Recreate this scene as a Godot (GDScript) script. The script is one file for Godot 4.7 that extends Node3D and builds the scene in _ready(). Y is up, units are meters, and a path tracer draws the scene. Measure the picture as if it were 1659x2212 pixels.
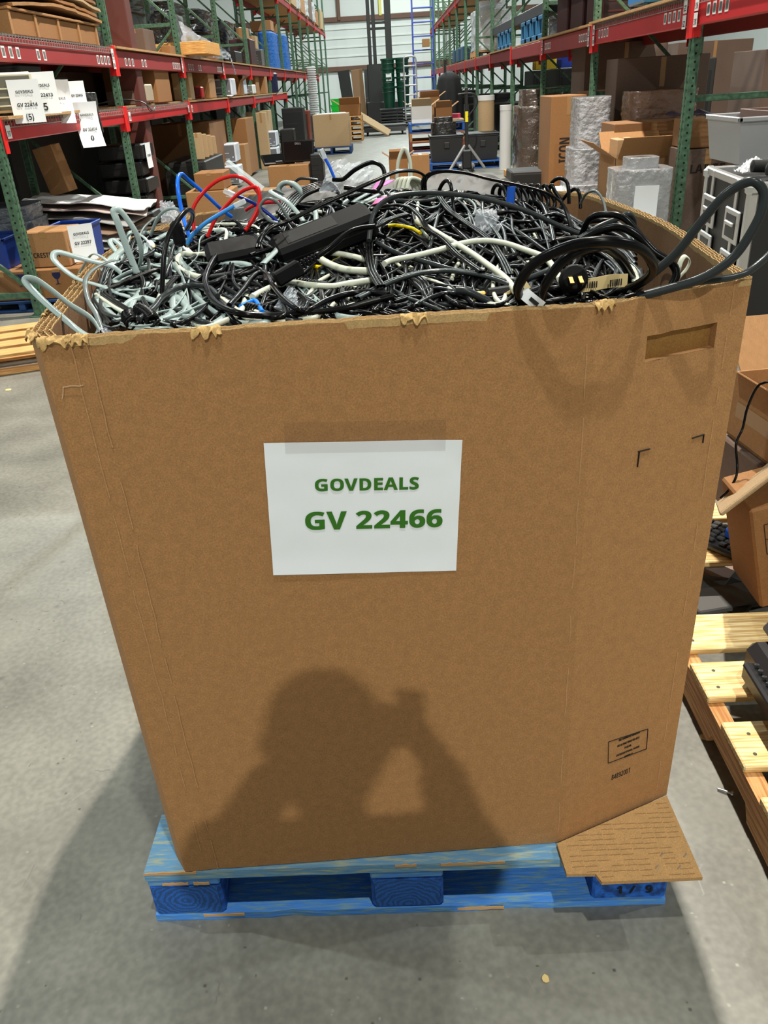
extends Node3D
# A warehouse aisle: an octagonal bulk carton of tangled cables on a blue pallet, pallet racks on both sides. Metres, y up; the aisle runs towards -z.

const FOCAL := 1750.0
var lens_basis: Basis
var lens_at := Vector3(0, 1.43, 0)
var rng := RandomNumberGenerator.new()
var tex := {}
var mats := {}
var wobble := FastNoiseLite.new()


# ---------------------------------------------------------------- mesh builder
class Shape:
	var v := PackedVector3Array()
	var n := PackedVector3Array()
	var t := PackedVector2Array()
	var c := PackedColorArray()
	var tint := Color.WHITE

	func add(p: Vector3, q: Vector3, w := Vector2.ZERO) -> void:
		v.append(p)
		n.append(q)
		t.append(w)
		c.append(tint)

	# corners counter-clockwise as seen from outside
	func tri(a: Vector3, b: Vector3, d: Vector3) -> void:
		var m := (b - a).cross(d - a).normalized()
		add(a, m)
		add(d, m)
		add(b, m)

	func quad(a: Vector3, b: Vector3, d: Vector3, e: Vector3) -> void:
		var m := (d - a).cross(e - b).normalized()
		add(a, m, Vector2(0, 1))
		add(d, m, Vector2(1, 0))
		add(b, m, Vector2(1, 1))
		add(a, m, Vector2(0, 1))
		add(e, m, Vector2(0, 0))
		add(d, m, Vector2(1, 0))

	func soft(a: Vector3, b: Vector3, d: Vector3, e: Vector3, na: Vector3, nb: Vector3, nd: Vector3, ne: Vector3) -> void:
		add(a, na)
		add(d, nd)
		add(b, nb)
		add(a, na)
		add(e, ne)
		add(d, nd)

	func box(at: Vector3, size: Vector3, turn := Basis(), bevel := 0.0) -> void:
		var h := size * 0.5
		var b := minf(bevel, minf(h.x, minf(h.y, h.z)) * 0.9)
		var s := [-1.0, 1.0]
		var px := func(x, y, z): return at + turn * Vector3(x * h.x, y * (h.y - b), z * (h.z - b))
		var py := func(x, y, z): return at + turn * Vector3(x * (h.x - b), y * h.y, z * (h.z - b))
		var pz := func(x, y, z): return at + turn * Vector3(x * (h.x - b), y * (h.y - b), z * h.z)
		for k in s:
			face(px.call(k, -1, -1), px.call(k, 1, -1), px.call(k, 1, 1), px.call(k, -1, 1), at)
			face(py.call(-1, k, -1), py.call(1, k, -1), py.call(1, k, 1), py.call(-1, k, 1), at)
			face(pz.call(-1, -1, k), pz.call(1, -1, k), pz.call(1, 1, k), pz.call(-1, 1, k), at)
		if b > 0.0:
			for i in s:
				for j in s:
					face(px.call(i, j, -1), px.call(i, j, 1), py.call(i, j, 1), py.call(i, j, -1), at)
					face(px.call(i, -1, j), px.call(i, 1, j), pz.call(i, 1, j), pz.call(i, -1, j), at)
					face(py.call(-1, i, j), py.call(1, i, j), pz.call(1, i, j), pz.call(-1, i, j), at)
					for k in s:
						var a: Vector3 = px.call(i, j, k)
						var bb: Vector3 = py.call(i, j, k)
						var d: Vector3 = pz.call(i, j, k)
						if (bb - a).cross(d - a).dot(a - at) < 0.0:
							tri(a, d, bb)
						else:
							tri(a, bb, d)

	# a quad turned so that it faces away from a point inside
	func face(a: Vector3, b: Vector3, d: Vector3, e: Vector3, inside: Vector3) -> void:
		if (d - a).cross(e - b).dot((a + d) * 0.5 - inside) < 0.0:
			quad(a, e, d, b)
		else:
			quad(a, b, d, e)

	func bar(a: Vector3, b: Vector3, w: float, h: float, bevel := 0.0, hint := Vector3.UP) -> void:
		var z := (b - a).normalized()
		var x := hint.cross(z)
		x = x.normalized() if x.length() > 0.01 else Vector3.RIGHT
		box((a + b) * 0.5, Vector3(w, h, a.distance_to(b)), Basis(x, z.cross(x), z), bevel)

	static func frames(p: PackedVector3Array) -> Array:
		var out := []
		var last := Vector3.ZERO
		for i in p.size():
			var d := (p[mini(i + 1, p.size() - 1)] - p[maxi(i - 1, 0)]).normalized()
			var x := last - d * last.dot(d)
			if x.length() < 0.01:
				x = Vector3.UP.cross(d) if absf(d.y) < 0.9 else Vector3.RIGHT.cross(d)
			x = x.normalized()
			last = x
			out.append([x, d.cross(x), d])
		return out

	func tube(p: PackedVector3Array, r: float, sides := 7, flat := 1.0, r_end := -1.0) -> void:
		var f := frames(p)
		var ring := []
		for i in p.size():
			var rr := r if r_end < 0.0 else lerpf(r, r_end, float(i) / (p.size() - 1))
			var row := []
			for k in sides + 1:
				var a := TAU * k / sides
				var d: Vector3 = f[i][0] * cos(a) * flat + f[i][1] * sin(a)
				var m: Vector3 = (f[i][0] * cos(a) / flat + f[i][1] * sin(a)).normalized()
				row.append([p[i] + d * rr, m])
			ring.append(row)
		for i in p.size() - 1:
			for k in sides:
				var a = ring[i][k]
				var b = ring[i][k + 1]
				var d = ring[i + 1][k + 1]
				var e = ring[i + 1][k]
				soft(a[0], b[0], d[0], e[0], a[1], b[1], d[1], e[1])
		for k in sides:
			tri(p[0], ring[0][k + 1][0], ring[0][k][0])
			tri(p[-1], ring[-1][k][0], ring[-1][k + 1][0])

	# a flat cable of side by side cores: a profile (x across, y thick) swept along p, with the wide side kept level where it can be
	func ribbon(p: PackedVector3Array, wide: float, thick: float, cores := 1, roll := 0.0) -> void:
		var prof := PackedVector2Array()
		var pn := PackedVector2Array()
		var steps := 3 if cores > 1 else 2
		for side in [1.0, -1.0]:
			for k in cores:
				for j in steps + 1:
					var a := PI * (j / float(steps))
					var cx: float = side * (-wide * 0.5 + wide * (k + 0.5) / cores)
					var rx := wide * 0.5 / cores
					var q := Vector2(cx - side * cos(a) * rx, side * (0.25 + 0.75 * sin(a)) * thick * 0.5) if cores > 1 else Vector2(cx - side * cos(a) * rx, side * (0.5 + 0.5 * sin(a)) * thick * 0.5)
					prof.append(q)
					pn.append(Vector2(-side * cos(a) * (1.0 if cores > 1 else 0.4), side * (0.3 + sin(a))).normalized())
		var f := frames(p)
		var ring := []
		for i in p.size():
			var a := roll * i / p.size()
			var x: Vector3 = f[i][0] * cos(a) + f[i][1] * sin(a)
			var y: Vector3 = f[i][2].cross(x)
			var row := []
			for k in prof.size() + 1:
				var q := prof[k % prof.size()]
				var m := pn[k % prof.size()]
				row.append([p[i] + x * q.x + y * q.y, x * m.x + y * m.y])
			ring.append(row)
		for i in p.size() - 1:
			for k in prof.size():
				var a = ring[i][k]
				var b = ring[i][k + 1]
				var d = ring[i + 1][k + 1]
				var e = ring[i + 1][k]
				soft(b[0], a[0], e[0], d[0], b[1], a[1], e[1], d[1])

	func lathe(prof: PackedVector2Array, at: Vector3, segs := 16, turn := Basis()) -> void:
		for i in prof.size() - 1:
			var a := prof[i]
			var b := prof[i + 1]
			var m := Vector2(b.y - a.y, a.x - b.x).normalized()
			for k in segs:
				var u := TAU * k / segs
				var w := TAU * (k + 1) / segs
				var pu := Vector3(cos(u), 0, sin(u))
				var pw := Vector3(cos(w), 0, sin(w))
				var y := Vector3.UP
				soft(at + turn * (pw * a.x + y * a.y), at + turn * (pu * a.x + y * a.y), at + turn * (pu * b.x + y * b.y), at + turn * (pw * b.x + y * b.y),
					turn * (pw * m.x + y * m.y), turn * (pu * m.x + y * m.y), turn * (pu * m.x + y * m.y), turn * (pw * m.x + y * m.y))

	# polygon in the xy plane of `at`, `depth` thick towards -z
	func prism(poly: PackedVector2Array, depth: float, at := Transform3D()) -> void:
		if Geometry2D.is_polygon_clockwise(poly):
			poly = poly.duplicate()
			poly.reverse()
		var idx := Geometry2D.triangulate_polygon(poly)
		var back := Vector3(0, 0, -depth)
		for i in range(0, idx.size(), 3):
			var a := at * Vector3(poly[idx[i]].x, poly[idx[i]].y, 0)
			var b := at * Vector3(poly[idx[i + 1]].x, poly[idx[i + 1]].y, 0)
			var d := at * Vector3(poly[idx[i + 2]].x, poly[idx[i + 2]].y, 0)
			var o := at.basis * back
			if (b - a).cross(d - a).dot(o) > 0.0:
				var s := b
				b = d
				d = s
			tri(a, b, d)
			tri(a + o, d + o, b + o)
		for i in poly.size():
			var p := poly[i]
			var q := poly[(i + 1) % poly.size()]
			var a := Vector3(p.x, p.y, 0)
			var b := Vector3(q.x, q.y, 0)
			quad(at * (a + back), at * (b + back), at * b, at * a)

	# a thin sheet: place(u, v) on [0,1]x[0,1]; u to the right and v up when seen from its front
	func sheet(place: Callable, nu: int, nv: int, thick: float, backside := true) -> void:
		var p := []
		for i in nu + 1:
			var row := PackedVector3Array()
			for j in nv + 1:
				row.append(place.call(float(i) / nu, float(j) / nv))
			p.append(row)
		var m := []
		for i in nu + 1:
			var row := PackedVector3Array()
			for j in nv + 1:
				var du: Vector3 = p[mini(i + 1, nu)][j] - p[maxi(i - 1, 0)][j]
				var dv: Vector3 = p[i][mini(j + 1, nv)] - p[i][maxi(j - 1, 0)]
				row.append(du.cross(dv).normalized())
			m.append(row)
		for i in nu:
			for j in nv:
				soft(p[i][j], p[i + 1][j], p[i + 1][j + 1], p[i][j + 1], m[i][j], m[i + 1][j], m[i + 1][j + 1], m[i][j + 1])
				if backside:
					soft(p[i][j + 1] - m[i][j + 1] * thick, p[i + 1][j + 1] - m[i + 1][j + 1] * thick, p[i + 1][j] - m[i + 1][j] * thick, p[i][j] - m[i][j] * thick, -m[i][j + 1], -m[i + 1][j + 1], -m[i + 1][j], -m[i][j])
		if backside:
			for i in nu:
				quad(p[i][0] - m[i][0] * thick, p[i + 1][0] - m[i + 1][0] * thick, p[i + 1][0], p[i][0])
				quad(p[i + 1][nv] - m[i + 1][nv] * thick, p[i][nv] - m[i][nv] * thick, p[i][nv], p[i + 1][nv])
			for j in nv:
				quad(p[0][j + 1] - m[0][j + 1] * thick, p[0][j] - m[0][j] * thick, p[0][j], p[0][j + 1])
				quad(p[nu][j] - m[nu][j] * thick, p[nu][j + 1] - m[nu][j + 1] * thick, p[nu][j + 1], p[nu][j])

	func done() -> ArrayMesh:
		var a := []
		a.resize(Mesh.ARRAY_MAX)
		a[Mesh.ARRAY_VERTEX] = v
		a[Mesh.ARRAY_NORMAL] = n
		a[Mesh.ARRAY_TEX_UV] = t
		a[Mesh.ARRAY_COLOR] = c
		var m := ArrayMesh.new()
		m.add_surface_from_arrays(Mesh.PRIMITIVE_TRIANGLES, a)
		return m


# ---------------------------------------------------------------- objects
func thing(called: String, label: String, category: String, at := Vector3.ZERO, turn := 0.0, group := "") -> Node3D:
	var o := Node3D.new()
	o.name = called
	add_child(o, true)
	o.position = at
	o.rotation.y = turn
	return tag(o, label, category, group)


func tag(o: Node3D, label: String, category: String, group := "") -> Node3D:
	o.set_meta("label", label)
	o.set_meta("category", category)
	if group:
		o.set_meta("group", group)
	return o


func part(called: String, shape: Shape, m: Material, parent: Node3D, label := "", kind := "") -> MeshInstance3D:
	return part_mesh(called, shape.done(), m, parent, label, kind)


func part_mesh(called: String, mesh: Mesh, m: Material, parent: Node3D, label := "", kind := "") -> MeshInstance3D:
	var o := MeshInstance3D.new()
	o.name = called
	o.mesh = mesh
	o.material_override = m
	parent.add_child(o, true)
	if label:
		o.set_meta("label", label)
	if kind:
		o.set_meta("kind", kind)
	return o


func one(called: String, label: String, category: String, shape: Shape, m: Material, group := "") -> MeshInstance3D:
	var o := part(called, shape, m, self)
	tag(o, label, category, group)
	return o


func structure(called: String, shape: Shape, m: Material, label: String, category: String) -> MeshInstance3D:
	var o := one(called, label, category, shape, m)
	o.set_meta("kind", "structure")
	return o


func boxed(at: Vector3, size: Vector3, bevel := 0.0, turn := Basis()) -> Shape:
	var g := Shape.new()
	g.box(at, size, turn, bevel)
	return g


# lettering as a thin mesh; x right, y up, facing +z, centred
func lettering(called: String, words: String, tall: float, wide: float, m: Material, parent: Node3D, at: Transform3D, bold := true, face := "Droid Sans", heavy := 0.0) -> MeshInstance3D:
	var f := SystemFont.new()
	f.font_names = PackedStringArray([face])
	f.font_weight = 700 if bold else 400
	var fv := FontVariation.new()
	fv.base_font = f
	fv.variation_embolden = heavy
	var t := TextMesh.new()
	t.text = words
	t.font = fv if heavy > 0.0 else f
	t.font_size = 64
	t.pixel_size = tall / 46.0
	t.depth = 0.0006
	t.curve_step = 2.0
	var o := part_mesh(called, t, m, parent)
	var w := t.get_aabb().size.x
	var k := wide / w if wide > 0.0 and w > 0.0 else 1.0
	o.transform = at * Transform3D(Basis.from_scale(Vector3(k, 1, 1)), Vector3.ZERO)
	return o


# ---------------------------------------------------------------- points
func ray(px: float, py: float) -> Vector3:
	return lens_basis * Vector3(px - 829.5, 1106.0 - py, -FOCAL)


func on_x(px: float, py: float, x: float) -> Vector3:
	var d := ray(px, py)
	return lens_at + d * ((x - lens_at.x) / d.x)


func on_y(px: float, py: float, y: float) -> Vector3:
	var d := ray(px, py)
	return lens_at + d * ((y - lens_at.y) / d.y)


func on_z(px: float, py: float, z: float) -> Vector3:
	var d := ray(px, py)
	return lens_at + d * ((z - lens_at.z) / d.z)


func curve(p: PackedVector3Array, per := 6) -> PackedVector3Array:
	var out := PackedVector3Array()
	for i in p.size() - 1:
		var a := p[maxi(i - 1, 0)]
		var b := p[i]
		var d := p[i + 1]
		var e := p[mini(i + 2, p.size() - 1)]
		for k in per:
			out.append(b.cubic_interpolate(d, a, e, float(k) / per))
	out.append(p[-1])
	return out


# ---------------------------------------------------------------- materials
func noise_tex(key: String, freq: float, octaves: int, low: Color, high: Color, size := 512, kind := FastNoiseLite.TYPE_SIMPLEX_SMOOTH, spread := Vector2(0.25, 0.75)) -> Texture2D:
	if tex.has(key):
		return tex[key]
	var f := FastNoiseLite.new()
	f.seed = key.hash() % 1000
	f.noise_type = kind
	f.frequency = freq
	f.fractal_octaves = octaves
	var t := NoiseTexture2D.new()
	t.width = size
	t.height = size
	t.seamless = true
	t.noise = f
	var g := Gradient.new()
	g.offsets = PackedFloat32Array([spread.x, spread.y])
	g.colors = PackedColorArray([low, high])
	t.color_ramp = g
	tex[key] = t
	return t


func bump_tex(key: String, freq: float, octaves: int, strength: float, size := 512) -> Texture2D:
	if tex.has(key):
		return tex[key]
	var f := FastNoiseLite.new()
	f.seed = key.hash() % 1000
	f.frequency = freq
	f.fractal_octaves = octaves
	var t := NoiseTexture2D.new()
	t.width = size
	t.height = size
	t.seamless = true
	t.noise = f
	t.as_normal_map = true
	t.bump_strength = strength
	tex[key] = t
	return t


func mat(key: String, color: Color, rough := 0.7, metal := 0.0, texture: Texture2D = null, scale := Vector3.ONE, normal: Texture2D = null, world := false) -> StandardMaterial3D:
	if mats.has(key):
		return mats[key]
	var m := StandardMaterial3D.new()
	m.resource_name = key
	m.albedo_color = color
	m.roughness = rough
	m.metallic = metal
	if texture or normal:
		m.uv1_triplanar = true
		m.uv1_world_triplanar = world
		m.uv1_triplanar_sharpness = 6.0
		m.uv1_scale = scale
		m.albedo_texture = texture
		if normal:
			m.normal_enabled = true
			m.normal_texture = normal
	mats[key] = m
	return m


func grey(x: float) -> Color:
	return Color(x, x, x)


func kraft(key: String, color: Color) -> StandardMaterial3D:
	return mat(key, color, 0.85, 0.0, kraft_tex(), Vector3(2.2, 2.2, 2.2))


# kraft liner: mottled pulp with light and dark fibres, half a metre a tile
func kraft_tex() -> Texture2D:
	if tex.has("kraft"):
		return tex["kraft"]
	var size := 1024
	var f := FastNoiseLite.new()
	f.seed = 31
	f.frequency = 0.02
	f.fractal_octaves = 3
	var big := f.get_seamless_image(size, size).get_data()
	f.seed = 47
	f.frequency = 0.11
	f.fractal_octaves = 3
	f.fractal_gain = 0.8
	var fine := f.get_seamless_image(size, size).get_data()
	var r := RandomNumberGenerator.new()
	r.seed = 5
	var v := PackedFloat32Array()
	v.resize(size * size)
	for i in size * size:
		v[i] = 0.875 + (big[i] - 128) * 0.00028 + (fine[i] - 128) * 0.0009 + (r.randf() - 0.5) * 0.10
	for k in 15000:
		var x := r.randf() * size
		var y := r.randf() * size
		var d := Vector2.from_angle(r.randf() * TAU)
		var bend := r.randf_range(-0.15, 0.15)
		var to := r.randf_range(0.05, 0.16) * (1.0 if r.randf() < 0.6 else -1.0)
		for s in r.randi_range(4, 12):
			x = fposmod(x + d.x, size)
			y = fposmod(y + d.y, size)
			d = d.rotated(bend)
			var j := int(y) * size + int(x)
			v[j] = v[j] + to * 0.6
	var out := PackedByteArray()
	out.resize(size * size)
	for i in size * size:
		out[i] = int(clampf(v[i] * 255.0, 0.0, 255.0))
	tex["kraft"] = ImageTexture.create_from_image(Image.create_from_data(size, size, false, Image.FORMAT_L8, out))
	return tex["kraft"]


func timber(key: String, color: Color, along: String) -> StandardMaterial3D:
	var s := {"x": Vector3(0.8, 16, 16), "y": Vector3(16, 0.8, 16), "z": Vector3(16, 16, 0.8)}
	return mat(key, color, 0.75, 0.0, noise_tex("wood grain", 0.012, 4, Color(0.84, 0.75, 0.62), Color(1, 1, 1), 512, FastNoiseLite.TYPE_SIMPLEX_SMOOTH, Vector2(0.3, 0.62)), s[along])


func clear_plastic(key: String, color: Color, alpha: float, rough := 0.2) -> StandardMaterial3D:
	var m := mat(key, Color(color.r, color.g, color.b, alpha), rough)
	m.transparency = BaseMaterial3D.TRANSPARENCY_ALPHA
	return m


func rebase(o: Node3D, base: Vector3) -> void:
	o.position += base
	for k in o.get_children():
		k.position -= base


func again(source: Node3D, label: String, at: Vector3, turn := 0.0) -> Node3D:
	var o: Node3D = source.duplicate()
	o.name = str(source.name).rstrip("0123456789").trim_suffix("_")
	add_child(o, true)
	o.position = at
	o.rotation.y = turn
	o.set_meta("label", label)
	return o


func _ready() -> void:
	rng.seed = 11
	wobble.seed = 5
	wobble.frequency = 1.0
	# camera
	var back := -Vector3(835 - 829.5, 1106.0 - 180.0, -FOCAL).normalized()
	var down := Vector3(tan(deg_to_rad(2.7)), -1, 0)
	var up := -(down - back * back.dot(down)).normalized()
	lens_basis = Basis(up.cross(back), up, back).transposed()
	var cam := Camera3D.new()
	cam.name = "camera"
	cam.fov = rad_to_deg(2.0 * atan(1106.0 / FOCAL))
	cam.near = 0.02
	cam.far = 200.0
	add_child(cam)
	cam.transform = Transform3D(lens_basis, lens_at)
	cam.current = true
	# air and exposure
	var env := Environment.new()
	env.background_mode = Environment.BG_COLOR
	env.background_color = Color(0.02, 0.022, 0.025)
	env.tonemap_mode = Environment.TONE_MAPPER_LINEAR
	env.tonemap_exposure = 0.92
	env.sdfgi_enabled = true
	env.ssao_enabled = true
	env.ssil_enabled = true
	var we := WorldEnvironment.new()
	we.name = "world"
	we.environment = env
	add_child(we)
	# high bay lamps in a row over this aisle, and over the aisles to either side
	lamps()
	shell()
	bulk_box()
	blue_pallet()
	sign_sheet()
	flap_and_litter()
	left_racks()
	right_racks()
	left_goods()
	right_goods()
	far_goods()
	near_right()
	cables()
	photographer()


func lamps() -> void:
	var spots := []
	for k in 7:
		spots.append([Vector3(0.85, 9.6, 9.2 - 8.05 * k), [2.3, 0.85, 3.5, 1.4, 1.6, 1.7, 2.6][k]])
	for k in 3:
		spots.append([Vector3(-7.6, 9.6, -3.0 - 14.0 * k), 1.0])
		spots.append([Vector3(8.6, 9.6, -3.0 - 14.0 * k), 1.0])
	var lens := mat("lamp lens", Color(0.95, 0.95, 0.92), 0.4)
	lens.emission_enabled = true
	lens.emission = Color(1.0, 0.97, 0.9)
	lens.emission_energy_multiplier = 2.0
	var steel := mat("lamp steel", grey(0.75), 0.5, 0.3)
	var n := 0
	for s in spots:
		var row: String = "over the bulk carton's aisle" if n < 7 else ("beyond the left racks" if s[0].x < 0 else "beyond the right racks")
		var o := thing("ceiling_light", "square high bay light %s, %s along its row" % [row, ordinal(n if n < 7 else (n - 7) / 2)], "light", s[0], 0.0, "high bay lights")
		part("housing", boxed(Vector3(0, 0.09, 0), Vector3(0.5, 0.1, 0.5), 0.02), steel, o)
		part("diffuser", boxed(Vector3(0, 0.03, 0), Vector3(0.44, 0.02, 0.44), 0.005), lens, o)
		var rod := Shape.new()
		rod.tube(PackedVector3Array([Vector3(0, 0.14, 0), Vector3(0, 1.4, 0)]), 0.01, 6)
		part("hanger", rod, steel, o)
		var l := AreaLight3D.new()
		l.name = "lamp_glow"
		l.area_size = Vector2(0.18, 0.18)
		l.light_color = Color(0.99, 1.0, 0.965) if n < 2 else (Color(1.0, 0.96, 0.90) if n == 2 else Color(0.96, 1.0, 0.985))
		l.light_energy = 52.0 * s[1]
		l.area_range = 60.0
		l.area_attenuation = 2.0
		l.shadow_enabled = true
		add_child(l, true)
		l.position = s[0] + Vector3(0, 0.012, 0)
		l.rotation_degrees = Vector3(-90, 0, 0)
		n += 1


func ordinal(n: int) -> String:
	return ["first", "second", "third", "fourth", "fifth", "sixth", "seventh", "eighth", "ninth", "tenth", "eleventh", "twelfth", "thirteenth", "fourteenth", "fifteenth", "sixteenth"][n]


func shell() -> void:
	var x0 := -15.0
	var x1 := 16.0
	var z0 := -47.0
	var z1 := 15.0
	var cx := (x0 + x1) / 2
	var cz := (z0 + z1) / 2
	var fl := mat("concrete", Color(0.60, 0.595, 0.57), 0.42, 0.0, floor_tex(), Vector3(0.36, 0.36, 0.36), null, true)
	structure("floor", boxed(Vector3(cx, -0.1, cz), Vector3(x1 - x0, 0.2, z1 - z0)), fl, "grey polished concrete warehouse floor with scuffs and pale specks", "floor")
	var sheet := mat("wall sheet", Color(0.86, 0.88, 0.87), 0.6)
	var wb := structure("wall_back", boxed(Vector3(cx, 5.5, z0 - 0.15), Vector3(x1 - x0, 11, 0.3)), sheet, "white metal clad end wall with brown girts at the far end of the aisle", "wall")
	var rust := mat("girt brown", Color(0.42, 0.3, 0.24), 0.6)
	for y in [2.2, 4.35, 6.9]:
		part("girt", boxed(Vector3(cx, y, z0 + 0.08), Vector3(x1 - x0, 0.22, 0.16), 0.02), rust, wb)
	for x in [-12.0, -7.0, -2.2, 4.0, 9.0]:
		part("wall_column", boxed(Vector3(x, 6.6, z0 + 0.12), Vector3(0.16, 4.6, 0.2), 0.02), rust, wb)
	var ribs := mat("wall rib", Color(0.9, 0.92, 0.9), 0.5)
	for y in [2.75, 3.15, 3.55, 3.95]:
		part("wall_rib", boxed(Vector3(cx, y, z0 + 0.02), Vector3(x1 - x0, 0.09, 0.05), 0.015), ribs, wb)
	structure("wall_left", boxed(Vector3(x0 - 0.15, 5.5, cz), Vector3(0.3, 11, z1 - z0)), sheet, "white clad side wall beyond the left racks", "wall")
	structure("wall_right", boxed(Vector3(x1 + 0.15, 5.5, cz), Vector3(0.3, 11, z1 - z0)), sheet, "white clad side wall beyond the right racks", "wall")
	structure("wall_front", boxed(Vector3(cx, 5.5, z1 + 0.15), Vector3(x1 - x0, 11, 0.3)), sheet, "white clad end wall behind the photographer", "wall")
	structure("ceiling", boxed(Vector3(cx, 11.1, cz), Vector3(x1 - x0, 0.2, z1 - z0)), mat("roof deck", Color(0.34, 0.35, 0.36), 0.7), "grey metal warehouse ceiling above the lights", "ceiling")


# speckled concrete, 2.8 m a tile
func floor_tex() -> Texture2D:
	var size := 1024
	var a := FastNoiseLite.new()
	a.seed = 3
	a.frequency = 0.006
	a.fractal_octaves = 5
	var big := a.get_seamless_image(size, size)
	a.seed = 9
	a.frequency = 0.12
	a.fractal_octaves = 2
	var fine := a.get_seamless_image(size, size)
	var bb := big.get_data()
	var fb := fine.get_data()
	var out := PackedByteArray()
	out.resize(size * size * 3)
	for i in size * size:
		var k := 0.80 + (bb[i] - 128) * 0.0008 + (fb[i] - 128) * 0.00055
		out[i * 3] = int(clampf(k * 255.0, 0, 255))
		out[i * 3 + 1] = int(clampf(k * 254.0, 0, 255))
		out[i * 3 + 2] = int(clampf(k * 248.0, 0, 255))
	var im := Image.create_from_data(size, size, false, Image.FORMAT_RGB8, out)
	var r := RandomNumberGenerator.new()
	r.seed = 21
	for k in 900:
		var p := Vector2i(r.randi_range(2, size - 6), r.randi_range(2, size - 6))
		var light := r.randf() < 0.62
		var tone := r.randf_range(0.86, 1.0) if light else r.randf_range(0.45, 0.65)
		im.fill_rect(Rect2i(p, Vector2i(r.randi_range(1, 2), r.randi_range(1, 2))), Color(tone, tone, tone * 0.97))
	for k in 150:
		var p := Vector2(r.randf_range(30, size - 30), r.randf_range(30, size - 30))
		var d := Vector2.from_angle(r.randf() * TAU)
		var bend := r.randf_range(-0.05, 0.05)
		var tone := r.randf_range(0.5, 0.68) if r.randf() < 0.6 else r.randf_range(0.86, 0.95)
		for s in r.randi_range(5, 26):
			p += d
			d = d.rotated(bend)
			var old := im.get_pixelv(Vector2i(p).clamp(Vector2i.ZERO, Vector2i(size - 1, size - 1)))
			im.set_pixelv(Vector2i(p).clamp(Vector2i.ZERO, Vector2i(size - 1, size - 1)), old.lerp(grey(tone), 0.7))
	for k in 26:
		var p := Vector2(r.randf_range(20, size - 20), r.randf_range(20, size - 20))
		var rad := r.randf_range(2.0, 6.0)
		for y in range(-7, 8):
			for x in range(-7, 8):
				var d := Vector2(x, y).length() / rad
				if d < 1.0:
					var q := Vector2i(p) + Vector2i(x, y)
					im.set_pixelv(q, im.get_pixelv(q).lerp(grey(0.5), 0.6 * (1.0 - d)))
	tex["concrete"] = ImageTexture.create_from_image(im)
	return tex["concrete"]


# ---------------------------------------------------------------- the bulk carton
const RIM := [Vector2(-0.472, -1.040), Vector2(0.264, -1.068), Vector2(0.507, -1.177), Vector2(0.527, -1.41), Vector2(0.541, -1.687), Vector2(0.522, -1.974), Vector2(0.489, -2.2), Vector2(0.41, -2.3), Vector2(-0.36, -2.32), Vector2(-0.52, -2.22), Vector2(-0.585, -1.9), Vector2(-0.578, -1.584), Vector2(-0.55, -1.40), Vector2(-0.499, -1.082)]
const FOOT := [Vector2(-0.448, -1.030), Vector2(0.266, -1.067), Vector2(0.493, -1.171), Vector2(0.497, -1.41), Vector2(0.50, -1.687), Vector2(0.498, -1.95), Vector2(0.478, -2.15), Vector2(0.40, -2.22), Vector2(-0.36, -2.22), Vector2(-0.47, -2.14), Vector2(-0.488, -1.9), Vector2(-0.488, -1.584), Vector2(-0.488, -1.40), Vector2(-0.473, -1.066)]
const BOX_LOW := 0.141
const BOX_HIGH := 1.158


# panel i runs from corner i to corner i + 1; u along it, v up
func box_at(i: int, u: float, v: float) -> Vector3:
	var j := (i + 1) % RIM.size()
	var f: Vector2 = FOOT[i].lerp(FOOT[j], u)
	var r: Vector2 = RIM[i].lerp(RIM[j], u)
	var smooth_from := [3, 4, 5, 10, 11, 12]
	if i in smooth_from or (i == 2 and u > 0.0):
		var h := (i + RIM.size() - 1) % RIM.size()
		var k := (i + 2) % RIM.size()
		r = RIM[i].cubic_interpolate(RIM[j], RIM[h] if i != 2 and i != 9 else RIM[i], RIM[k], u)
	var q := f.lerp(r, v)
	return Vector3(q.x, lerpf(BOX_LOW, BOX_HIGH, v), q.y)


func box_out(i: int) -> Vector3:
	var a := box_at(i, 0.0, 0.5)
	var b := box_at(i, 1.0, 0.5)
	var d := b - a
	return Vector3(-d.z, 0, d.x).normalized() * -1.0 if Vector3(-d.z, 0, d.x).dot((a + b) * 0.5 - Vector3(0, 0.65, -1.65)) < 0 else Vector3(-d.z, 0, d.x).normalized()


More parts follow.
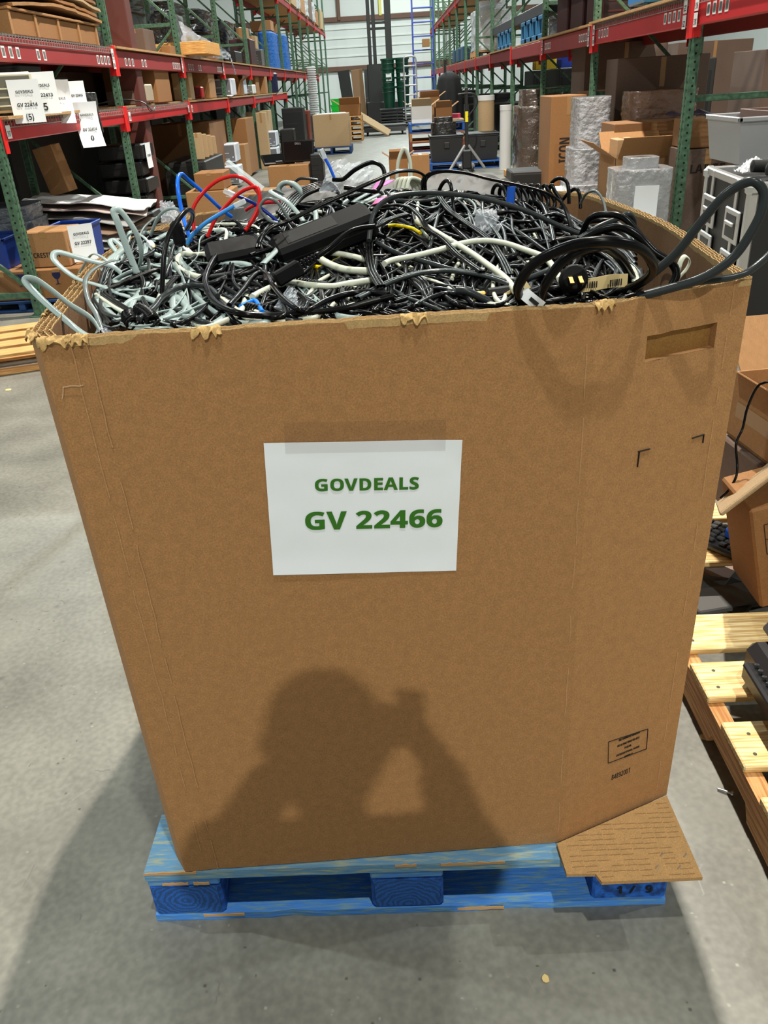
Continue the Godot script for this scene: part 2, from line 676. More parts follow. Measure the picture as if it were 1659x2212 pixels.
func bulk_box() -> void:
	var base := Vector3(0, BOX_LOW, -1.65)
	var o := thing("cardboard_box", "tall octagonal brown corrugated bulk box full of tangled cables on the blue pallet", "box")
	var skin := kraft("bulk kraft", Color(0.745, 0.54, 0.335))
	skin.normal_enabled = true
	skin.normal_texture = bump_tex("kraft relief", 0.16, 4, 2.0, 1024)
	skin.normal_scale = 0.2
	var inner := kraft("inner kraft", Color(0.60, 0.43, 0.27))
	var panels := {"front_panel": [0], "corner_panel": [1], "side_panel": [2, 3, 4, 5], "back_panel": [6, 7, 8], "far_side_panel": [9, 10, 11, 12, 13]}
	for called in panels:
		var g := Shape.new()
		var gi := Shape.new()
		for i in panels[called]:
			panel(g, gi, i)
		var p := part(called, g, skin, o)
		part("inner_face", gi, inner, p)
		if called == "corner_panel":
			# one layer back the hand hole shows the inner liner
			var liner := Shape.new()
			var lu := [0.31, 0.815]
			var lv := [0.90, 0.953]
			var back := box_out(1) * 0.012
			liner.face(box_at(1, lu[0], lv[0]) - back, box_at(1, lu[1], lv[0]) - back, box_at(1, lu[1], lv[1]) - back, box_at(1, lu[0], lv[1]) - back, Vector3(0, 1.0, -1.65))
			part("hole_liner", liner, kraft("liner kraft", Color(0.66, 0.47, 0.22)), p)
	# the corrugated edge all round the top: liners with the wavy medium between them
	var edge := Shape.new()
	var rim := rim_line()
	var layers := [0.0, 0.0055, 0.0115, 0.017]
	for l in layers.size():
		var w: float = layers[l]
		for k in rim.size() - 1:
			var a: Array = rim[k]
			var b: Array = rim[k + 1]
			var pa: Vector3 = a[0] - a[1] * w * a[2]
			var pb: Vector3 = b[0] - b[1] * w * b[2]
			var qa: Vector3 = pa - a[1] * 0.0012
			var qb: Vector3 = pb - b[1] * 0.0012
			var low := Vector3(0, -0.011, 0)
			edge.quad(qa, qb, pb, pa)
			edge.quad(pa + low, pa, pb, pb + low)
			edge.quad(qb + low, qb, qa, qa + low)
	var medium := Shape.new()
	for l in 3:
		var run := 0.0
		var prev := []
		for k in rim.size():
			var a: Array = rim[k]
			if k > 0:
				run += a[0].distance_to(rim[k - 1][0])
			var w: float = lerpf(layers[l], layers[l + 1], 0.5 + 0.42 * sin(run * TAU / 0.0095 + l * 2.0)) + 0.0006
			var p: Vector3 = a[0] - a[1] * w * a[2] - Vector3(0, 0.0012, 0)
			var p2: Vector3 = p - a[1] * 0.0009
			if prev:
				medium.quad(prev[1], p2, p, prev[0])
				medium.quad(p - Vector3(0, 0.010, 0), p, prev[0], prev[0] - Vector3(0, 0.010, 0)) if false else medium.quad(prev[0] - Vector3(0, 0.01, 0), prev[0], p, p - Vector3(0, 0.01, 0))
			prev = [p, p2]
	part("corrugated_edge", edge, kraft("edge kraft", Color(0.83, 0.68, 0.46)), o)
	part("fluting", medium, kraft("flute kraft", Color(0.78, 0.62, 0.41)), o)
	# torn liner along the rim
	var torn := kraft("torn kraft", Color(0.86, 0.70, 0.45))
	for q in [[0, 0.03, 0.045], [0, 0.07, 0.03], [0, 0.30, 0.04], [0, 0.67, 0.035], [13, 0.3, 0.05], [12, 0.6, 0.05], [11, 0.8, 0.05], [1, 0.04, 0.03]]:
		var g := Shape.new()
		var c := box_at(q[0], q[1], 1.0)
		var j := box_at(q[0], q[1] + 0.02, 1.0) - c
		j = j.normalized()
		var nn := box_out(q[0])
		var seedy: float = q[1] * 40.0 + q[0]
		g.sheet(func(u, v):
			var ragged := wobble.get_noise_2d(u * 3.1 + seedy, 3.0) * 0.016
			return c + j * (u - 0.5) * q[2] + nn * (-0.004 + 0.009 * v + 0.006 * wobble.get_noise_2d(u * 4.0 + seedy, v * 2.0)) + Vector3(0, 0.003 - (0.009 + ragged * 0.7) * v * v + 0.004 * wobble.get_noise_2d(u * 3.0, seedy + v * 2.0), 0), 16, 4, 0.001)
		part("torn_liner", g, torn, o)
	# prints on the corner panel
	var ink := mat("box ink", Color(0.09, 0.075, 0.07), 0.8)
	var bu := (box_at(1, 1, 0.5) - box_at(1, 0, 0.5)).normalized()
	var plane := func(px: float, py: float, lift := 0.0008) -> Vector3:
		var p0 := box_at(1, 0.3, 0.5)
		var nn := box_out(1)
		var d := ray(px, py)
		return lens_at + d * ((p0 - lens_at).dot(nn) / d.dot(nn)) + nn * lift
	var nrm := box_out(1)
	var strokes := [[1376, 1008, 1380, 975], [1378, 975, 1403, 969], [1494, 946, 1520, 938], [1519, 939, 1517, 956]]
	for s in strokes:
		var g := Shape.new()
		g.bar(plane.call(s[0], s[1]), plane.call(s[2], s[3]), 0.0009, 0.0032, 0.0, nrm)
		part("printed_mark", g, ink, o)
	for s in [[1314, 1602, 1399, 1574], [1399, 1574, 1396, 1617], [1396, 1617, 1313, 1648], [1313, 1648, 1314, 1602]]:
		var g := Shape.new()
		g.bar(plane.call(s[0], s[1]), plane.call(s[2], s[3]), 0.0009, 0.0014, 0.0, nrm)
		part("stamp_outline", g, ink, o)
	var face := Basis(bu, Vector3.UP, nrm).orthonormalized()
	var lines := [["THIS CORRUGATED FIBERBOARD", 1359, 1590, 0.0036, 0.0], ["HAS AN EDGE CRUSH TEST (ECT)", 1357, 1602, 0.0036, 0.0], ["71 LBS./IN.", 1356, 1612, 0.0036, 0.0], ["INTERNATIONAL PAPER", 1356, 1622, 0.0044, 0.0], ["EDINBURG, TX", 1357, 1631, 0.003, 0.0]]
	var widths := [0.048, 0.05, 0.016, 0.053, 0.019]
	for k in lines.size():
		var l: Array = lines[k]
		lettering("printed_text", l[0], l[3], widths[k], ink, o, Transform3D(face, plane.call(l[1], l[2], 0.0007)))
	lettering("printed_text", "84892001", 0.0125, 0.042, ink, o, Transform3D(face, plane.call(1341, 1671, 0.0007)), false)
	# score lines pressed into the kraft where the panels fold
	var score := kraft("scored kraft", Color(0.80, 0.60, 0.40))
	for s in [[0, 0.085], [0, 0.055], [0, 0.985], [1, 0.88]]:
		var g := Shape.new()
		var p := PackedVector3Array()
		for k in 40:
			p.append(box_at(s[0], s[1] + 0.004 * wobble.get_noise_2d(k * 0.4, s[1] * 90.0), k / 39.0) + box_out(s[0]) * 0.0003)
		for k in 39:
			if wobble.get_noise_2d(k * 1.7, s[1] * 33.0) > -0.12:
				g.bar(p[k], p[k + 1], 0.0022, 0.0008, 0.0003, box_out(s[0]))
		part("score_line", g, score, o)
	# scuffs in the outer liner
	var g2 := Shape.new()
	for s in [[135, 835, 180, 831], [138, 836, 134, 860], [962, 1452, 940, 1462], [878, 712, 900, 740], [900, 740, 912, 768], [1002, 748, 1042, 741]]:
		var a := front_point(s[0], s[1])
		var b := front_point(s[2], s[3])
		for k in 5:
			var w1 := a.lerp(b, k / 5.0) + Vector3(0, 0.003 * wobble.get_noise_2d(k * 2.0, s[0]), 0)
			var w2 := a.lerp(b, (k + 1) / 5.0) + Vector3(0, 0.003 * wobble.get_noise_2d((k + 1) * 2.0, s[0]), 0)
			g2.bar(w1, w2, 0.0005, 0.0007)
	part("scuff", g2, mat("scuffed liner", Color(0.83, 0.74, 0.62), 0.9), o)
	rebase(o, base)


func front_point(px: float, py: float, lift := 0.0006) -> Vector3:
	var nn := box_out(0)
	var p0 := box_at(0, 0.4, 0.5)
	var a := box_at(0, 0.0, 0.1)
	var b := box_at(0, 1.0, 0.1)
	var c := box_at(0, 0.5, 0.9)
	nn = (b - a).cross(c - a).normalized()
	if nn.z < 0:
		nn = -nn
	var d := ray(px, py)
	return lens_at + d * ((p0 - lens_at).dot(nn) / d.dot(nn)) + nn * lift


func rim_wave(i: int, u: float) -> float:
	return 0.0022 * wobble.get_noise_2d(i * 7.3 + u * 9.0, 4.0) + 0.0012 * wobble.get_noise_2d(i * 19.0 + u * 40.0, 9.0)


# points along the rim with their outward normals and the local thickness, closed
func rim_line() -> Array:
	var out := []
	for i in RIM.size():
		var len := box_at(i, 0, 1).distance_to(box_at(i, 1, 1))
		var steps := maxi(4, int(len / 0.0016))
		for k in steps:
			var u := float(k) / steps
			var p := box_at(i, u, 1.0) + Vector3(0, rim_wave(i, u), 0)
			var d := box_at(i, minf(u + 0.02, 1.0), 1.0) - box_at(i, maxf(u - 0.02, 0.0), 1.0)
			var nn := box_out(i)
			var m := Vector3(-d.z, 0, d.x).normalized()
			if m.dot(nn) < 0:
				m = -m
			out.append([p, m, 1.5 if i > 8 else 1.0])
	out.append(out[0])
	return out


func panel(g: Shape, gi: Shape, i: int) -> void:
	var nu := 24 if i == 0 else 12
	var us := []
	for k in nu + 1:
		us.append(float(k) / nu)
	var vs := []
	for k in 25:
		vs.append(k / 24.0)
	var hole := Rect2(0.326, 0.9085, 0.473, 0.0365)
	if i == 1:
		us.append_array([hole.position.x, hole.end.x])
		vs.append_array([hole.position.y, hole.end.y])
		us.sort()
		vs.sort()
	var nn := box_out(i)
	var place := func(u: float, v: float) -> Vector3:
		var p := box_at(i, u, v)
		var bow := 0.0
		if i == 0:
			bow = -0.0016 * exp(-pow((u - 0.085) / 0.006, 2)) + 0.0025 * sin(PI * u) * wobble.get_noise_2d(u * 1.5, v * 1.5)
		return p + nn * bow + Vector3(0, rim_wave(i, u) * v, 0)
	var wall: float = 0.018 * (1.5 if i > 8 else 1.0)
	for a in us.size() - 1:
		for b in vs.size() - 1:
			var mid := Vector2((us[a] + us[a + 1]) / 2, (vs[b] + vs[b + 1]) / 2)
			var p: Vector3 = place.call(us[a], vs[b])
			var q: Vector3 = place.call(us[a + 1], vs[b])
			var r: Vector3 = place.call(us[a + 1], vs[b + 1])
			var s: Vector3 = place.call(us[a], vs[b + 1])
			if b == vs.size() - 2:
				r.y -= 0.0015
				s.y -= 0.0015
			if not (i == 1 and hole.has_point(mid)):
				g.face(p, q, r, s, Vector3(0, p.y, -1.65))
			var inn := nn * wall
			gi.face(q - inn, p - inn, s - inn, r - inn, p + nn)
	if i == 1:
		var c := [box_at(1, hole.position.x, hole.position.y), box_at(1, hole.end.x, hole.position.y), box_at(1, hole.end.x, hole.end.y), box_at(1, hole.position.x, hole.end.y)]
		var mid: Vector3 = (c[0] + c[2]) / 2
		for k in 4:
			var a: Vector3 = c[k]
			var b: Vector3 = c[(k + 1) % 4]
			g.face(a, b, b - nn * 0.013, a - nn * 0.013, mid + (((a + b) / 2) - mid) * 4.0)


func sign_sheet() -> void:
	var c := [front_point(592, 1239), front_point(986, 1230), front_point(998, 948), front_point(567, 956)]
	var mid: Vector3 = (c[0] + c[1] + c[2] + c[3]) / 4
	var x: Vector3 = (c[2] - c[3]).normalized()
	var z: Vector3 = x.cross(c[3] - c[0]).normalized()
	var f := Basis(x, z.cross(x), z)
	var o := thing("paper_sheet", "white letter size paper sign with green lettering taped to the front of the bulk box", "paper", mid)
	o.basis = f
	var g := Shape.new()
	g.sheet(func(u, v):
		var p := Vector3((u - 0.5) * 0.2794, (v - 0.5) * 0.2159, 0.0022)
		p.z += 0.0012 * wobble.get_noise_2d(u * 2.0, v * 2.0) + 0.004 * maxf(0.0, u + v - 1.85) * 4.0 + 0.0015 * maxf(0, 0.12 - v) * 8.0
		return p, 28, 20, 0.0003)
	part("sheet", g, mat("paper white", Color(0.95, 0.965, 0.985), 0.6), o)
	var green := mat("sign green", Color(0.19, 0.44, 0.06), 0.7)
	lettering("green_lettering", "GOVDEALS", 0.0185, 0.150, green, o, Transform3D(Basis(Vector3.BACK, 0.0), Vector3(0.004, 0.041, 0.0034)), true, "Droid Sans", 0.35)
	lettering("green_lettering", "GV 22466", 0.0285, 0.203, green, o, Transform3D(Basis(Vector3.BACK, 0.0), Vector3(0.013, -0.0175, 0.0034)), true, "Droid Sans", 0.35)
	var t := Shape.new()
	t.sheet(func(u, v): return Vector3(lerpf(-0.110, 0.116, u), lerpf(0.092, 0.138, v), 0.0042 - 0.0028 * clampf((v - 0.3) * 4.0, 0.0, 1.0)), 10, 12, 0.0001, false)
	var tp := one("tape_strip", "strip of clear packing tape holding the top of the paper sign", "tape", t, clear_plastic("packing tape", Color(0.5, 0.4, 0.32), 0.13, 0.26))
	tp.transform = Transform3D(f, mid)


# ---------------------------------------------------------------- the blue pallet
func blue_pallet() -> void:
	var o := thing("wooden_pallet", "worn blue painted block pallet under the bulk box", "pallet", Vector3(-0.033, 0, -1.62))
	var worn := noise_tex("worn blue", 0.011, 5, Color(0.60, 0.80, 1.0), Color(0.98, 0.92, 0.80), 1024, FastNoiseLite.TYPE_SIMPLEX_SMOOTH, Vector2(0.45, 0.85))
	var skins := []
	for k in 3:
		skins.append(mat("pallet blue %d" % k, [Color(0.68, 0.75, 0.76), Color(0.50, 0.68, 0.84), Color(0.52, 0.72, 0.92)][k], 0.7, 0.0, worn, Vector3(1.2, 9, 9), bump_tex("wood relief", 0.02, 4, 4.0)))
	var rough_blue: StandardMaterial3D = mat("pallet blue block", Color(0.12, 0.40, 0.80), 0.75, 0.0, noise_tex("block blue", 0.02, 4, grey(0.6), grey(1.05)), Vector3(4, 4, 2), bump_tex("wood relief", 0.02, 4, 4.0))
	var w := 0.99
	var z1 := 0.59
	var z0 := -0.62
	# deck boards run across the front
	var depth := [0.14, 0.098, 0.098, 0.14, 0.098, 0.098, 0.14]
	var z := z1
	for k in 7:
		part("deck_board", rough_board(Vector3(0, 0.129, z - depth[k] / 2), Vector3(w, 0.021, depth[k]), k), skins[0 if k == 0 else k % 3], o)
		z -= depth[k] + (z1 - z0 - 0.812) / 6.0
	for x in [-w / 2 + 0.07, 0.0, w / 2 - 0.07]:
		part("stringer_board", boxed(Vector3(x, 0.109, (z0 + z1) / 2), Vector3(0.138, 0.019, z1 - z0 - 0.004), 0.003), skins[1], o)
		part("bottom_board", boxed(Vector3(x, 0.009, (z0 + z1) / 2), Vector3(0.12, 0.017, z1 - z0 - 0.24), 0.003), skins[2], o)
		for zz in [z1 - 0.075, (z0 + z1) / 2, z0 + 0.075]:
			var b := part("block", boxed(Vector3(x, 0.059, zz), Vector3(0.138 if x < 0.3 else 0.142, 0.082, 0.145), 0.005), rough_blue, o)
			if zz > 0.3:
				var e := Shape.new()
				e.face(Vector3(x - 0.062, 0.021, zz + 0.0732), Vector3(x + 0.062, 0.021, zz + 0.0732), Vector3(x + 0.062, 0.096, zz + 0.0732), Vector3(x - 0.062, 0.096, zz + 0.0732), Vector3(x, 0.05, zz))
				if x < 0.3:
					part("end_grain", e, end_grain(x), b)
	for zz in [z1 - 0.05, z0 + 0.05]:
		part("bottom_board", rough_board(Vector3(0, 0.009, zz), Vector3(w, 0.017, 0.1), 31), skins[2], o)
	# bare splinters where the paint has chipped away
	var bare := mat("bare wood", Color(0.80, 0.62, 0.42), 0.8)
	for s in [[-0.445, 0.138, 0.10], [0.0, 0.137, 0.04], [0.1, 0.136, 0.07], [0.16, 0.137, 0.05], [-0.44, 0.108, 0.05], [-0.39, 0.107, 0.03], [0.14, 0.009, 0.09], [-0.36, 0.014, 0.08]]:
		var g := Shape.new()
		var pts := PackedVector2Array()
		for k in 9:
			pts.append(Vector2((k / 8.0 - 0.5) * s[2], 0.0025 + 0.0035 * wobble.get_noise_2d(k * 0.9, s[0] * 30.0)))
		for k in 9:
			pts.append(Vector2((0.5 - k / 8.0) * s[2], -0.003 - 0.003 * absf(wobble.get_noise_2d(k * 1.1, s[0] * 50.0))))
		g.prism(pts, 0.002, Transform3D(Basis(), Vector3(s[0], s[1], z1 + 0.0008)))
		part("bare_patch", g, bare, o)
	var ink := mat("pallet marker", Color(0.03, 0.05, 0.1), 0.8)
	var at := Vector3(w / 2 - 0.062, 0.048, z1 + 0.0012)
	for s in [["1", -0.028], ["/", -0.005], ["9", 0.027]]:
		lettering("marker_stroke", s[0], 0.02, 0.0, ink, o, Transform3D(Basis(), at + Vector3(s[1], 0, 0)))


func rough_board(at: Vector3, size: Vector3, seedy: int) -> Shape:
	var g := Shape.new()
	var n := 22
	var pts := PackedVector2Array()
	for k in n + 1:
		var e := 0.004 * wobble.get_noise_2d(k * 0.6, seedy * 5.0)
		if seedy == 31 and k in [6, 15, 16]:
			e -= 0.006
		pts.append(Vector2((float(k) / n - 0.5) * size.x, -size.z / 2 + absf(e) * 0.8))
	for k in n + 1:
		pts.append(Vector2((0.5 - float(k) / n) * size.x, size.z / 2))
	# the ragged long edge looks to the front (+z): the polygon's y is -z
	g.prism(pts, size.y, Transform3D(Basis(Vector3.RIGHT, Vector3(0, 0, -1), Vector3.UP), at + Vector3(0, size.y / 2, 0)))
	return g


func end_grain(off: float) -> StandardMaterial3D:
	var key := "end grain %.1f" % off
	if mats.has(key):
		return mats[key]
	var im := Image.create_empty(192, 128, false, Image.FORMAT_RGB8)
	for y in 128:
		for x in 192:
			var p := Vector2(x / 192.0 - (0.46 if off < -0.2 else 0.5), (y / 128.0 - (0.5 if off < -0.2 else 0.95)) * 0.75)
			var d := p.length() * 24.0 + wobble.get_noise_2d(x * 0.02, y * 0.02) * 1.4
			var k := 0.78 + 0.14 * sin(d * 3.0) + 0.22 * wobble.get_noise_2d(x * 0.2, y * 0.2)
			im.set_pixel(x, y, Color(0.10, 0.36, 0.74) * k + Color(0.05, 0.06, 0.06))
	var m := mat(key, Color.WHITE, 0.8)
	m.albedo_texture = ImageTexture.create_from_image(im)
	return m


func flap_and_litter() -> void:
	var box := find_child("cardboard_box", false, false)
	var y := 0.152
	var poly := PackedVector2Array()
	for q in [[1203, 1822], [1440, 1718], [1518, 1895], [1300, 1905], [1286, 1887], [1224, 1888]]:
		var p := on_y(q[0], q[1], y)
		poly.append(Vector2(p.x, -p.z))
	var g := Shape.new()
	g.prism(poly, 0.008, Transform3D(Basis(Vector3.RIGHT, Vector3(0, 0, -1), Vector3.UP), Vector3(0, y, 0)))
	var f := part("bottom_flap", g, kraft("flap kraft", Color(0.80, 0.62, 0.40)), self)
	remove_child(f)
	box.add_child(f)
	f.position = -box.position
	var lines := Shape.new()
	for k in 15:
		var z0 := -1.14 + k * 0.0115
		for s in 9:
			if wobble.get_noise_2d(k * 3.0, s * 2.0) > -0.1:
				var xa := 0.27 + s * 0.024
				var inside := Geometry2D.is_point_in_polygon(Vector2(xa + 0.002, -z0), poly) and Geometry2D.is_point_in_polygon(Vector2(xa + 0.024, -z0), poly)
				if inside:
					lines.bar(Vector3(xa, y + 0.0001, z0), Vector3(xa + 0.022, y + 0.0001, z0 - 0.001), 0.0016, 0.0005)
	part("flute_line", lines, kraft("flute shade", Color(0.66, 0.49, 0.3)), f)
	var steel := mat("staple steel", grey(0.8), 0.3, 0.9)
	for q in [[1431, 1846], [1481, 1848], [1420, 1873], [1468, 1874]]:
		var p := on_y(q[0], q[1], y + 0.001)
		var s := Shape.new()
		s.bar(p + Vector3(-0.004, 0, 0.003), p + Vector3(0.003, 0.001, -0.003), 0.002, 0.0015, 0.0004)
		part("staple", s, steel, f)
	# a bolt and some chips on the floor
	var bolt := thing("bolt", "steel hex bolt lying on the floor beside the pine pallet", "bolt", on_y(1564, 1712, 0.0))
	var a := Vector3(-0.012, 0.004, -0.008)
	var b := Vector3(0.012, 0.006, 0.008)
	var sh := Shape.new()
	sh.tube(PackedVector3Array([a, b]), 0.0028, 8)
	part("shank", sh, steel, bolt)
	var hd := Shape.new()
	hd.tube(PackedVector3Array([b, b + (b - a).normalized() * 0.005]), 0.006, 6)
	part("head", hd, steel, bolt)
	var pale := mat("wood chip", Color(0.85, 0.74, 0.5), 0.8)
	for q in [[1178, 2114, 0.011, "pale wood chip on the floor in front of the blue pallet"], [18, 842, 0.03, "pale splintered chip on the floor beside the left pallet"], [1521, 1592, 0.016, "pine splinter sticking off the side of the right pallet"]]:
		var p := on_y(q[0], q[1], 0.002)
		var pts := PackedVector2Array()
		for k in 8:
			pts.append(Vector2.from_angle(TAU * k / 8) * q[2] * (0.55 + 0.5 * absf(wobble.get_noise_2d(k * 2.0, q[0]))))
		var s := Shape.new()
		s.prism(pts, 0.002, Transform3D(Basis(Vector3.RIGHT, Vector3(0, 0, -1), Vector3.UP), Vector3(0, 0.001, 0)))
		var c := one("wood_chip", q[3], "chip", s, pale)
		c.position = p


# ---------------------------------------------------------------- pallet racks
const LEFT_X := -2.7
const RIGHT_X := 2.15
const DEEP := 1.07


func upright(x: float, side: float, z: float, tall: float, label: String, holes: bool) -> Node3D:
	var green := mat("rack green", Color(0.30, 0.44, 0.34), 0.55, 0.0, noise_tex("worn paint", 0.02, 4, grey(0.78), grey(1.0)), Vector3(2, 2, 2))
	var dark := mat("punched hole", Color(0.02, 0.03, 0.025), 0.9)
	var o := thing("rack_upright", label, "rack upright", Vector3(x, 0, z), 0.0, "")
	for k in 2:
		var px := side * DEEP * k
		var g := Shape.new()
		g.box(Vector3(px - side * -0.034, tall / 2 + 0.01, 0), Vector3(0.068, tall, 0.082), Basis(), 0.006)
		g.box(Vector3(px - side * 0.002 + side * 0.0, tall / 2 + 0.01, 0), Vector3(0.006, tall, 0.026), Basis(), 0.001)
		var post := part("post", g, green, o)
		if holes and k == 0:
			var hs := Shape.new()
			var y := 0.1
			while y < minf(tall, 3.2):
				for s in [-0.028, 0.028]:
					dot(hs, Vector3(px - side * 0.0012, y, s), Vector3(-side, 0, 0), 0.0085)
				dot(hs, Vector3(px + side * 0.034, y + 0.025, 0.0418), Vector3(0, 0, 1), 0.0085)
				y += 0.0508
			part("punched_hole", hs, dark, post, "", "stuff")
		part("base_plate", boxed(Vector3(px + side * 0.034, 0.006, 0), Vector3(0.13, 0.012, 0.12), 0.002), green, o)
	var y := 0.16
	var flip := false
	while y + 1.0 < tall:
		part("horizontal_brace", bar_shape(Vector3(side * 0.07, y, 0), Vector3(side * DEEP, y, 0), 0.03, 0.045), green, o)
		var a := Vector3(side * 0.06, y + 0.05, 0.012)
		var b := Vector3(side * (DEEP + 0.01), y + 1.0, 0.012)
		if flip:
			a.y = y + 1.0
			b.y = y + 0.05
		part("diagonal_brace", bar_shape(a, b, 0.028, 0.032), green, o)
		flip = not flip
		y += 1.05
	return o


func bar_shape(a: Vector3, b: Vector3, w: float, h: float, bevel := 0.003) -> Shape:
	var g := Shape.new()
	g.bar(a, b, w, h, bevel)
	return g


func dot(g: Shape, at: Vector3, out: Vector3, r: float) -> void:
	var x := Vector3.UP.cross(out).normalized()
	for k in 6:
		var a := TAU * k / 6
		var b := TAU * (k + 1) / 6
		g.tri(at, at + (x * cos(a) + Vector3.UP * sin(a)) * r, at + (x * cos(b) + Vector3.UP * sin(b)) * r)


# a red step beam from z0 to z1; its front face at x looks to the aisle (-side)
func beam(x: float, side: float, z0: float, z1: float, top: float, tall: float, label: String, stickers: Array, dusty: bool) -> Node3D:
	var red: StandardMaterial3D = mat("beam red", Color(0.74, 0.10, 0.13), 0.45) if not dusty else mat("beam faded red", Color(0.58, 0.17, 0.18), 0.55)
	var clip := mat("connector red", Color(0.86, 0.10, 0.10), 0.4)
	var white := mat("sticker white", grey(0.88), 0.6)
	var pic := mat("sticker grey", grey(0.42), 0.7)
	var ink := mat("sticker ink", grey(0.06), 0.7)
	var o := thing("rack_beam", label, "rack beam", Vector3(x, top, (z0 + z1) / 2), 0.0, "")
	var len := absf(z1 - z0) - 0.09
	var g := Shape.new()
	g.box(Vector3(side * 0.02, -tall / 2, 0), Vector3(0.05, tall, len), Basis(), 0.008)
	part("channel", g, red, o)
	for s in [-1.0, 1.0]:
		var zz: float = s * (len / 2 + 0.012)
		var c := Shape.new()
		c.box(Vector3(-side * 0.012, -tall / 2 - 0.02, zz), Vector3(0.008, tall + 0.11, 0.062), Basis(), 0.002)
		c.box(Vector3(side * 0.02, -tall / 2 - 0.02, zz - s * 0.01), Vector3(0.066, tall + 0.10, 0.006), Basis(), 0.001)
		part("end_connector", c, clip, o)
	var face := Basis(Vector3(0, 0, side), Vector3.UP, Vector3(-side, 0, 0))
	for s in stickers:
		var p := Vector3(-side * 0.0062, -tall * 0.5 + s[1], s[0])
		if s[2] == "":
			var st := part("sticker", boxed(p, Vector3(0.0012, 0.075, 0.062)), white, o)
			part("sticker_print", boxed(p + Vector3(-side * 0.0008, 0, 0), Vector3(0.0008, 0.052, 0.044)), pic, st)
		else:
			var q := p + Vector3(-side * 0.014, 0, 0)
			var st := part("label", boxed(q, Vector3(0.0012, 0.085, 0.075)), white, o)
			lettering("label_text", s[2], 0.036, 0.05, ink, st, Transform3D(face, q + Vector3(-side * 0.001, -0.012, 0)))
	return o


# wire deck with its waterfall in front of the beam
func wire_deck(x: float, side: float, z0: float, z1: float, y: float, label: String) -> void:
	var wire := mat("deck wire", Color(0.62, 0.60, 0.58), 0.45, 0.5)
	var o := thing("wire_deck", label, "shelf", Vector3(x, y, (z0 + z1) / 2), 0.0, "")
	var len := absf(z1 - z0) - 0.16
	var g := Shape.new()
	var n := int(len / 0.055)
	for k in n + 1:
		var z := -len / 2 + len * k / n
		g.bar(Vector3(-side * 0.012, 0.006, z), Vector3(side * (DEEP + 0.03), 0.006, z), 0.006, 0.006)
		g.bar(Vector3(-side * 0.012, 0.008, z), Vector3(-side * 0.012, -0.045, z), 0.006, 0.006, 0.0, Vector3.RIGHT)
	part("wires", g, wire, o, "", "stuff")
	var h := Shape.new()
	for k in 8:
		var xx := DEEP * k / 7.0
		h.bar(Vector3(side * xx, 0.0, -len / 2), Vector3(side * xx, 0.0, len / 2), 0.006, 0.006)
	h.bar(Vector3(-side * 0.015, -0.045, -len / 2), Vector3(-side * 0.015, -0.045, len / 2), 0.006, 0.006)
	part("cross_wires", h, wire, o, "", "stuff")


func shelf_board(x: float, side: float, z0: float, z1: float, y: float, label: String, over := 0.02) -> Node3D:
	var pale := mat("chipboard", Color(0.80, 0.63, 0.43), 0.8, 0.0, noise_tex("chips", 0.09, 3, grey(0.75), grey(1.0)), Vector3(1.5, 1.5, 1.5))
	var g := Shape.new()
	var n := 16
	var pts := PackedVector2Array()
	var len := absf(z1 - z0) - 0.03
	for k in n + 1:
		pts.append(Vector2(-side * (over + 0.008 * wobble.get_noise_2d(k * 0.8, z0)), (float(k) / n - 0.5) * len))
	pts.append(Vector2(side * DEEP, len / 2))
	pts.append(Vector2(side * DEEP, -len / 2))
	g.prism(pts, 0.02, Transform3D(Basis(Vector3.RIGHT, Vector3(0, 0, -1), Vector3.UP), Vector3(0, 0, 0)))
	var o := one("shelf_board", label, "shelf", g, pale)
	o.position = Vector3(x, y, (z0 + z1) / 2)
	return o


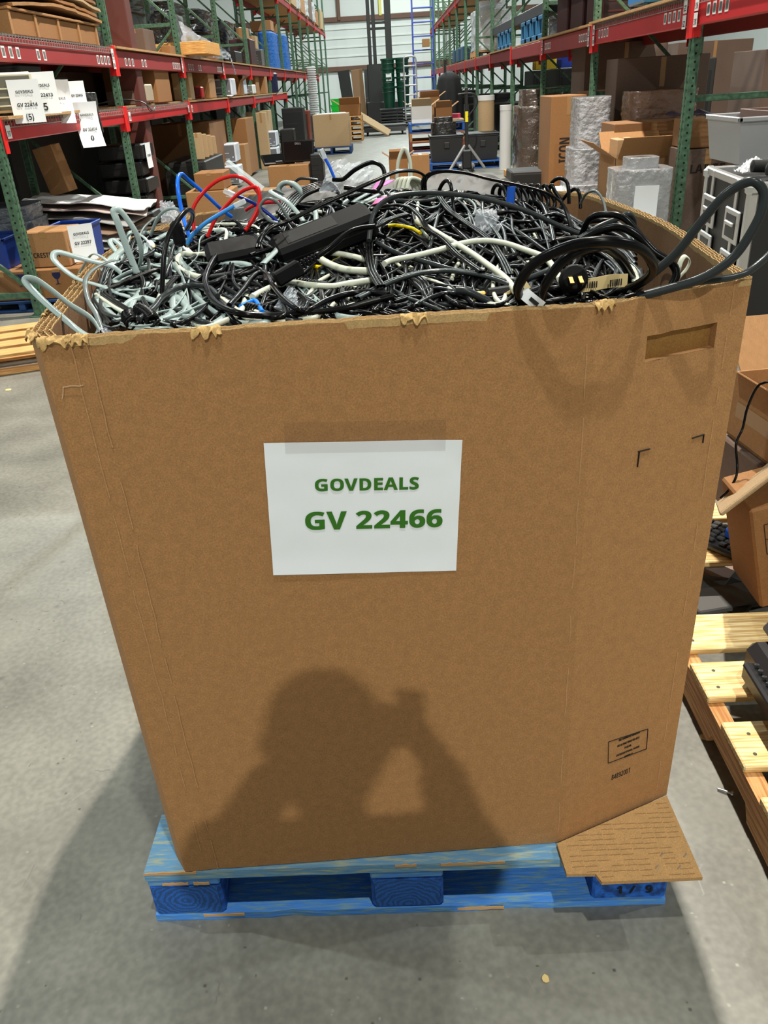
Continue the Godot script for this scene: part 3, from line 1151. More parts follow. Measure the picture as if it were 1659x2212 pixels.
func left_racks() -> void:
	var zs := []
	for k in 13:
		zs.append(-6.2 - 3.05 * k)
	for k in zs.size():
		upright(LEFT_X, -1.0, zs[k], 6.6, "green steel rack upright of the left row, %s from the near end" % ordinal(k), k < 4)
	var tags := {0: [[1.42, 0.0, "517"]], 1: [[1.42, 0, "515"], [-1.42, 0, "513"]], 2: [[1.42, 0, "511"]]}
	for k in 6:
		beam(LEFT_X, -1.0, zs[k], zs[k + 1], 1.335, 0.125, "bright red lower beam on the front of the left rack, bay %s from the near end" % ["one", "two", "three", "four", "five", "six"][k], tags.get(k, []), k in [3])
		beam(LEFT_X - DEEP + 0.03, 1.0, zs[k], zs[k + 1], 1.335, 0.125, "red lower beam on the rear of the left rack, bay %s from the near end" % ["one", "two", "three", "four", "five", "six"][k], [], true)
	var grp := []
	for b in [1.15, 1.02, 0.89, 0.5, 0.37]:
		grp.append([b, -0.02, ""])
	for b in [-0.98, -1.09, -1.2, -1.31]:
		grp.append([b, -0.02, ""])
	grp.append([-1.43, 0.04, "516"])
	grp.append([-1.43, -0.05, "514"])
	for k in 10:
		beam(LEFT_X, -1.0, zs[k], zs[k + 1], 1.875, 0.16, "faded red upper beam on the front of the left rack, %s bay from the near end" % ordinal(k), grp if k < 3 else [], true)
		beam(LEFT_X - DEEP + 0.03, 1.0, zs[k], zs[k + 1], 1.875, 0.16, "faded red upper beam on the rear of the left rack, %s bay from the near end" % ordinal(k), [], true)
	for k in range(2, 12):
		beam(LEFT_X, -1.0, zs[k], zs[k + 1], 3.6, 0.14, "pale red top level beam on the left rack's front, %s bay" % ordinal(k), [], true)
		beam(LEFT_X - DEEP + 0.03, 1.0, zs[k], zs[k + 1], 3.6, 0.14, "pale red top level beam on the rear of the left rack, %s bay" % ordinal(k), [], true)
		shelf_board(LEFT_X, -1.0, zs[k], zs[k + 1], 3.625, "chipboard deck on the left rack's top level, %s bay from the near end" % ordinal(k))
	wire_deck(LEFT_X, -1.0, zs[0], zs[1], 1.345, "wire mesh deck on the lower left shelf, nearest bay")
	wire_deck(LEFT_X, -1.0, zs[1], zs[2], 1.345, "wire mesh deck under the cable bundle on the lower left shelf")
	wire_deck(LEFT_X, -1.0, zs[0], zs[1], 1.885, "wire mesh deck under the pile of cardboard sheets on the upper left shelf")
	wire_deck(LEFT_X, -1.0, zs[4], zs[5], 1.345, "wire mesh deck on the lower left shelf, fifth bay")
	shelf_board(LEFT_X, -1.0, zs[0] - 0.02, zs[0] - 1.55, 1.372, "thick chipboard laid on wire deck under the beige box", 0.07)
	for k in range(1, 6):
		shelf_board(LEFT_X - 0.1 if k < 2 else LEFT_X, -1.0, zs[k], zs[k + 1], 1.37, "chipboard deck on the lower left shelf, %s bay from the near end" % ordinal(k), 0.0 if k < 2 else 0.02)
	for k in range(1, 10):
		shelf_board(LEFT_X, -1.0, zs[k], zs[k + 1], 1.905, "chipboard deck on the upper left shelf, %s bay from the near end" % ordinal(k), 0.04)


func right_racks() -> void:
	var zs := []
	for k in 14:
		zs.append(-3.5 - 3.1 * k)
	for k in zs.size():
		upright(RIGHT_X, 1.0, zs[k], 6.6, "green steel rack upright of the right row, %s from the near end" % ordinal(k), k < 4)
	var grp := []
	for b in [1.26, 1.15, 1.04, 0.93]:
		grp.append([b, 0.0, ""])
	for b in [-0.9, -1.01, -1.12, -1.23]:
		grp.append([b, 0.0, ""])
	for k in 13:
		var st := []
		if k < 3:
			st = grp.duplicate()
			st.append([1.43, 0.045, ["521", "523", "525"][k]])
			st.append([1.43, -0.05, ["520", "522", "524"][k]])
			st.append([-1.43, 0.045, ["516", "519", "521"][k]])
			st.append([-1.43, -0.05, ["518", "518", "520"][k]])
		beam(RIGHT_X, 1.0, zs[k], zs[k + 1], 1.83, 0.165, "red upper beam on the front of the right rack, %s bay from the near end" % ordinal(k), st, k > 1)
		beam(RIGHT_X + DEEP - 0.03, -1.0, zs[k], zs[k + 1], 1.83, 0.165, "red upper beam on the rear of the right rack, %s bay from the near end" % ordinal(k), [], true)
		if k > 2:
			beam(RIGHT_X, 1.0, zs[k], zs[k + 1], 3.5, 0.14, "pale red top level beam on the front of the right rack, %s bay" % ordinal(k), [], true)
			shelf_board(RIGHT_X, 1.0, zs[k], zs[k + 1], 3.525, "chipboard deck on the right rack's top level, %s bay from the near end" % ordinal(k))
		if k == 0:
			wire_deck(RIGHT_X, 1.0, zs[k], zs[k + 1], 1.84, "wire mesh deck on the right rack, nearest bay")
		elif k == 1:
			wire_deck(RIGHT_X, 1.0, zs[k], zs[k + 1], 1.84, "wire mesh deck under the pale board on the right rack, second bay")
			shelf_board(RIGHT_X, 1.0, zs[k], zs[k + 1], 1.868, "pale chipboard deck on the right rack, second bay from the near end", 0.05)
		else:
			shelf_board(RIGHT_X, 1.0, zs[k], zs[k + 1], 1.856, "chipboard deck on the right rack, %s bay from the near end" % ordinal(k), 0.05 if k in [2, 4] else 0.0)
	# the next row beyond
	for k in 4:
		upright(6.6, 1.0, -6.0 - 3.1 * k, 5.0, "green rack upright standing in the row behind the right racks, %s from the near end" % ordinal(k), false)
	for k in 3:
		beam(6.6, 1.0, -6.0 - 3.1 * k, -9.1 - 3.1 * k, 1.95, 0.15, "red beam seen through the right racks on the row behind, %s bay" % ordinal(k), [], false)


# ---------------------------------------------------------------- goods
# the face that a thing at depth z shows, from where its corners lie in view: centre of its base, width, height
func spot(x0: float, y0: float, x1: float, y1: float, z: float, floor_y := -1.0) -> Dictionary:
	var ym := (y0 + y1) / 2
	var l := on_z(x0, ym, z).x
	var r := on_z(x1, ym, z).x
	var xm := (x0 + x1) / 2
	var top := on_z(xm, y0, z).y
	var low: float = floor_y if floor_y >= 0.0 else on_z(xm, y1, z).y
	var x := (l + r) / 2
	if floor_y > 1.3:
		x = minf(x, -2.74 - (r - l) / 2)
	return {"at": Vector3(x, low, z), "w": r - l, "h": top - low}


const KRAFTS := [Color(0.66, 0.46, 0.27), Color(0.72, 0.53, 0.34), Color(0.60, 0.42, 0.26), Color(0.46, 0.37, 0.32), Color(0.78, 0.66, 0.50)]


func kraft_n(k: int) -> StandardMaterial3D:
	return kraft("carton kraft %d" % k, KRAFTS[k])


# a carton standing at s; its near face at s.at.z, `deep` towards -z. open: flaps stand open
func carton(label: String, s: Dictionary, deep: float, shade := 0, open := false, words := "", turn := 0.0, group := "") -> Node3D:
	var m := kraft_n(shade)
	var o := thing("carton", label, "box", s.at + Vector3(0, 0, -deep / 2), turn, group)
	var w: float = s.w
	var h: float = s.h
	if open:
		var g := Shape.new()
		var t := 0.006
		g.box(Vector3(0, 0.004, 0), Vector3(w, 0.008, deep))
		for k in [-1.0, 1.0]:
			g.box(Vector3(k * (w / 2 - t / 2), h / 2, 0), Vector3(t, h, deep), Basis(), 0.001)
			g.box(Vector3(0, h / 2, k * (deep / 2 - t / 2)), Vector3(w, h, t), Basis(), 0.001)
		part("body", g, m, o)
		for k in [-1.0, 1.0]:
			var f := Shape.new()
			f.box(Vector3(0, 0, 0), Vector3(0.005, deep * 0.42, deep * 0.94), Basis(Vector3.BACK, -k * 1.0), 0.001)
			part("flap", f, m, o).position = Vector3(k * (w / 2 + deep * 0.17), h + deep * 0.11, 0)
			var f2 := Shape.new()
			f2.box(Vector3.ZERO, Vector3(w * 0.94, deep * 0.42, 0.005), Basis(Vector3.RIGHT, k * 0.8), 0.001)
			part("flap", f2, m, o).position = Vector3(0, h + deep * 0.14, k * (deep / 2 + deep * 0.15))
	else:
		part("body", boxed(Vector3(0, h / 2, 0), Vector3(w, h, deep), 0.006), m, o)
		var tape := mat("carton tape", Color(0.62, 0.47, 0.30), 0.3)
		var g := Shape.new()
		g.box(Vector3(0, h + 0.0006, 0), Vector3(minf(0.05, w * 0.2), 0.0012, deep - 0.014))
		g.box(Vector3(0, h - h * 0.09, deep / 2 + 0.0006), Vector3(minf(0.05, w * 0.2), h * 0.17, 0.0012))
		part("tape", g, tape, o)
		var seam := Shape.new()
		seam.box(Vector3(0, h + 0.0003, 0), Vector3(0.003, 0.0016, deep - 0.016))
		part("seam", seam, mat("seam shade", Color(0.25, 0.17, 0.1), 0.9), o)
	if words:
		lettering("printed_text", words, h * 0.14, w * 0.6, mat("carton ink", Color(0.1, 0.08, 0.07), 0.8), o, Transform3D(Basis(), Vector3(0, h * 0.35, deep / 2 + 0.0012)))
	return o


# a plain boxy appliance: body, face plate, vents, feet
func appliance(called: String, label: String, category: String, s: Dictionary, deep: float, color: Color, rough := 0.5, rows := 4, group := "", turn := 0.0) -> Node3D:
	var o := thing(called, label, category, s.at + Vector3(0, 0, -deep / 2), turn, group)
	var w: float = s.w
	var h: float = s.h
	var m := mat("appliance %s" % color.to_html(false), color, rough)
	var d := mat("appliance trim %s" % color.darkened(0.5).to_html(false), color.darkened(0.5), 0.6)
	part("body", boxed(Vector3(0, h / 2 + 0.008, 0), Vector3(w, h - 0.016, deep), minf(0.015, h * 0.1)), m, o)
	part("face_plate", boxed(Vector3(0, h / 2 + 0.005, deep / 2 + 0.001), Vector3(w * 0.88, h * 0.8, 0.008), 0.003), d, o)
	for k in rows:
		part("slot", boxed(Vector3(-w * 0.08, h * (0.22 + 0.6 * k / maxf(1, rows)), deep / 2 + 0.006), Vector3(w * 0.6, h * 0.035, 0.006), 0.001), m, o)
	part("button", boxed(Vector3(w * 0.36, h * 0.3, deep / 2 + 0.006), Vector3(w * 0.05, w * 0.05, 0.008), 0.002), m, o)
	for x in [-1, 1]:
		for z in [-1, 1]:
			part("foot", boxed(Vector3(x * w * 0.42, 0.005, z * deep * 0.42), Vector3(0.03, 0.012, 0.03), 0.002), d, o)
	return o


# stretch wrapped goods: lumpy tiers under shiny film
func wrapped(label: String, s: Dictionary, deep: float, color: Color, tiers: Array, seedy: float, group := "") -> Node3D:
	var o := thing("wrapped_load", label, "wrapped goods", s.at + Vector3(0, 0, -deep / 2), 0.0, group)
	var film := mat("film %s" % color.to_html(false), color, 0.22, 0.0, null, Vector3(3, 3, 3), bump_tex("film creases", 0.012, 5, 12.0))
	film.clearcoat_enabled = true
	film.clearcoat = 0.8
	film.clearcoat_roughness = 0.12
	var y := 0.0
	for k in tiers.size():
		var t: Array = tiers[k]
		var w: float = s.w * t[0]
		var h: float = s.h * t[1]
		var dp: float = deep * t[0]
		var g := Shape.new()
		var y0 := y
		g.sheet(func(u, v):
			var a: float = -u * TAU + PI * 0.75
			var c := Vector2(cos(a), sin(a))
			var k2 := pow(pow(absf(c.x), 5) + pow(absf(c.y), 5), -0.2)
			var cap := clampf(minf(v, 1.0 - v) * 9.0, 0.0, 1.0)
			cap = sqrt(1.0 - (1.0 - cap) * (1.0 - cap))
			var lump := 1.0 + 0.07 * wobble.get_noise_3d(c.x * 1.6 + seedy, v * h * 5.0 + k * 3.0, c.y * 1.6) + 0.025 * wobble.get_noise_3d(c.x * 2.0, v * h * 38.0, c.y * 2.0 + seedy)
			return Vector3(c.x * k2 * w / 2 * lump * cap, y0 + h * clampf((v * 9.0 - 1.0) / 7.0, 0.0, 1.0) * 1.0, c.y * k2 * dp / 2 * lump * cap), 40, 36, 0.001, false)
		part("wrapped_tier", g, film, o)
		y += h * 0.985
	return o


func tote(label: String, s: Dictionary, deep: float, m: Material, called := "plastic_bin", group := "") -> Node3D:
	var o := thing(called, label, "bin", s.at + Vector3(0, 0, -deep / 2), 0.0, group)
	var w: float = s.w
	var h: float = s.h
	var g := Shape.new()
	var t := 0.006
	var k := 0.9
	for a in 4:
		var b := Basis(Vector3.UP, a * PI / 2)
		var hw := (w if a % 2 == 0 else deep) / 2
		var hd := (deep if a % 2 == 0 else w) / 2
		var c := [Vector3(-hw * k, 0, hd * k), Vector3(hw * k, 0, hd * k), Vector3(hw, h, hd), Vector3(-hw, h, hd)]
		g.quad(b * c[0], b * c[1], b * c[2], b * c[3])
		var inn := Vector3(0, 0, -t)
		g.quad(b * (c[1] + inn), b * (c[0] + inn), b * (c[3] + inn), b * (c[2] + inn))
	g.box(Vector3(0, 0.004, 0), Vector3(w * k, 0.008, deep * k))
	part("shell", g, m, o)
	var r := Shape.new()
	for x in [-1.0, 1.0]:
		r.box(Vector3(x * w / 2, h, 0), Vector3(0.02, 0.022, deep + 0.02), Basis(), 0.004)
		r.box(Vector3(0, h, x * deep / 2), Vector3(w + 0.02, 0.022, 0.02), Basis(), 0.004)
	part("rim", r, m, o)
	return o


func note(label: String, at: Vector3, turn: float, w: float, h: float, curl: float, words: Array, lean := 0.0) -> Node3D:
	var o := thing("paper_sheet", label, "paper", at)
	o.basis = Basis(Vector3.UP, turn) * Basis(Vector3.RIGHT, lean)
	var g := Shape.new()
	g.sheet(func(u, v): return Vector3((u - 0.5) * w, (v - 0.5) * h, curl * (v - 0.5) * (v - 0.5) * 4.0 + curl * 0.15 * sin(u * 5.0)), 10, 14, 0.0006)
	part("sheet", g, mat("paper white", Color(0.95, 0.965, 0.985), 0.6), o)
	var ink := mat("note ink", Color(0.12, 0.14, 0.12), 0.8)
	for k in words.size():
		var y: float = words[k][1] * h
		lettering("lettering", words[k][0], words[k][2], words[k][3], ink, o, Transform3D(Basis(), Vector3(0, y, curl * pow(y / h, 2) * 4.0 + absf(curl) * 0.2 + 0.003)))
	return o


func pallet(label: String, at: Vector3, w: float, deep: float, m: Material, boards := 6, turn := 0.0, group := "", tall := 0.13) -> Node3D:
	var o := thing("wooden_pallet", label, "pallet", at, turn, group)
	var b := deep / (boards + (boards - 1) * 0.55)
	for k in boards:
		part("deck_board", boxed(Vector3(0, tall - 0.01, deep / 2 - b / 2 - k * b * 1.55), Vector3(w, 0.02, b), 0.003), m, o)
	for x in [-1.0, 0.0, 1.0]:
		part("stringer", boxed(Vector3(x * (w / 2 - 0.025), tall / 2, 0), Vector3(0.05, tall - 0.04, deep - 0.004), 0.003), m, o)
	for k in 3:
		part("bottom_board", boxed(Vector3(0, 0.01, (k - 1) * (deep / 2 - 0.06)), Vector3(w, 0.018, 0.1), 0.003), m, o)
	return o


func left_goods() -> void:
	var base := 1.375
	var up := 1.912
	var black := Color(0.05, 0.05, 0.055)
	# upper shelf, nearest bay: flattened cardboard piled on an open cardboard tray
	var s := spot(0, 40, 185, 92, -7.3, 1.895)
	var tray := thing("cardboard_tray", "open sided brown cardboard pallet tray under the pile of flattened cardboard", "pallet", Vector3(-3.2, 1.895, -7.9))
	part("deck", boxed(Vector3(0, 0.17, 0), Vector3(1.0, 0.018, 2.1), 0.003), kraft_n(1), tray)
	for k in 5:
		part("support", boxed(Vector3(0, 0.08, 1.02 - k * 0.5), Vector3(0.98, 0.158, 0.04), 0.003), kraft_n(1), tray)
	for k in 3:
		part("support", boxed(Vector3(-0.46 + k * 0.46, 0.08, 0), Vector3(0.03, 0.15, 2.05), 0.003), kraft_n(0), tray)
	for k in 9:
		var g := Shape.new()
		var hz := 1.95 + 0.35 * wobble.get_noise_2d(k * 3.0, 1.0)
		g.sheet(func(u, v): return Vector3((v - 0.5) * 1.02 + 0.03 * wobble.get_noise_2d(u * 8.0, k * 5.0 + v), 0.014 * wobble.get_noise_2d(u * 3.0 + k * 2.0, v * 3.0) - 0.05 * pow(absf(u - 0.5) * 2.0, 2), (u - 0.5) * hz), 20, 8, 0.022)
		var c := one("cardboard_sheet", "flattened brown cardboard piled on the tray on the upper left shelf, %s from the bottom" % ordinal(k), "cardboard", g, kraft_n([1, 0, 4, 2, 1][k % 5]), "flattened cardboard pile")
		c.position = Vector3(-3.2 + 0.05 * wobble.get_noise_2d(k * 2.0, 8.0), 2.15 + 0.05 * k, -7.95 + 0.09 * k * wobble.get_noise_2d(k * 1.5, 3.0) * 2.0)
	var rust := mat("column rust", Color(0.36, 0.17, 0.14), 0.6)
	var col := structure("trim_1", boxed(Vector3.ZERO, Vector3(0.22, 9.0, 0.22), 0.01), rust, "dark rust red building column standing behind the upper left shelf", "column")
	col.position = on_z(262, 60, -10.2) * Vector3(1, 0, 1) + Vector3(0, 4.5, 0)
	wrapped("black goods wrapped in clear film on the upper left shelf beside the pine crate", spot(318, 28, 372, 106, -12.6, up), 1.0, Color(0.10, 0.10, 0.11), [[1.0, 1.0]], 2.0)
	carton("brown carton behind the rust red column on the upper left shelf", spot(270, 62, 312, 104, -11.4, up), 0.5, 3)
	carton("low flat brown scrap carton lying on the upper left shelf before the black wrapped goods", spot(352, 98, 372, 112, -11.9, up), 0.3, 0)
	# trailing film
	var film := clear_plastic("loose film", Color(0.85, 0.87, 0.92), 0.5, 0.27)
	film.normal_enabled = true
	film.normal_texture = bump_tex("film creases", 0.012, 5, 12.0)
	film.uv1_triplanar = true
	film.uv1_scale = Vector3(3, 3, 3)
	var g2 := Shape.new()
	var top := curve(PackedVector3Array([on_z(388, 45, -12.6), on_z(420, 70, -12.8), on_z(452, 88, -13.6), on_x(492, 112, -2.66), on_x(500, 130, -2.62), on_x(508, 158, -2.62)]), 6)
	g2.sheet(func(u, v):
		var q: float = u * (top.size() - 1)
		var p := top[int(q)].lerp(top[mini(int(q) + 1, top.size() - 1)], q - int(q))
		var drop := lerpf(0.42, 0.10, minf(1.0, u * 1.6))
		return p + Vector3(0.04 * wobble.get_noise_2d(u * 12.0, v * 4.0), -drop * (1.0 - v) * (1.0 if u < 0.62 else 0.3) , 0.07 * wobble.get_noise_2d(u * 9.0, v * 5.0 + 9.0)), 36, 8, 0.002, false)
	one("plastic_film", "loose clear stretch film trailing over the pine crate and the upper left beam", "plastic film", g2, film)
	var pine := timber("crate pine", Color(0.90, 0.70, 0.42), "x")
	var cr := thing("wooden_crate", "pale pine crate of short boards on the upper left shelf", "crate", spot(385, 104, 430, 126, -12.4, up).at + Vector3(0, 0, -0.5))
	for k in 7:
		part("plank", boxed(Vector3(0.2, 0.075, 0.46 - k * 0.15), Vector3(0.62, 0.15, 0.12), 0.004), pine, cr)
	part("end_board", boxed(Vector3(0.0, 0.07, 0.535), Vector3(0.4, 0.14, 0.02), 0.003), pine, cr)
	carton("brown open carton at the end of the trailing film on the upper left shelf", spot(492, 110, 512, 134, -15.0, up), 0.7, 2)
	appliance("equipment_case", "black case left of the red case on the upper left shelf", "case", spot(520, 108, 538, 140, -17.0, up), 0.8, black)
	appliance("equipment_case", "black and dark red case on the upper left shelf between green posts", "case", {"at": Vector3(-2.98, up, -19.2), "w": 0.42, "h": 0.485}, 0.8, Color(0.20, 0.03, 0.05))
	carton("small tan carton standing on grey equipment on the upper left shelf", {"at": Vector3(-3.0, 2.275, -21.05), "w": 0.22, "h": 0.26}, 0.4, 4)
	appliance("equipment_case", "grey cart of equipment under the small tan carton on the upper left shelf", "case", {"at": Vector3(-2.95, up, -21.0), "w": 0.34, "h": 0.355}, 0.7, grey(0.4))
	carton("carton with pale lid on the upper left shelf, seen high between posts", {"at": Vector3(-2.95, 2.405, -19.4), "w": 0.2, "h": 0.2}, 0.4, 1)
	var blue := mat("blue cover", Color(0.10, 0.36, 0.66), 0.6, 0.0, null, Vector3(2, 2, 2), bump_tex("film creases", 0.012, 5, 12.0))
	for q in [[588, 64, 622, 150, -23.0, "blue covered bale leaning on the upper left shelf behind the green posts"], [632, 68, 682, 150, -25.6, "large bright blue covered bale at the far end of the upper left shelf"]]:
		var ss := spot(q[0], q[1], q[2], q[3], q[4], up)
		var o := thing("covered_bale", q[5], "bale", ss.at + Vector3(0, 0, -0.6))
		var g := Shape.new()
		var w: float = ss.w
		var h: float = ss.h
		g.sheet(func(u, v):
			var a: float = -u * TAU + PI * 0.75
			var c := Vector2(cos(a), sin(a))
			var k2 := pow(pow(absf(c.x), 6) + pow(absf(c.y), 6), -1.0 / 6.0)
			var cap := clampf((1.0 - v) * 8.0, 0.0, 1.0)
			return Vector3(c.x * k2 * w / 2 * (1.0 + 0.05 * wobble.get_noise_3d(c.x * 2, v * 4.0, c.y * 2)) * (1.06 - 0.12 * v) * cap, minf(v * 1.1, 1.0) * h, c.y * k2 * 0.6 * cap), 32, 24, 0.002, false)
		part("cover", g, blue, o)
		carton("tan carton on top of the %s blue bale on the upper left shelf" % ("smaller" if q[0] < 600 else "larger"), {"at": Vector3(ss.at.x - 0.1, up + h + 0.01, q[4] - 0.25), "w": 0.5, "h": 0.22}, 0.6, 1)
	# lower shelf, nearest bay
	var z := -6.55
	s = spot(4, 190, 50, 266, z, base)
	var beige := appliance("computer_case", "beige desktop computer case with a taped paper on the lower left shelf", "computer", {"at": Vector3(-2.78, base, -6.45), "w": 0.34, "h": 0.27}, 0.40, Color(0.80, 0.78, 0.68), 0.5, 3, "", 0.55)
	appliance("equipment_case", "black case behind the beige computer on the lower left shelf", "case", {"at": Vector3(-3.0, base, -6.98), "w": 0.46, "h": 0.34}, 0.45, black)
	note("white paper sheet on the beige computer's side, marked with a circled five", on_z(57, 219, -6.52), 0.55, 0.2159, 0.2794, 0.003, [["GOVDEALS", 0.22, 0.018, 0.12], ["GV 22414", -0.08, 0.024, 0.14], ["(5)", -0.36, 0.04, 0.05]])
	note("white paper sheet taped behind the beige computer, on the black case", on_z(92, 201, -6.82), 0.55, 0.2159, 0.2794, 0.003, [["GOVDEALS", 0.18, 0.018, 0.12], ["GV 22413", -0.05, 0.022, 0.14], ["5", -0.33, 0.05, 0.03]])
	note("white paper sheet bent like a sail beside the black bag on the lower left shelf", on_z(127, 224, -7.5), 0.35, 0.2159, 0.33, 0.06, [["GOVDEALS", 0.1, 0.018, 0.12]], -0.25)
	appliance("equipment_case", "dark grey speaker box carrying a small paper on the lower left shelf", "case", {"at": Vector3(-3.1, base, -8.0), "w": 0.4, "h": 0.26}, 0.4, Color(0.13, 0.13, 0.14))
	note("narrow white paper on the dark grey speaker box, lower left shelf", on_z(166, 206, -7.9), 0.7, 0.16, 0.22, 0.003, [["GV 22416", 0.0, 0.02, 0.1]])
	var bag := wrapped("black fabric bag with a strap hanging over the lower left beam", {"at": Vector3(-2.86, base, -8.15), "w": 0.3, "h": 0.13}, 0.42, Color(0.03, 0.03, 0.035), [[1.0, 1.0]], 9.0)
	bag.name = "fabric_bag"
	bag.set_meta("category", "bag")
	for zz in [-8.02, -8.30]:
		var st := Shape.new()
		st.ribbon(curve(PackedVector3Array([Vector3(-2.8, 1.45, zz), Vector3(-2.68, 1.40, zz), Vector3(-2.665, 1.30, zz), Vector3(-2.668, 1.17, zz - 0.05)])), 0.05, 0.006)
		part("strap", st, mat("strap black", grey(0.03), 0.8), bag).position = -bag.position
	note("long white paper curling down over the lower left beam", on_z(191, 270, -7.9), 0.75, 0.2159, 0.36, 0.03, [["GOVDEALS", 0.22, 0.018, 0.12], ["GV 22454", -0.1, 0.024, 0.13], ["0", -0.3, 0.04, 0.03]], -0.1)
	# second bay of the lower shelf
	carton("large brown file carton at the back of the lower left shelf, second bay", {"at": Vector3(-3.05, base, -10.9), "w": 0.62, "h": 0.40}, 0.7, 0)
	carton("small brown carton on the lower left shelf beside the beige projector", {"at": Vector3(-2.95, base, -10.05), "w": 0.3, "h": 0.14}, 0.3, 3)
	appliance("projector", "beige projector on the lower left shelf before the large file carton", "projector", {"at": Vector3(-2.88, base, -10.45), "w": 0.26, "h": 0.2}, 0.3, Color(0.68, 0.63, 0.55), 0.5, 2)
	var bc := mat("bundle black", grey(0.03), 0.35)
	var bundle := thing("cable_bundle", "bundle of thin black cables drooping over the lower left beam", "cable", Vector3(-2.75, base, -9.9))
	for k in 7:
		var t := Shape.new()
		var e := wobble.get_noise_2d(k * 2.0, 4.0)
		t.tube(curve(PackedVector3Array([Vector3(-0.3, 0.03, 0.4), Vector3(-0.1, 0.05 + 0.02 * e, 0.2), Vector3(0.08, 0.02, 0.05 * e), Vector3(0.10 + 0.02 * e, -0.06 - 0.04 * absf(e), -0.25 - 0.08 * e), Vector3(0.09, -0.02 + 0.02 * e, -0.5)])), 0.005, 6)
		part("strand", t, bc, bundle)
	# further bays of the lower shelf
	carton("white carton standing just past the third green post, lower left shelf", {"at": Vector3(-2.86, base, -12.75), "w": 0.24, "h": 0.34}, 0.25, 4)
	carton("tan file carton with lid on the lower left shelf, third bay", {"at": Vector3(-2.98, base, -14.1), "w": 0.5, "h": 0.36}, 0.5, 1)
	carton("long brown carton in shade behind the tan file carton, lower left shelf", {"at": Vector3(-3.2, base, -13.1), "w": 0.5, "h": 0.36}, 0.7, 2)
	appliance("toolbox", "small bright red plastic toolbox on the lower left shelf, third bay", "toolbox", {"at": Vector3(-2.82, base, -13.35), "w": 0.22, "h": 0.16}, 0.2, Color(0.75, 0.05, 0.10), 0.4, 1)
	appliance("printer", "white desktop printer on the lower left shelf just past the fourth post", "printer", {"at": Vector3(-2.9, base, -15.9), "w": 0.42, "h": 0.28}, 0.45, Color(0.86, 0.86, 0.90), 0.4, 2)
	note("loose white papers lying on the front edge of the lower left shelf", Vector3(-2.80, base + 0.01, -15.55), 0.0, 0.3, 0.5, 0.01, [], -PI / 2 + 0.02)
	carton("open brown carton on the lower left shelf between two white printers", {"at": Vector3(-2.95, base, -17.2), "w": 0.4, "h": 0.24}, 0.4, 0, true)
	appliance("printer", "tall white printer on the lower left shelf, fourth bay", "printer", {"at": Vector3(-2.92, base, -17.75), "w": 0.3, "h": 0.36}, 0.4, Color(0.80, 0.85, 0.92), 0.4, 2)
	appliance("printer", "low white printer on the lower left shelf near the fifth post", "printer", {"at": Vector3(-2.85, base, -18.35), "w": 0.34, "h": 0.18}, 0.4, Color(0.88, 0.88, 0.86), 0.4, 2)
	carton("tall tan carton on the lower left shelf, fifth bay, nearer of two", {"at": Vector3(-3.0, base, -19.3), "w": 0.5, "h": 0.36}, 0.5, 0)
	carton("tall tan carton on the lower left shelf, fifth bay, farther of two", {"at": Vector3(-2.9, base, -20.4), "w": 0.4, "h": 0.38}, 0.4, 1)
	var jar := thing("water_bottle", "dark blue lidded plastic drum on the lower left shelf, fifth bay", "drum", Vector3(-2.86, base, -22.2))
	var lg := Shape.new()
	lg.lathe(PackedVector2Array([Vector2(0.0, 0), Vector2(0.22, 0), Vector2(0.23, 0.02), Vector2(0.23, 0.40), Vector2(0.2, 0.43), Vector2(0, 0.43)]), Vector3.ZERO, 18)
	part("drum_body", lg, mat("drum blue", Color(0.07, 0.09, 0.22), 0.4), jar)
	part("drum_lid", boxed(Vector3(0, 0.44, 0), Vector3(0.3, 0.03, 0.3), 0.01), mat("drum blue", Color(0.07, 0.09, 0.22), 0.4), jar)
	# dark rear stock that closes the view through the bays
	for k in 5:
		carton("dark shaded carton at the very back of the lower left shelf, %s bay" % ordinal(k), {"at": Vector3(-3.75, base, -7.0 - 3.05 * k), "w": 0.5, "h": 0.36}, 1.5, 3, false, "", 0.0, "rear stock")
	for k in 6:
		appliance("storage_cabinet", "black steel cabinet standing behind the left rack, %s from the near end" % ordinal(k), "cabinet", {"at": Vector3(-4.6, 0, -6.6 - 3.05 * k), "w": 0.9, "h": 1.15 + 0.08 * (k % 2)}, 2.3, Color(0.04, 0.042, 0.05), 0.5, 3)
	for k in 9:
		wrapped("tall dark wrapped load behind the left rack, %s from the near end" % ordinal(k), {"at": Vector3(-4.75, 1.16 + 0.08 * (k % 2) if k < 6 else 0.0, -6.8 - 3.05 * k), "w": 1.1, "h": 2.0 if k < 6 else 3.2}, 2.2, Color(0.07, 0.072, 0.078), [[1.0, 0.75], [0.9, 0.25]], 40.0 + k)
	# floor level of the left rack
	var bl := mat("bin blue", Color(0.05, 0.20, 0.52), 0.45)
	pallet("blue pallet under the brown cartons at the left rack's foot", Vector3(-2.92, 0, -6.92), 1.0, 1.2, mat("pallet dark blue", Color(0.06, 0.22, 0.42), 0.8), 6, 0.0, "", 0.09)
	carton("brown carton with a goblet mark lowest at the left rack's foot, right one", {"at": Vector3(-2.60, 0.093, -6.34), "w": 0.36, "h": 0.22}, 0.45, 0)
	carton("brown carton with a goblet mark lowest at the left rack's foot, left one", {"at": Vector3(-3.03, 0.093, -6.34), "w": 0.42, "h": 0.22}, 0.45, 2)
	for x in [-2.60, -2.88]:
		goblet(Vector3(x, 0.20, -6.338), 0.09)
	var top_box := carton("brown carton with a maker's name and long white paper, on top of another carton", {"at": Vector3(-2.67, 0.316, -6.42), "w": 0.34, "h": 0.26}, 0.36, 1, false, "CRESTRON")
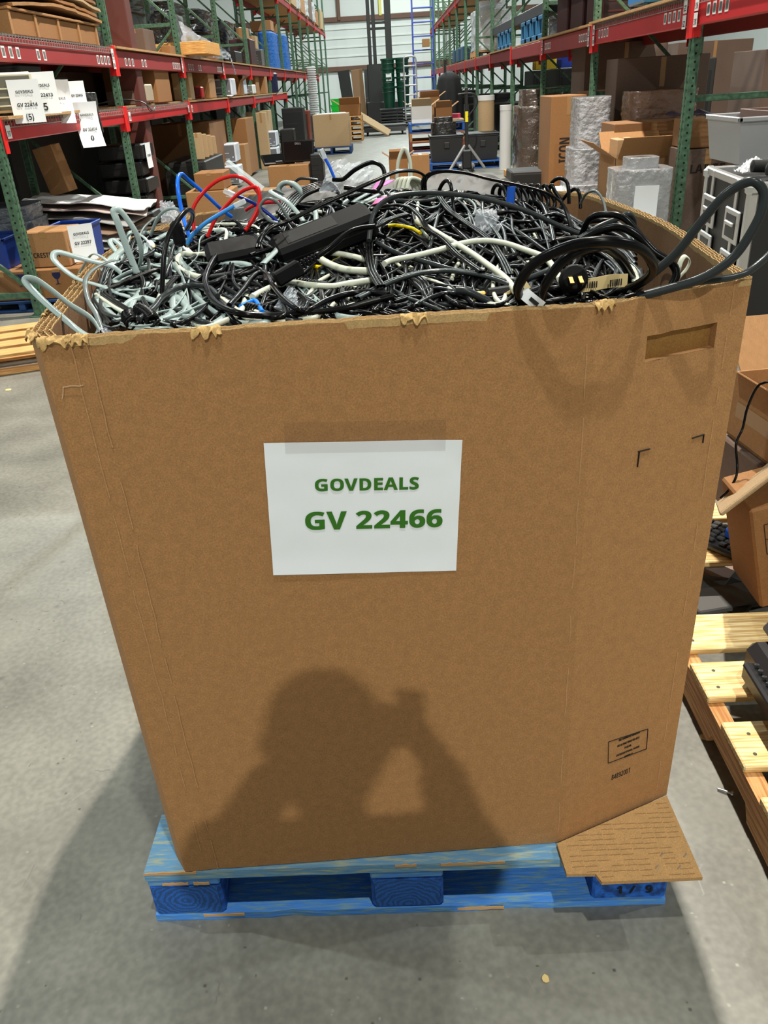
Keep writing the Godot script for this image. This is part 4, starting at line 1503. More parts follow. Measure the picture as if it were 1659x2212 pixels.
	note("long white paper hanging from the brown carton at the left rack's foot", on_z(179, 524, -6.52), 0.65, 0.19, 0.27, 0.006, [["GOVDEALS", 0.25, 0.018, 0.12], ["GV 22397", -0.0, 0.022, 0.13]])
	tote("blue plastic bin left of the brown carton at the left rack's foot", {"at": Vector3(-3.13, 0.316, -6.42), "w": 0.30, "h": 0.22}, 0.4, bl)
	tote("blue plastic bin behind the brown carton with the long paper", {"at": Vector3(-2.68, 0.093, -6.95), "w": 0.34, "h": 0.44}, 0.34, bl)
	wrapped("grey computer parts bagged in clear film under the lower left shelf", {"at": Vector3(-3.25, 0.093, -6.9), "w": 0.55, "h": 0.62}, 0.6, Color(0.36, 0.38, 0.42), [[1.0, 0.8], [0.9, 0.2]], 4.0)
	for k in 6:
		var g := Shape.new()
		g.sheet(func(u, v): return Vector3((u - 0.5) * 1.15, 0.03 * wobble.get_noise_2d(u * 2.5 + k * 7.0, v * 2.5) - 0.07 * pow(maxf(0.0, u - 0.6), 1.0), (0.5 - v) * (1.2 - 0.1 * k)), 12, 12, 0.008)
		var c := one("cardboard_sheet", "large flattened %s carton heaped under the lower left shelf, %s from the bottom" % [["grey", "white", "brown", "grey", "pale pink", "white"][k], ordinal(k)], "cardboard", g, mat("sheet pale %d" % k, [grey(0.5), grey(0.8), Color(0.5, 0.4, 0.33), grey(0.6), Color(0.75, 0.68, 0.66), grey(0.92)][k], 0.7), "flattened cartons under the left shelf")
		c.position = Vector3(-3.18 + 0.04 * k, 0.30 + 0.055 * k, -8.35 - 0.04 * k)
		c.rotation.y = 0.2 * wobble.get_noise_2d(k * 3.0, 6.0) * 2.0
		c.rotation.z = -0.10
	pallet("worn wooden pallet under the heap of flattened cartons", Vector3(-3.2, 0, -8.5), 1.0, 1.1, mat("pallet grey", Color(0.35, 0.28, 0.22), 0.8), 6)
	carton("leaning narrow tan carton in the shade under the lower left shelf", {"at": Vector3(-3.35, 0.62, -8.75), "w": 0.2, "h": 0.45}, 0.25, 1).rotation.z = 0.2
	for k in 5:
		appliance("rack_unit", "black rack mount audio unit stacked by the second left post, %s from the bottom" % ordinal(k), "audio unit", {"at": Vector3(-2.98 - 0.03 * (k % 2), 0.12 + 0.175 * k, -9.75), "w": 0.5, "h": 0.17}, 0.5, Color(0.055, 0.055, 0.06), 0.4, 1, "black audio units")
	note("white paper on the side of the black audio units", Vector3(-2.722, 0.86, -9.98), PI / 2, 0.2159, 0.26, 0.004, [["GV 22467", 0.0, 0.022, 0.13]])
	pallet("dark pallet under the stacked black audio units", Vector3(-3.0, 0, -10.1), 0.7, 1.0, mat("pallet grey", Color(0.35, 0.28, 0.22), 0.8), 5)
	for k in 4:
		carton("plain white carton stood on edge past the third left post, %s from the near end" % ordinal(k), {"at": Vector3(-2.72, 0.62, -12.5 - 0.32 * k), "w": 0.16, "h": 0.34 - 0.03 * k}, 0.12, 4, false, "", 0.3)
	appliance("storage_cabinet", "low grey cabinet carrying the white cartons stood on edge", "cabinet", {"at": Vector3(-2.92, 0, -12.45), "w": 0.6, "h": 0.6}, 1.4, grey(0.16), 0.5, 2)
	carton("brown carton standing in the aisle by the third left post, upper of two", spot(420, 374, 484, 414, -9.9, 0.46), 0.45, 0)
	carton("brown carton standing in the aisle by the third left post, lower of two", {"at": spot(414, 414, 492, 470, -9.85, 0.0).at, "w": 0.52, "h": 0.455}, 0.5, 1)
	var pane := Shape.new()
	pane.box(Vector3.ZERO, Vector3(0.05, 0.58, 0.22), Basis(Vector3.BACK, 0.87), 0.004)
	var pv := one("plastic_sheet", "clear plastic sheet leaning over the brown cartons in the left of the aisle", "sheet", pane, clear_plastic("clear panel", Color(0.85, 0.9, 0.92), 0.35, 0.27))
	pv.position = Vector3(-1.98, 0.43, -11.85)
	# in the aisle beyond the bulk box
	s = spot(560, 372, 642, 402, -10.6, 0.0)
	carton("wide brown carton under the black monitors in the left half of the aisle", {"at": Vector3(-1.66, 0.0, -14.2), "w": 0.66, "h": 0.34}, 0.6, 1)
	carton("long pale brown carton lying nearest in the aisle beyond the bulk box", {"at": Vector3(-1.42, 0.0, -11.6), "w": 1.15, "h": 0.22}, 0.7, 1)
	monitor("black flat monitor lying back on the wide brown carton", Vector3(-1.50, 0.35, -14.5), -0.1, -0.2, "DELL")
	monitor("black flat monitor tipped forward left of the other on the wide carton", Vector3(-1.82, 0.345, -14.5), 0.3, -1.2, "")
	appliance("computer_case", "black tower computer standing beside the black monitors in the aisle", "computer", {"at": Vector3(-1.2, 0, -14.3), "w": 0.2, "h": 0.48}, 0.45, black, 0.5, 4)
	for k in 3:
		carton("tan carton standing at the left rack's foot far down, %s of three" % ordinal(k), {"at": Vector3(-2.78 - 0.05 * k, 0.05, [-15.9, -19.5, -20.1][k]), "w": [0.36, 0.5, 0.44][k], "h": [0.55, 1.0, 0.66][k]}, 0.5, [1, 4, 1][k])
	carton("very large dark brown carton under the lower left shelf, fourth bay", {"at": Vector3(-3.25, 0.05, -13.9), "w": 0.95, "h": 1.0}, 1.3, 2)
	carton("tall brown carton leaning by the fifth left post", {"at": Vector3(-2.86, 0.05, -16.6), "w": 0.45, "h": 0.95}, 1.0, 0)
	carton("narrow tall pale carton standing in front of the fifth left post", {"at": Vector3(-2.56, 0.0, -18.1), "w": 0.2, "h": 1.05}, 0.2, 4)
	for k in 4:
		appliance("printer", "white printer heaped by the left rack's foot, %s of four" % ordinal(k), "printer", {"at": Vector3([-2.75, -2.6, -2.8, -2.62][k], [0.05, 0.05, 0.38, 0.36][k], [-14.7, -18.9, -14.9, -19.1][k]), "w": 0.42, "h": 0.3}, 0.42, Color(0.82, 0.84, 0.88), 0.4, 2)
	for k in 3:
		appliance("computer_case", "black tower computer at the left rack's foot far down, %s of three" % ordinal(k), "computer", {"at": Vector3(-2.35 - 0.12 * k, 0, -20.6 - 0.9 * k), "w": 0.3, "h": 0.62 - 0.1 * k}, 0.5, black, 0.5, 4)
	for k in 3:
		appliance("floor_machine", "%s at the left rack's foot near the far end" % ["dark grey floor machine", "orange and black floor machine", "grey floor machine with pale top"][k], "machine", {"at": Vector3(-2.5, 0, -23.6 - 1.6 * k), "w": 0.55, "h": 1.0 - 0.12 * k}, 0.7, [grey(0.1), Color(0.45, 0.16, 0.06), grey(0.35)][k], 0.5, 3)
	# pine pallet at the near left
	pallet("pale pine pallet on the floor at the left edge, beside the first left upright", Vector3(-2.62, 0, -5.0), 0.95, 0.75, timber("pallet pine", Color(0.86, 0.68, 0.45), "x"), 4, 0.35)


func goblet(at: Vector3, tall: float) -> void:
	var ink := mat("goblet ink", Color(0.09, 0.10, 0.28), 0.8)
	var pts := PackedVector2Array()
	for q in [[-0.35, 1.0], [0.35, 1.0], [0.36, 0.75], [0.2, 0.5], [0.05, 0.44], [0.05, 0.08], [0.28, 0.0], [-0.28, 0.0], [-0.05, 0.08], [-0.05, 0.44], [-0.2, 0.5], [-0.36, 0.75]]:
		pts.append(Vector2(q[0], q[1]) * tall)
	var g := Shape.new()
	g.prism(pts, 0.001, Transform3D(Basis(), Vector3.ZERO))
	# printed on whichever carton stands there
	for o in get_children():
		if str(o.name).begins_with("carton") and absf(o.position.x - at.x) < 0.2 and absf(o.position.z - at.z) < 0.6 and o.position.y < 0.3:
			var m := part("printed_goblet", g, ink, o)
			m.position = at - o.position
			return


func monitor(label: String, at: Vector3, turn: float, lean: float, words: String) -> void:
	var black := mat("monitor black", Color(0.03, 0.03, 0.033), 0.35)
	var o := thing("monitor", label, "monitor", at)
	o.rotation = Vector3(0, turn, 0)
	var b := Basis(Vector3.RIGHT, lean)
	part("housing", boxed(b * Vector3(0, 0.18, 0), Vector3(0.52, 0.33, 0.05), 0.012, b), black, o)
	part("bezel", boxed(b * Vector3(0, 0.18, 0.027), Vector3(0.47, 0.28, 0.006), 0.002, b), mat("monitor screen", Color(0.05, 0.05, 0.055), 0.15), o)
	if words:
		lettering("badge", words, 0.03, 0.1, mat("badge grey", grey(0.55), 0.4), o, Transform3D(b, b * Vector3(0, 0.29, 0.031)))
	part("stand", boxed(Vector3(0, 0.03, -0.06), Vector3(0.14, 0.05, 0.1), 0.01), black, o)


func right_goods() -> void:
	var black := Color(0.16, 0.16, 0.165)
	var pine := timber("pallet pine", Color(0.86, 0.68, 0.45), "x")
	# second bay: tall carton pair, stepped wrapped stack
	var tall := carton("tall brown appliance carton at the right rack's foot, with a dark emblem", {"at": Vector3(2.02, 0.10, -10.1), "w": 0.40, "h": 1.10}, 0.75, 0, false)
	lettering("printed_text", "ICON", 0.12, 0.26, mat("carton ink", Color(0.1, 0.08, 0.07), 0.8), tall, Transform3D(Basis(Vector3.BACK, PI / 2), Vector3(-0.03, 0.55, 0.377)))
	carton("wide brown carton in shade beside the tall one with the emblem", {"at": Vector3(2.78, 0.10, -10.15), "w": 0.95, "h": 1.12}, 0.9, 2)
	var ring := Shape.new()
	ring.lathe(PackedVector2Array([Vector2(0.07, 0), Vector2(0.07, 0.002), Vector2(0.10, 0.002), Vector2(0.10, 0)]), Vector3.ZERO, 20, Basis(Vector3.RIGHT, PI / 2))
	var emb := part("printed_emblem", ring, mat("carton ink", Color(0.1, 0.08, 0.07), 0.8), tall)
	emb.position = Vector3(0.10, 0.42, 0.376)
	pallet("pine pallet under the tall brown cartons on the right", Vector3(2.5, 0, -10.5), 1.5, 1.0, pine, 6, 0.0, "", 0.10)
	carton("broad grey brown carton stored behind the tall cartons on the right", {"at": Vector3(2.95, 0.1, -11.4), "w": 1.0, "h": 1.62}, 0.8, 3, false, "FRAGILE" if false else "")
	wrapped("stepped stack wrapped in silvery grey film before the second right post", {"at": Vector3(1.98, 0.0, -8.55), "w": 0.46, "h": 1.22}, 0.6, Color(0.66, 0.66, 0.68), [[1.0, 0.36], [0.86, 0.27], [0.72, 0.37]], 3.0)
	wrapped("brown cartons in clear film behind the open brown carton on the right", {"at": Vector3(2.60, 0.0, -8.42), "w": 0.62, "h": 1.25}, 0.6, Color(0.52, 0.40, 0.34), [[1.0, 0.75], [1.0, 0.25]], 6.0)
	wrapped("dark lumpy load in clear film at the right rack's foot, third bay", {"at": Vector3(2.30, 0.1, -13.2), "w": 0.75, "h": 1.15}, 0.9, Color(0.30, 0.25, 0.22), [[1.0, 0.8], [0.8, 0.2]], 8.0)
	pallet("pine pallet under the dark lumpy wrapped load on the right", Vector3(2.3, 0, -13.6), 0.95, 1.1, pine, 6, 0.0, "", 0.10)
	carton("large grey brown carton standing at the back of the second right bay", {"at": Vector3(2.72, 0.0, -9.08), "w": 0.9, "h": 1.52}, 0.45, 3)
	# the open carton with smaller ones, on hard cases
	appliance("road_case", "black road case with a silver edge beneath the open brown carton", "case", {"at": Vector3(1.98, 0.0, -7.25), "w": 0.42, "h": 0.44}, 0.7, black, 0.5, 1)
	part("edge_trim", boxed(Vector3(0, 0.435, 0.352), Vector3(0.43, 0.03, 0.03), 0.005), mat("case aluminium", grey(0.78), 0.35, 0.85), find_child("road_case", false, false))
	appliance("hard_case", "black ribbed hard case right of the silver edged road case", "case", {"at": Vector3(2.45, 0.0, -7.15), "w": 0.5, "h": 0.42}, 0.7, black, 0.45, 2)
	carton("open bright brown carton holding smaller cartons between the right posts", {"at": Vector3(2.13, 0.425, -7.25), "w": 0.56, "h": 0.36}, 0.55, 1, true)
	for k in 3:
		carton("small carton standing in the open brown carton on the right, %s of three" % ["left", "middle", "right"][k], {"at": Vector3(1.96 + 0.17 * k, 0.435, -7.35), "w": 0.16, "h": 0.48 - 0.05 * k}, 0.25, [4, 2, 1][k])
	carton("flat brown carton laid behind the open carton on the right", {"at": Vector3(2.35, 0.0, -7.95), "w": 0.7, "h": 1.0}, 0.5, 2)
	var shine := Shape.new()
	shine.sheet(func(u, v): return Vector3((u - 0.5) * 0.34, 0.03 * sin(u * 9.0) * v + 0.02, (0.5 - v) * 0.3), 12, 6, 0.004)
	var sh := one("film_roll", "shiny dark blue plastic film lying over the cartons beyond the first right post", "film", shine, mat("blue film", Color(0.10, 0.16, 0.30), 0.15))
	sh.position = Vector3(2.62, 1.03, -7.85)
	# beside the first right post
	wrapped("silvery shrink wrapped bundle with a pink packing slip, left of the first right post", {"at": Vector3(1.86, 0.0, -6.35), "w": 0.42, "h": 0.86}, 0.4, Color(0.62, 0.62, 0.63), [[1.0, 0.9], [0.55, 0.1]], 5.0)
	note("crumpled pinkish packing slip on the silvery wrapped bundle", Vector3(1.86, 0.50, -6.335), -0.1, 0.17, 0.34, 0.02, [])
	var lg := carton("dark brown carton printed with a size word, right of the first right post", {"at": Vector3(2.42, 0.0, -6.72), "w": 0.36, "h": 0.86}, 0.4, 3, false)
	lettering("printed_text", "LARGE", 0.06, 0.26, mat("carton ink", Color(0.1, 0.08, 0.07), 0.8), lg, Transform3D(Basis(), Vector3(0, 0.72, 0.202)))
	carton("brown carton on top of the dark one printed with a size word", {"at": Vector3(2.44, 0.865, -6.74), "w": 0.38, "h": 0.20}, 0.36, 2)
	# beyond the silvery stack
	var wm := appliance("white_machine", "white plastic machine with blue grey panels on a pallet at the right of the aisle", "machine", {"at": Vector3(1.66, 0.12, -8.9), "w": 0.42, "h": 0.24}, 0.4, Color(0.86, 0.88, 0.90), 0.4, 2)
	pallet("low pine pallet under the white machine", Vector3(1.68, 0, -9.1), 0.7, 0.7, pine, 5, 0.0, "", 0.11)
	appliance("road_case", "small black case on the floor beyond the white machine", "case", {"at": Vector3(1.66, 0.0, -10.6), "w": 0.4, "h": 0.4}, 0.5, black, 0.5, 2)
	carton("low brown carton beside the small black case on the right", {"at": Vector3(1.75, 0.0, -10.1), "w": 0.3, "h": 0.2}, 0.3, 1)
	# upper right shelf
	var up := 1.862
	var steel := mat("long steel", Color(0.24, 0.25, 0.27), 0.5, 0.3)
	var blue := mat("stand blue", Color(0.16, 0.42, 0.60), 0.55)
	for k in 2:
		var z0: float = [-12.95, -16.05][k]
		var o := thing("display_stand", "long dark grey bar carried on blue stands, %s one on the upper right shelf" % ["nearer", "farther"][k], "stand", Vector3(2.3, up, z0 - 1.4))
		part("bar", boxed(Vector3(0, 0.36, 0), Vector3(0.24, 0.14, 3.0), 0.01), steel, o)
		for j in 4:
			var fz := 1.2 - j * 0.55
			var g := Shape.new()
			g.box(Vector3(-0.1, 0.14, fz - 0.14), Vector3(0.05, 0.28, 0.05), Basis(), 0.006)
			g.box(Vector3(-0.1, 0.14, fz + 0.14), Vector3(0.05, 0.28, 0.05), Basis(), 0.006)
			g.box(Vector3(-0.1, 0.26, fz), Vector3(0.06, 0.05, 0.33), Basis(), 0.006)
			g.box(Vector3(-0.1, 0.03, fz), Vector3(0.06, 0.06, 0.33), Basis(), 0.006)
			part("stand_frame", g, blue, o)
	var dk := thing("shelf_board", "long black panel stored high on the upper right shelf over red crates", "panel", Vector3(2.35, 2.36, -11.25))
	part("panel_body", boxed(Vector3(0, 0.05, 0), Vector3(0.7, 0.10, 2.6), 0.01), mat("panel black", grey(0.13), 0.5), dk)
	part("panel_edge", boxed(Vector3(-0.355, 0.06, 0), Vector3(0.02, 0.14, 2.6), 0.004), mat("panel grey", grey(0.3), 0.5), dk)
	for k in 3:
		appliance("plastic_crate", "dark red and black crate under the long black panel, %s from the near end" % ordinal(k), "crate", {"at": Vector3(2.55, up, -9.95 - 0.9 * k), "w": 0.55, "h": 0.49}, 0.7, Color(0.26, 0.07, 0.08), 0.6, 3)
	wrapped("large white film wrapped load on the upper right shelf", {"at": Vector3(2.62, up + 0.14, -22.6), "w": 0.9, "h": 1.05}, 1.3, Color(0.80, 0.81, 0.83), [[1.0, 0.8], [0.75, 0.2]], 11.0)
	pallet("pine pallet under the large white wrapped load on the upper right shelf", Vector3(2.62, up, -23.2), 0.9, 1.2, pine, 6)
	wrapped("low white film wrapped load beyond the blue stands on the upper right shelf", {"at": Vector3(2.85, up + 0.002, -13.0), "w": 0.8, "h": 0.3}, 1.4, Color(0.72, 0.73, 0.78), [[1.0, 1.0]], 13.0)
	appliance("plastic_crate", "blue and brown spool box on the upper right shelf above the pale board", "box", {"at": Vector3(2.35, 1.89, -7.9), "w": 0.4, "h": 0.3}, 0.5, Color(0.14, 0.46, 0.72), 0.5, 1)
	for k in 3:
		appliance("plastic_crate", "blue crate far along the upper right shelf, %s of three" % ordinal(k), "crate", {"at": Vector3(2.4, up, -25.8 - 1.6 * k), "w": 0.5, "h": 0.36}, 0.8, Color(0.12, 0.30, 0.42), 0.5, 2)
	# behind the right racks
	for k in 5:
		carton("tall pale grey carton standing behind the right racks, %s from the near end" % ordinal(k), {"at": Vector3(5.3 + 0.2 * (k % 2), 0, -9.0 - 3.0 * k), "w": 1.2, "h": 1.35 + 0.2 * (k % 3)}, 1.1, 3)
	for k in 4:
		appliance("storage_cabinet", "dark steel cabinet behind the right racks, %s from the near end" % ordinal(k), "cabinet", {"at": Vector3(3.9, 0, -12.2 - 3.1 * k), "w": 0.9, "h": 1.5}, 1.5, grey(0.14), 0.5, 3)
	for k in 6:
		var c: Color = [Color(0.75, 0.62, 0.06), Color(0.16, 0.28, 0.75), Color(0.72, 0.60, 0.08), Color(0.85, 0.86, 0.88), Color(0.80, 0.66, 0.06), Color(0.88, 0.88, 0.9)][k]
		carton("%s carton high behind the right racks, %s from the near end" % [["yellow", "blue", "dull yellow", "white", "bright yellow", "pure white"][k], ordinal(k)], {"at": Vector3(3.75 if k < 3 else 4.05, 1.512, [-15.4, -18.5, -21.6, -15.9, -19.0, -22.1][k]), "w": 0.5, "h": 0.24}, 0.5, 4).get_child(0).material_override = mat("carton colour %s" % c.to_html(false), c, 0.6)
	var wheel := thing("wheel_hoop", "large black hoop with a white rim leaning behind the first right bay", "hoop", Vector3(3.55, 0.92, -5.6), 0.5)
	var hp := PackedVector3Array()
	for k in 41:
		hp.append(Vector3(cos(TAU * k / 40) * 0.55, sin(TAU * k / 40) * 0.55, 0))
	var hg := Shape.new()
	hg.tube(hp, 0.05, 8)
	part("tyre", hg, mat("tyre black", grey(0.09), 0.6), wheel)
	var hr := Shape.new()
	for k in 41:
		hp[k] = hp[k] * 0.93 + Vector3(0, 0, 0.03)
	hr.tube(hp, 0.018, 6)
	part("rim", hr, mat("rim white", grey(0.75), 0.4), wheel)
	wrapped("tall pale goods in clear film behind the near right bay", {"at": Vector3(3.8, 0, -4.6), "w": 0.9, "h": 1.62}, 0.7, Color(0.62, 0.62, 0.62), [[1.0, 1.0]], 17.0)
	carton("tall dark brown carton at the right edge behind the grey tub", {"at": Vector3(3.04, 0, -4.35), "w": 0.35, "h": 1.42}, 0.5, 3)


func far_goods() -> void:
	var black := Color(0.13, 0.13, 0.135)
	var wood := timber("pallet worn", Color(0.72, 0.52, 0.36), "x")
	var blue := mat("pallet far blue", Color(0.10, 0.32, 0.62), 0.7)
	# big tan carton on a blue pallet, left of the aisle
	pallet("blue pallet under the big tan carton far down the aisle", Vector3(-1.38, 0, -21.6), 0.95, 1.1, mat("pallet dark blue", Color(0.06, 0.22, 0.42), 0.8), 6, 0.0, "", 0.16)
	var bt := carton("big tan carton with torn top on a blue pallet far down the aisle", {"at": Vector3(-1.36, 0.16, -21.2), "w": 0.84, "h": 0.70}, 0.8, 4)
	part("paper_sheet_top", boxed(Vector3(0, 0.708, 0.05), Vector3(0.7, 0.012, 0.55), 0.004, Basis(Vector3.UP, 0.1)), mat("paper white", Color(0.9, 0.92, 0.95), 0.6), bt)
	for k in 5:
		pallet("pale pine pallet stacked right of the big tan carton, %s from the floor" % ordinal(k), Vector3(-1.1, 0.13 * k, -26.4), 0.7, 1.0, timber("pallet pine", Color(0.86, 0.68, 0.45), "x"), 6, 0.0, "pine pallets beside the tan carton")
	carton("crushed brown carton lying on the stack of pine pallets", {"at": Vector3(-1.1, 0.654, -26.2), "w": 0.62, "h": 0.3}, 0.6, 0, true)
	var board := Shape.new()
	board.box(Vector3.ZERO, Vector3(1.1, 0.05, 0.5), Basis(Vector3.BACK, -0.55) * Basis(Vector3.RIGHT, 0.3), 0.005)
	one("cardboard_sheet", "pale flat carton tipped against the black flatbed cart", "cardboard", board, kraft_n(4)).position = Vector3(-0.45, 0.36, -27.4)
	var cart := thing("flatbed_cart", "low black flatbed cart with two open trays in mid aisle", "cart", Vector3(-0.12, 0, -28.4))
	part("deck", boxed(Vector3(0, 0.24, 0), Vector3(1.35, 0.1, 1.0), 0.01), mat("cart black", grey(0.1), 0.5), cart)
	for x in [-0.34, 0.34]:
		part("tray", boxed(Vector3(x, 0.16, 0.49), Vector3(0.62, 0.12, 0.06), 0.01), mat("tray grey", grey(0.25), 0.5), cart)
	for x in [-0.55, 0.55]:
		for z in [-0.4, 0.4]:
			var w := Shape.new()
			w.lathe(PackedVector2Array([Vector2(0, -0.025), Vector2(0.06, -0.025), Vector2(0.07, 0), Vector2(0.06, 0.025), Vector2(0, 0.025)]), Vector3(x, 0.07, z), 14, Basis(Vector3.BACK, PI / 2))
			part("wheel", w, mat("tyre black", grey(0.09), 0.6), cart)
	# dark green wheeled bins nested in two stacks
	var green := mat("bin dark green", Color(0.03, 0.24, 0.17), 0.4)
	for c in 2:
		for k in 4:
			var o := thing("wheeled_bin", "dark green bin in the %s nested stack at the aisle's end, %s from below" % [["left", "right"][c], ordinal(k)], "bin", Vector3(0.07 + 0.52 * c, 0.62 + 0.30 * k, -33.5), 0.0, "nested green bins")
			var g := Shape.new()
			g.lathe(PackedVector2Array([Vector2(0, 0), Vector2(0.20, 0), Vector2(0.235, 0.64), Vector2(0.26, 0.64), Vector2(0.26, 0.70), Vector2(0.24, 0.70), Vector2(0.235, 0.66), Vector2(0.0, 0.655)]), Vector3.ZERO, 24)
			part("tub", g, green, o)
			var r := Shape.new()
			r.lathe(PackedVector2Array([Vector2(0.232, -0.015), Vector2(0.248, 0), Vector2(0.232, 0.015)]), Vector3(0, 0.52, 0), 24)
			part("rim_band", r, green, o)
		var n := find_children("wheeled_bin*", "", false, false)[-1]
		part("white_notice", boxed(Vector3(0.02, 0.10, 0.222), Vector3(0.2, 0.24, 0.02)), mat("sticker white", grey(0.88), 0.6), n)
	for k in 6:
		pallet("black plastic pallet under the green bins, %s from the floor" % ordinal(k), Vector3(0.33, 0.1 * k, -33.4), 1.25, 1.2, mat("cart black", grey(0.1), 0.5), 5, 0.0, "black pallets under the bins", 0.1)
	# bright green bins at the left end
	var lime := mat("bin bright green", Color(0.05, 0.75, 0.20), 0.4)
	for k in 3:
		tote("bright green plastic bin at the far left end of the aisle, %s from the floor" % ordinal(k), {"at": Vector3(-1.82 - 0.08 * (k % 2), 0.34 + 0.21 * k, -36.0), "w": 0.85 - 0.12 * (k % 2), "h": 0.22}, 0.8, lime, "plastic_bin", "bright green bins")
	appliance("storage_cabinet", "grey bench under the bright green bins", "bench", {"at": Vector3(-1.85, 0, -36.2), "w": 1.1, "h": 0.33}, 0.9, grey(0.3), 0.5, 2)
	for k in 3:
		var lean := Shape.new()
		lean.box(Vector3(0, 1.0, 0), Vector3(0.5, 2.0, 0.06), Basis(Vector3.BACK, 0.10 - 0.05 * k), 0.005)
		one("wooden_board", "%s board leaning by the end wall, left of the lift mast" % ["dark", "tan", "grey"][k], "board", lean, mat("lean board %d" % k, [grey(0.14), Color(0.55, 0.42, 0.30), grey(0.3)][k], 0.7)).position = Vector3(-1.75 + 0.52 * k, 0.03, -40.0 - 0.1 * k)
	# lift mast
	var mast := thing("lift_truck", "dark grey lift mast with cross bars standing before the end wall", "lift truck", Vector3(-0.62, 0, -38.0))
	var dm := mat("mast grey", grey(0.2), 0.5, 0.3)
	for x in [0.0, 0.2, 0.72, 0.84]:
		part("mast_rail", boxed(Vector3(x, 2.8, 0), Vector3(0.14, 5.6, 0.14), 0.01), dm, mast)
	for y in [5.6, 5.35, 3.6, 3.4]:
		part("cross_bar", boxed(Vector3(0.42, y, 0), Vector3(0.95, 0.09, 0.1), 0.01), dm, mast)
	part("carriage", boxed(Vector3(0.4, 1.4, 0.1), Vector3(1.1, 1.5, 0.35), 0.03), dm, mast)
	part("chassis", boxed(Vector3(0.5, 0.4, 0.4), Vector3(1.5, 0.8, 1.2), 0.05), mat("mast dark", grey(0.1), 0.5), mast)
	# blue stock ladder and grey steel ladder
	ladder("tall purple blue rolling stock ladder near the end of the aisle", Vector3(1.36, 0, -33.0), 0.72, 3.95, mat("ladder blue", Color(0.25, 0.32, 0.66), 0.45), 9)
	ladder("plain grey steel ladder frame left of the blue stock ladder", Vector3(0.84, 0.25, -32.0), 0.42, 1.85, mat("ladder grey", grey(0.62), 0.4, 0.6), 6)
	carton("small orange brown carton resting on the blue stock ladder", {"at": Vector3(1.45, 2.49, -32.8), "w": 0.26, "h": 0.24}, 0.3, 1)
	# black draped stand
	var drape := thing("draped_cart", "tall cart draped in black cloth beside the right racks", "cart", Vector3(1.62, 0, -23.8))
	var g2 := Shape.new()
	g2.sheet(func(u, v):
		var a: float = -u * TAU
		var fold: float = 1.0 + 0.10 * sin(u * TAU * 9.0) * (1.0 - v)
		var rr: float = lerpf(0.36, 0.22, pow(v, 4)) * fold * clampf((1.0 - v) * 12.0, 0.0, 1.0)
		return Vector3(cos(a) * rr, 0.15 + v * 1.5, sin(a) * rr), 72, 20, 0.01, false)
	part("cloth", g2, mat("cloth black", grey(0.09), 0.85), drape)
	part("pole", boxed(Vector3(-0.1, 0.95, 0), Vector3(0.06, 1.9, 0.06), 0.01), mat("cart black", grey(0.1), 0.5), drape)
	# stacked pallets with open cartons, right of the aisle
	var mats4 := [mat("pallet far blue", Color(0.1, 0.32, 0.62), 0.7), timber("pallet red", Color(0.50, 0.28, 0.20), "x"), wood, mat("pallet far blue", Color(0.1, 0.32, 0.62), 0.7)]
	for k in 4:
		pallet(["worn blue pallet lowest in the stack carrying open cartons", "reddish wooden pallet, second in the stack carrying open cartons", "brown wooden pallet, third in the stack carrying open cartons", "worn blue pallet topmost in the stack carrying open cartons"][k], Vector3(0.98, 0.167 * k, -18.7), 1.12, 1.15, mats4[k], 6, 0.0, "", 0.165)
	var wb := carton("open white carton on the pallet stack, lid flaps raised", {"at": Vector3(0.68, 0.672, -18.2), "w": 0.42, "h": 0.32}, 0.45, 4, true, "")
	wb.get_child(0).material_override = mat("carton white", grey(0.86), 0.6)
	carton("open brown carton on the pallet stack beside the white one", {"at": Vector3(1.13, 0.672, -18.25), "w": 0.34, "h": 0.27}, 0.4, 0, true)
	carton("open tan carton behind the white one on the pallet stack", {"at": Vector3(0.88, 0.672, -18.95), "w": 0.42, "h": 0.46}, 0.4, 1, true)
	carton("flat white carton lying at the right end of the pallet stack", {"at": Vector3(1.42, 0.672, -18.3), "w": 0.24, "h": 0.04}, 0.5, 4)
	# tubs and black bag
	var tub := mat("tub charcoal", grey(0.15), 0.5)
	for k in 2:
		var o := tote("large charcoal storage tub on the floor of the aisle, %s of the pallet jack" % ["left", "right"][k], {"at": Vector3([1.02, 1.66][k], 0.125, -15.8), "w": [0.58, 0.56][k], "h": 0.40}, 0.6, tub)
		part("lid", boxed(Vector3(0, 0.425, 0), Vector3([0.62, 0.6][k], 0.03, 0.64), 0.012), tub, o)
		part("latch", boxed(Vector3(0, 0.27, 0.30), Vector3(0.1, 0.1, 0.03), 0.008), tub, o)
	pallet("blue pallet under the two charcoal storage tubs", Vector3(1.35, 0, -16.1), 1.3, 0.9, blue, 5, 0.0, "", 0.12)
	var bg := wrapped("black soft bag lying on the left charcoal tub", {"at": Vector3(0.98, 0.568, -15.9), "w": 0.44, "h": 0.28}, 0.36, Color(0.09, 0.09, 0.095), [[1.0, 0.7], [0.75, 0.3]], 21.0)
	bg.name = "fabric_bag"
	bg.set_meta("category", "bag")
	carton("small pink carton on the pallet stack, behind the flat white one", {"at": Vector3(1.42, 0.672, -18.9), "w": 0.2, "h": 0.12}, 0.2, 0).get_child(0).material_override = mat("pink carton", Color(0.75, 0.15, 0.30), 0.6)
	# manual stacker
	var st := thing("pallet_stacker", "black manual pallet jack with a yellow label and a bent handle", "pallet jack", Vector3(1.32, 0, -15.2))
	var bm := mat("cart black", grey(0.1), 0.5)
	part("mast", boxed(Vector3(0, 0.72, 0), Vector3(0.055, 1.15, 0.055), 0.008), bm, st)
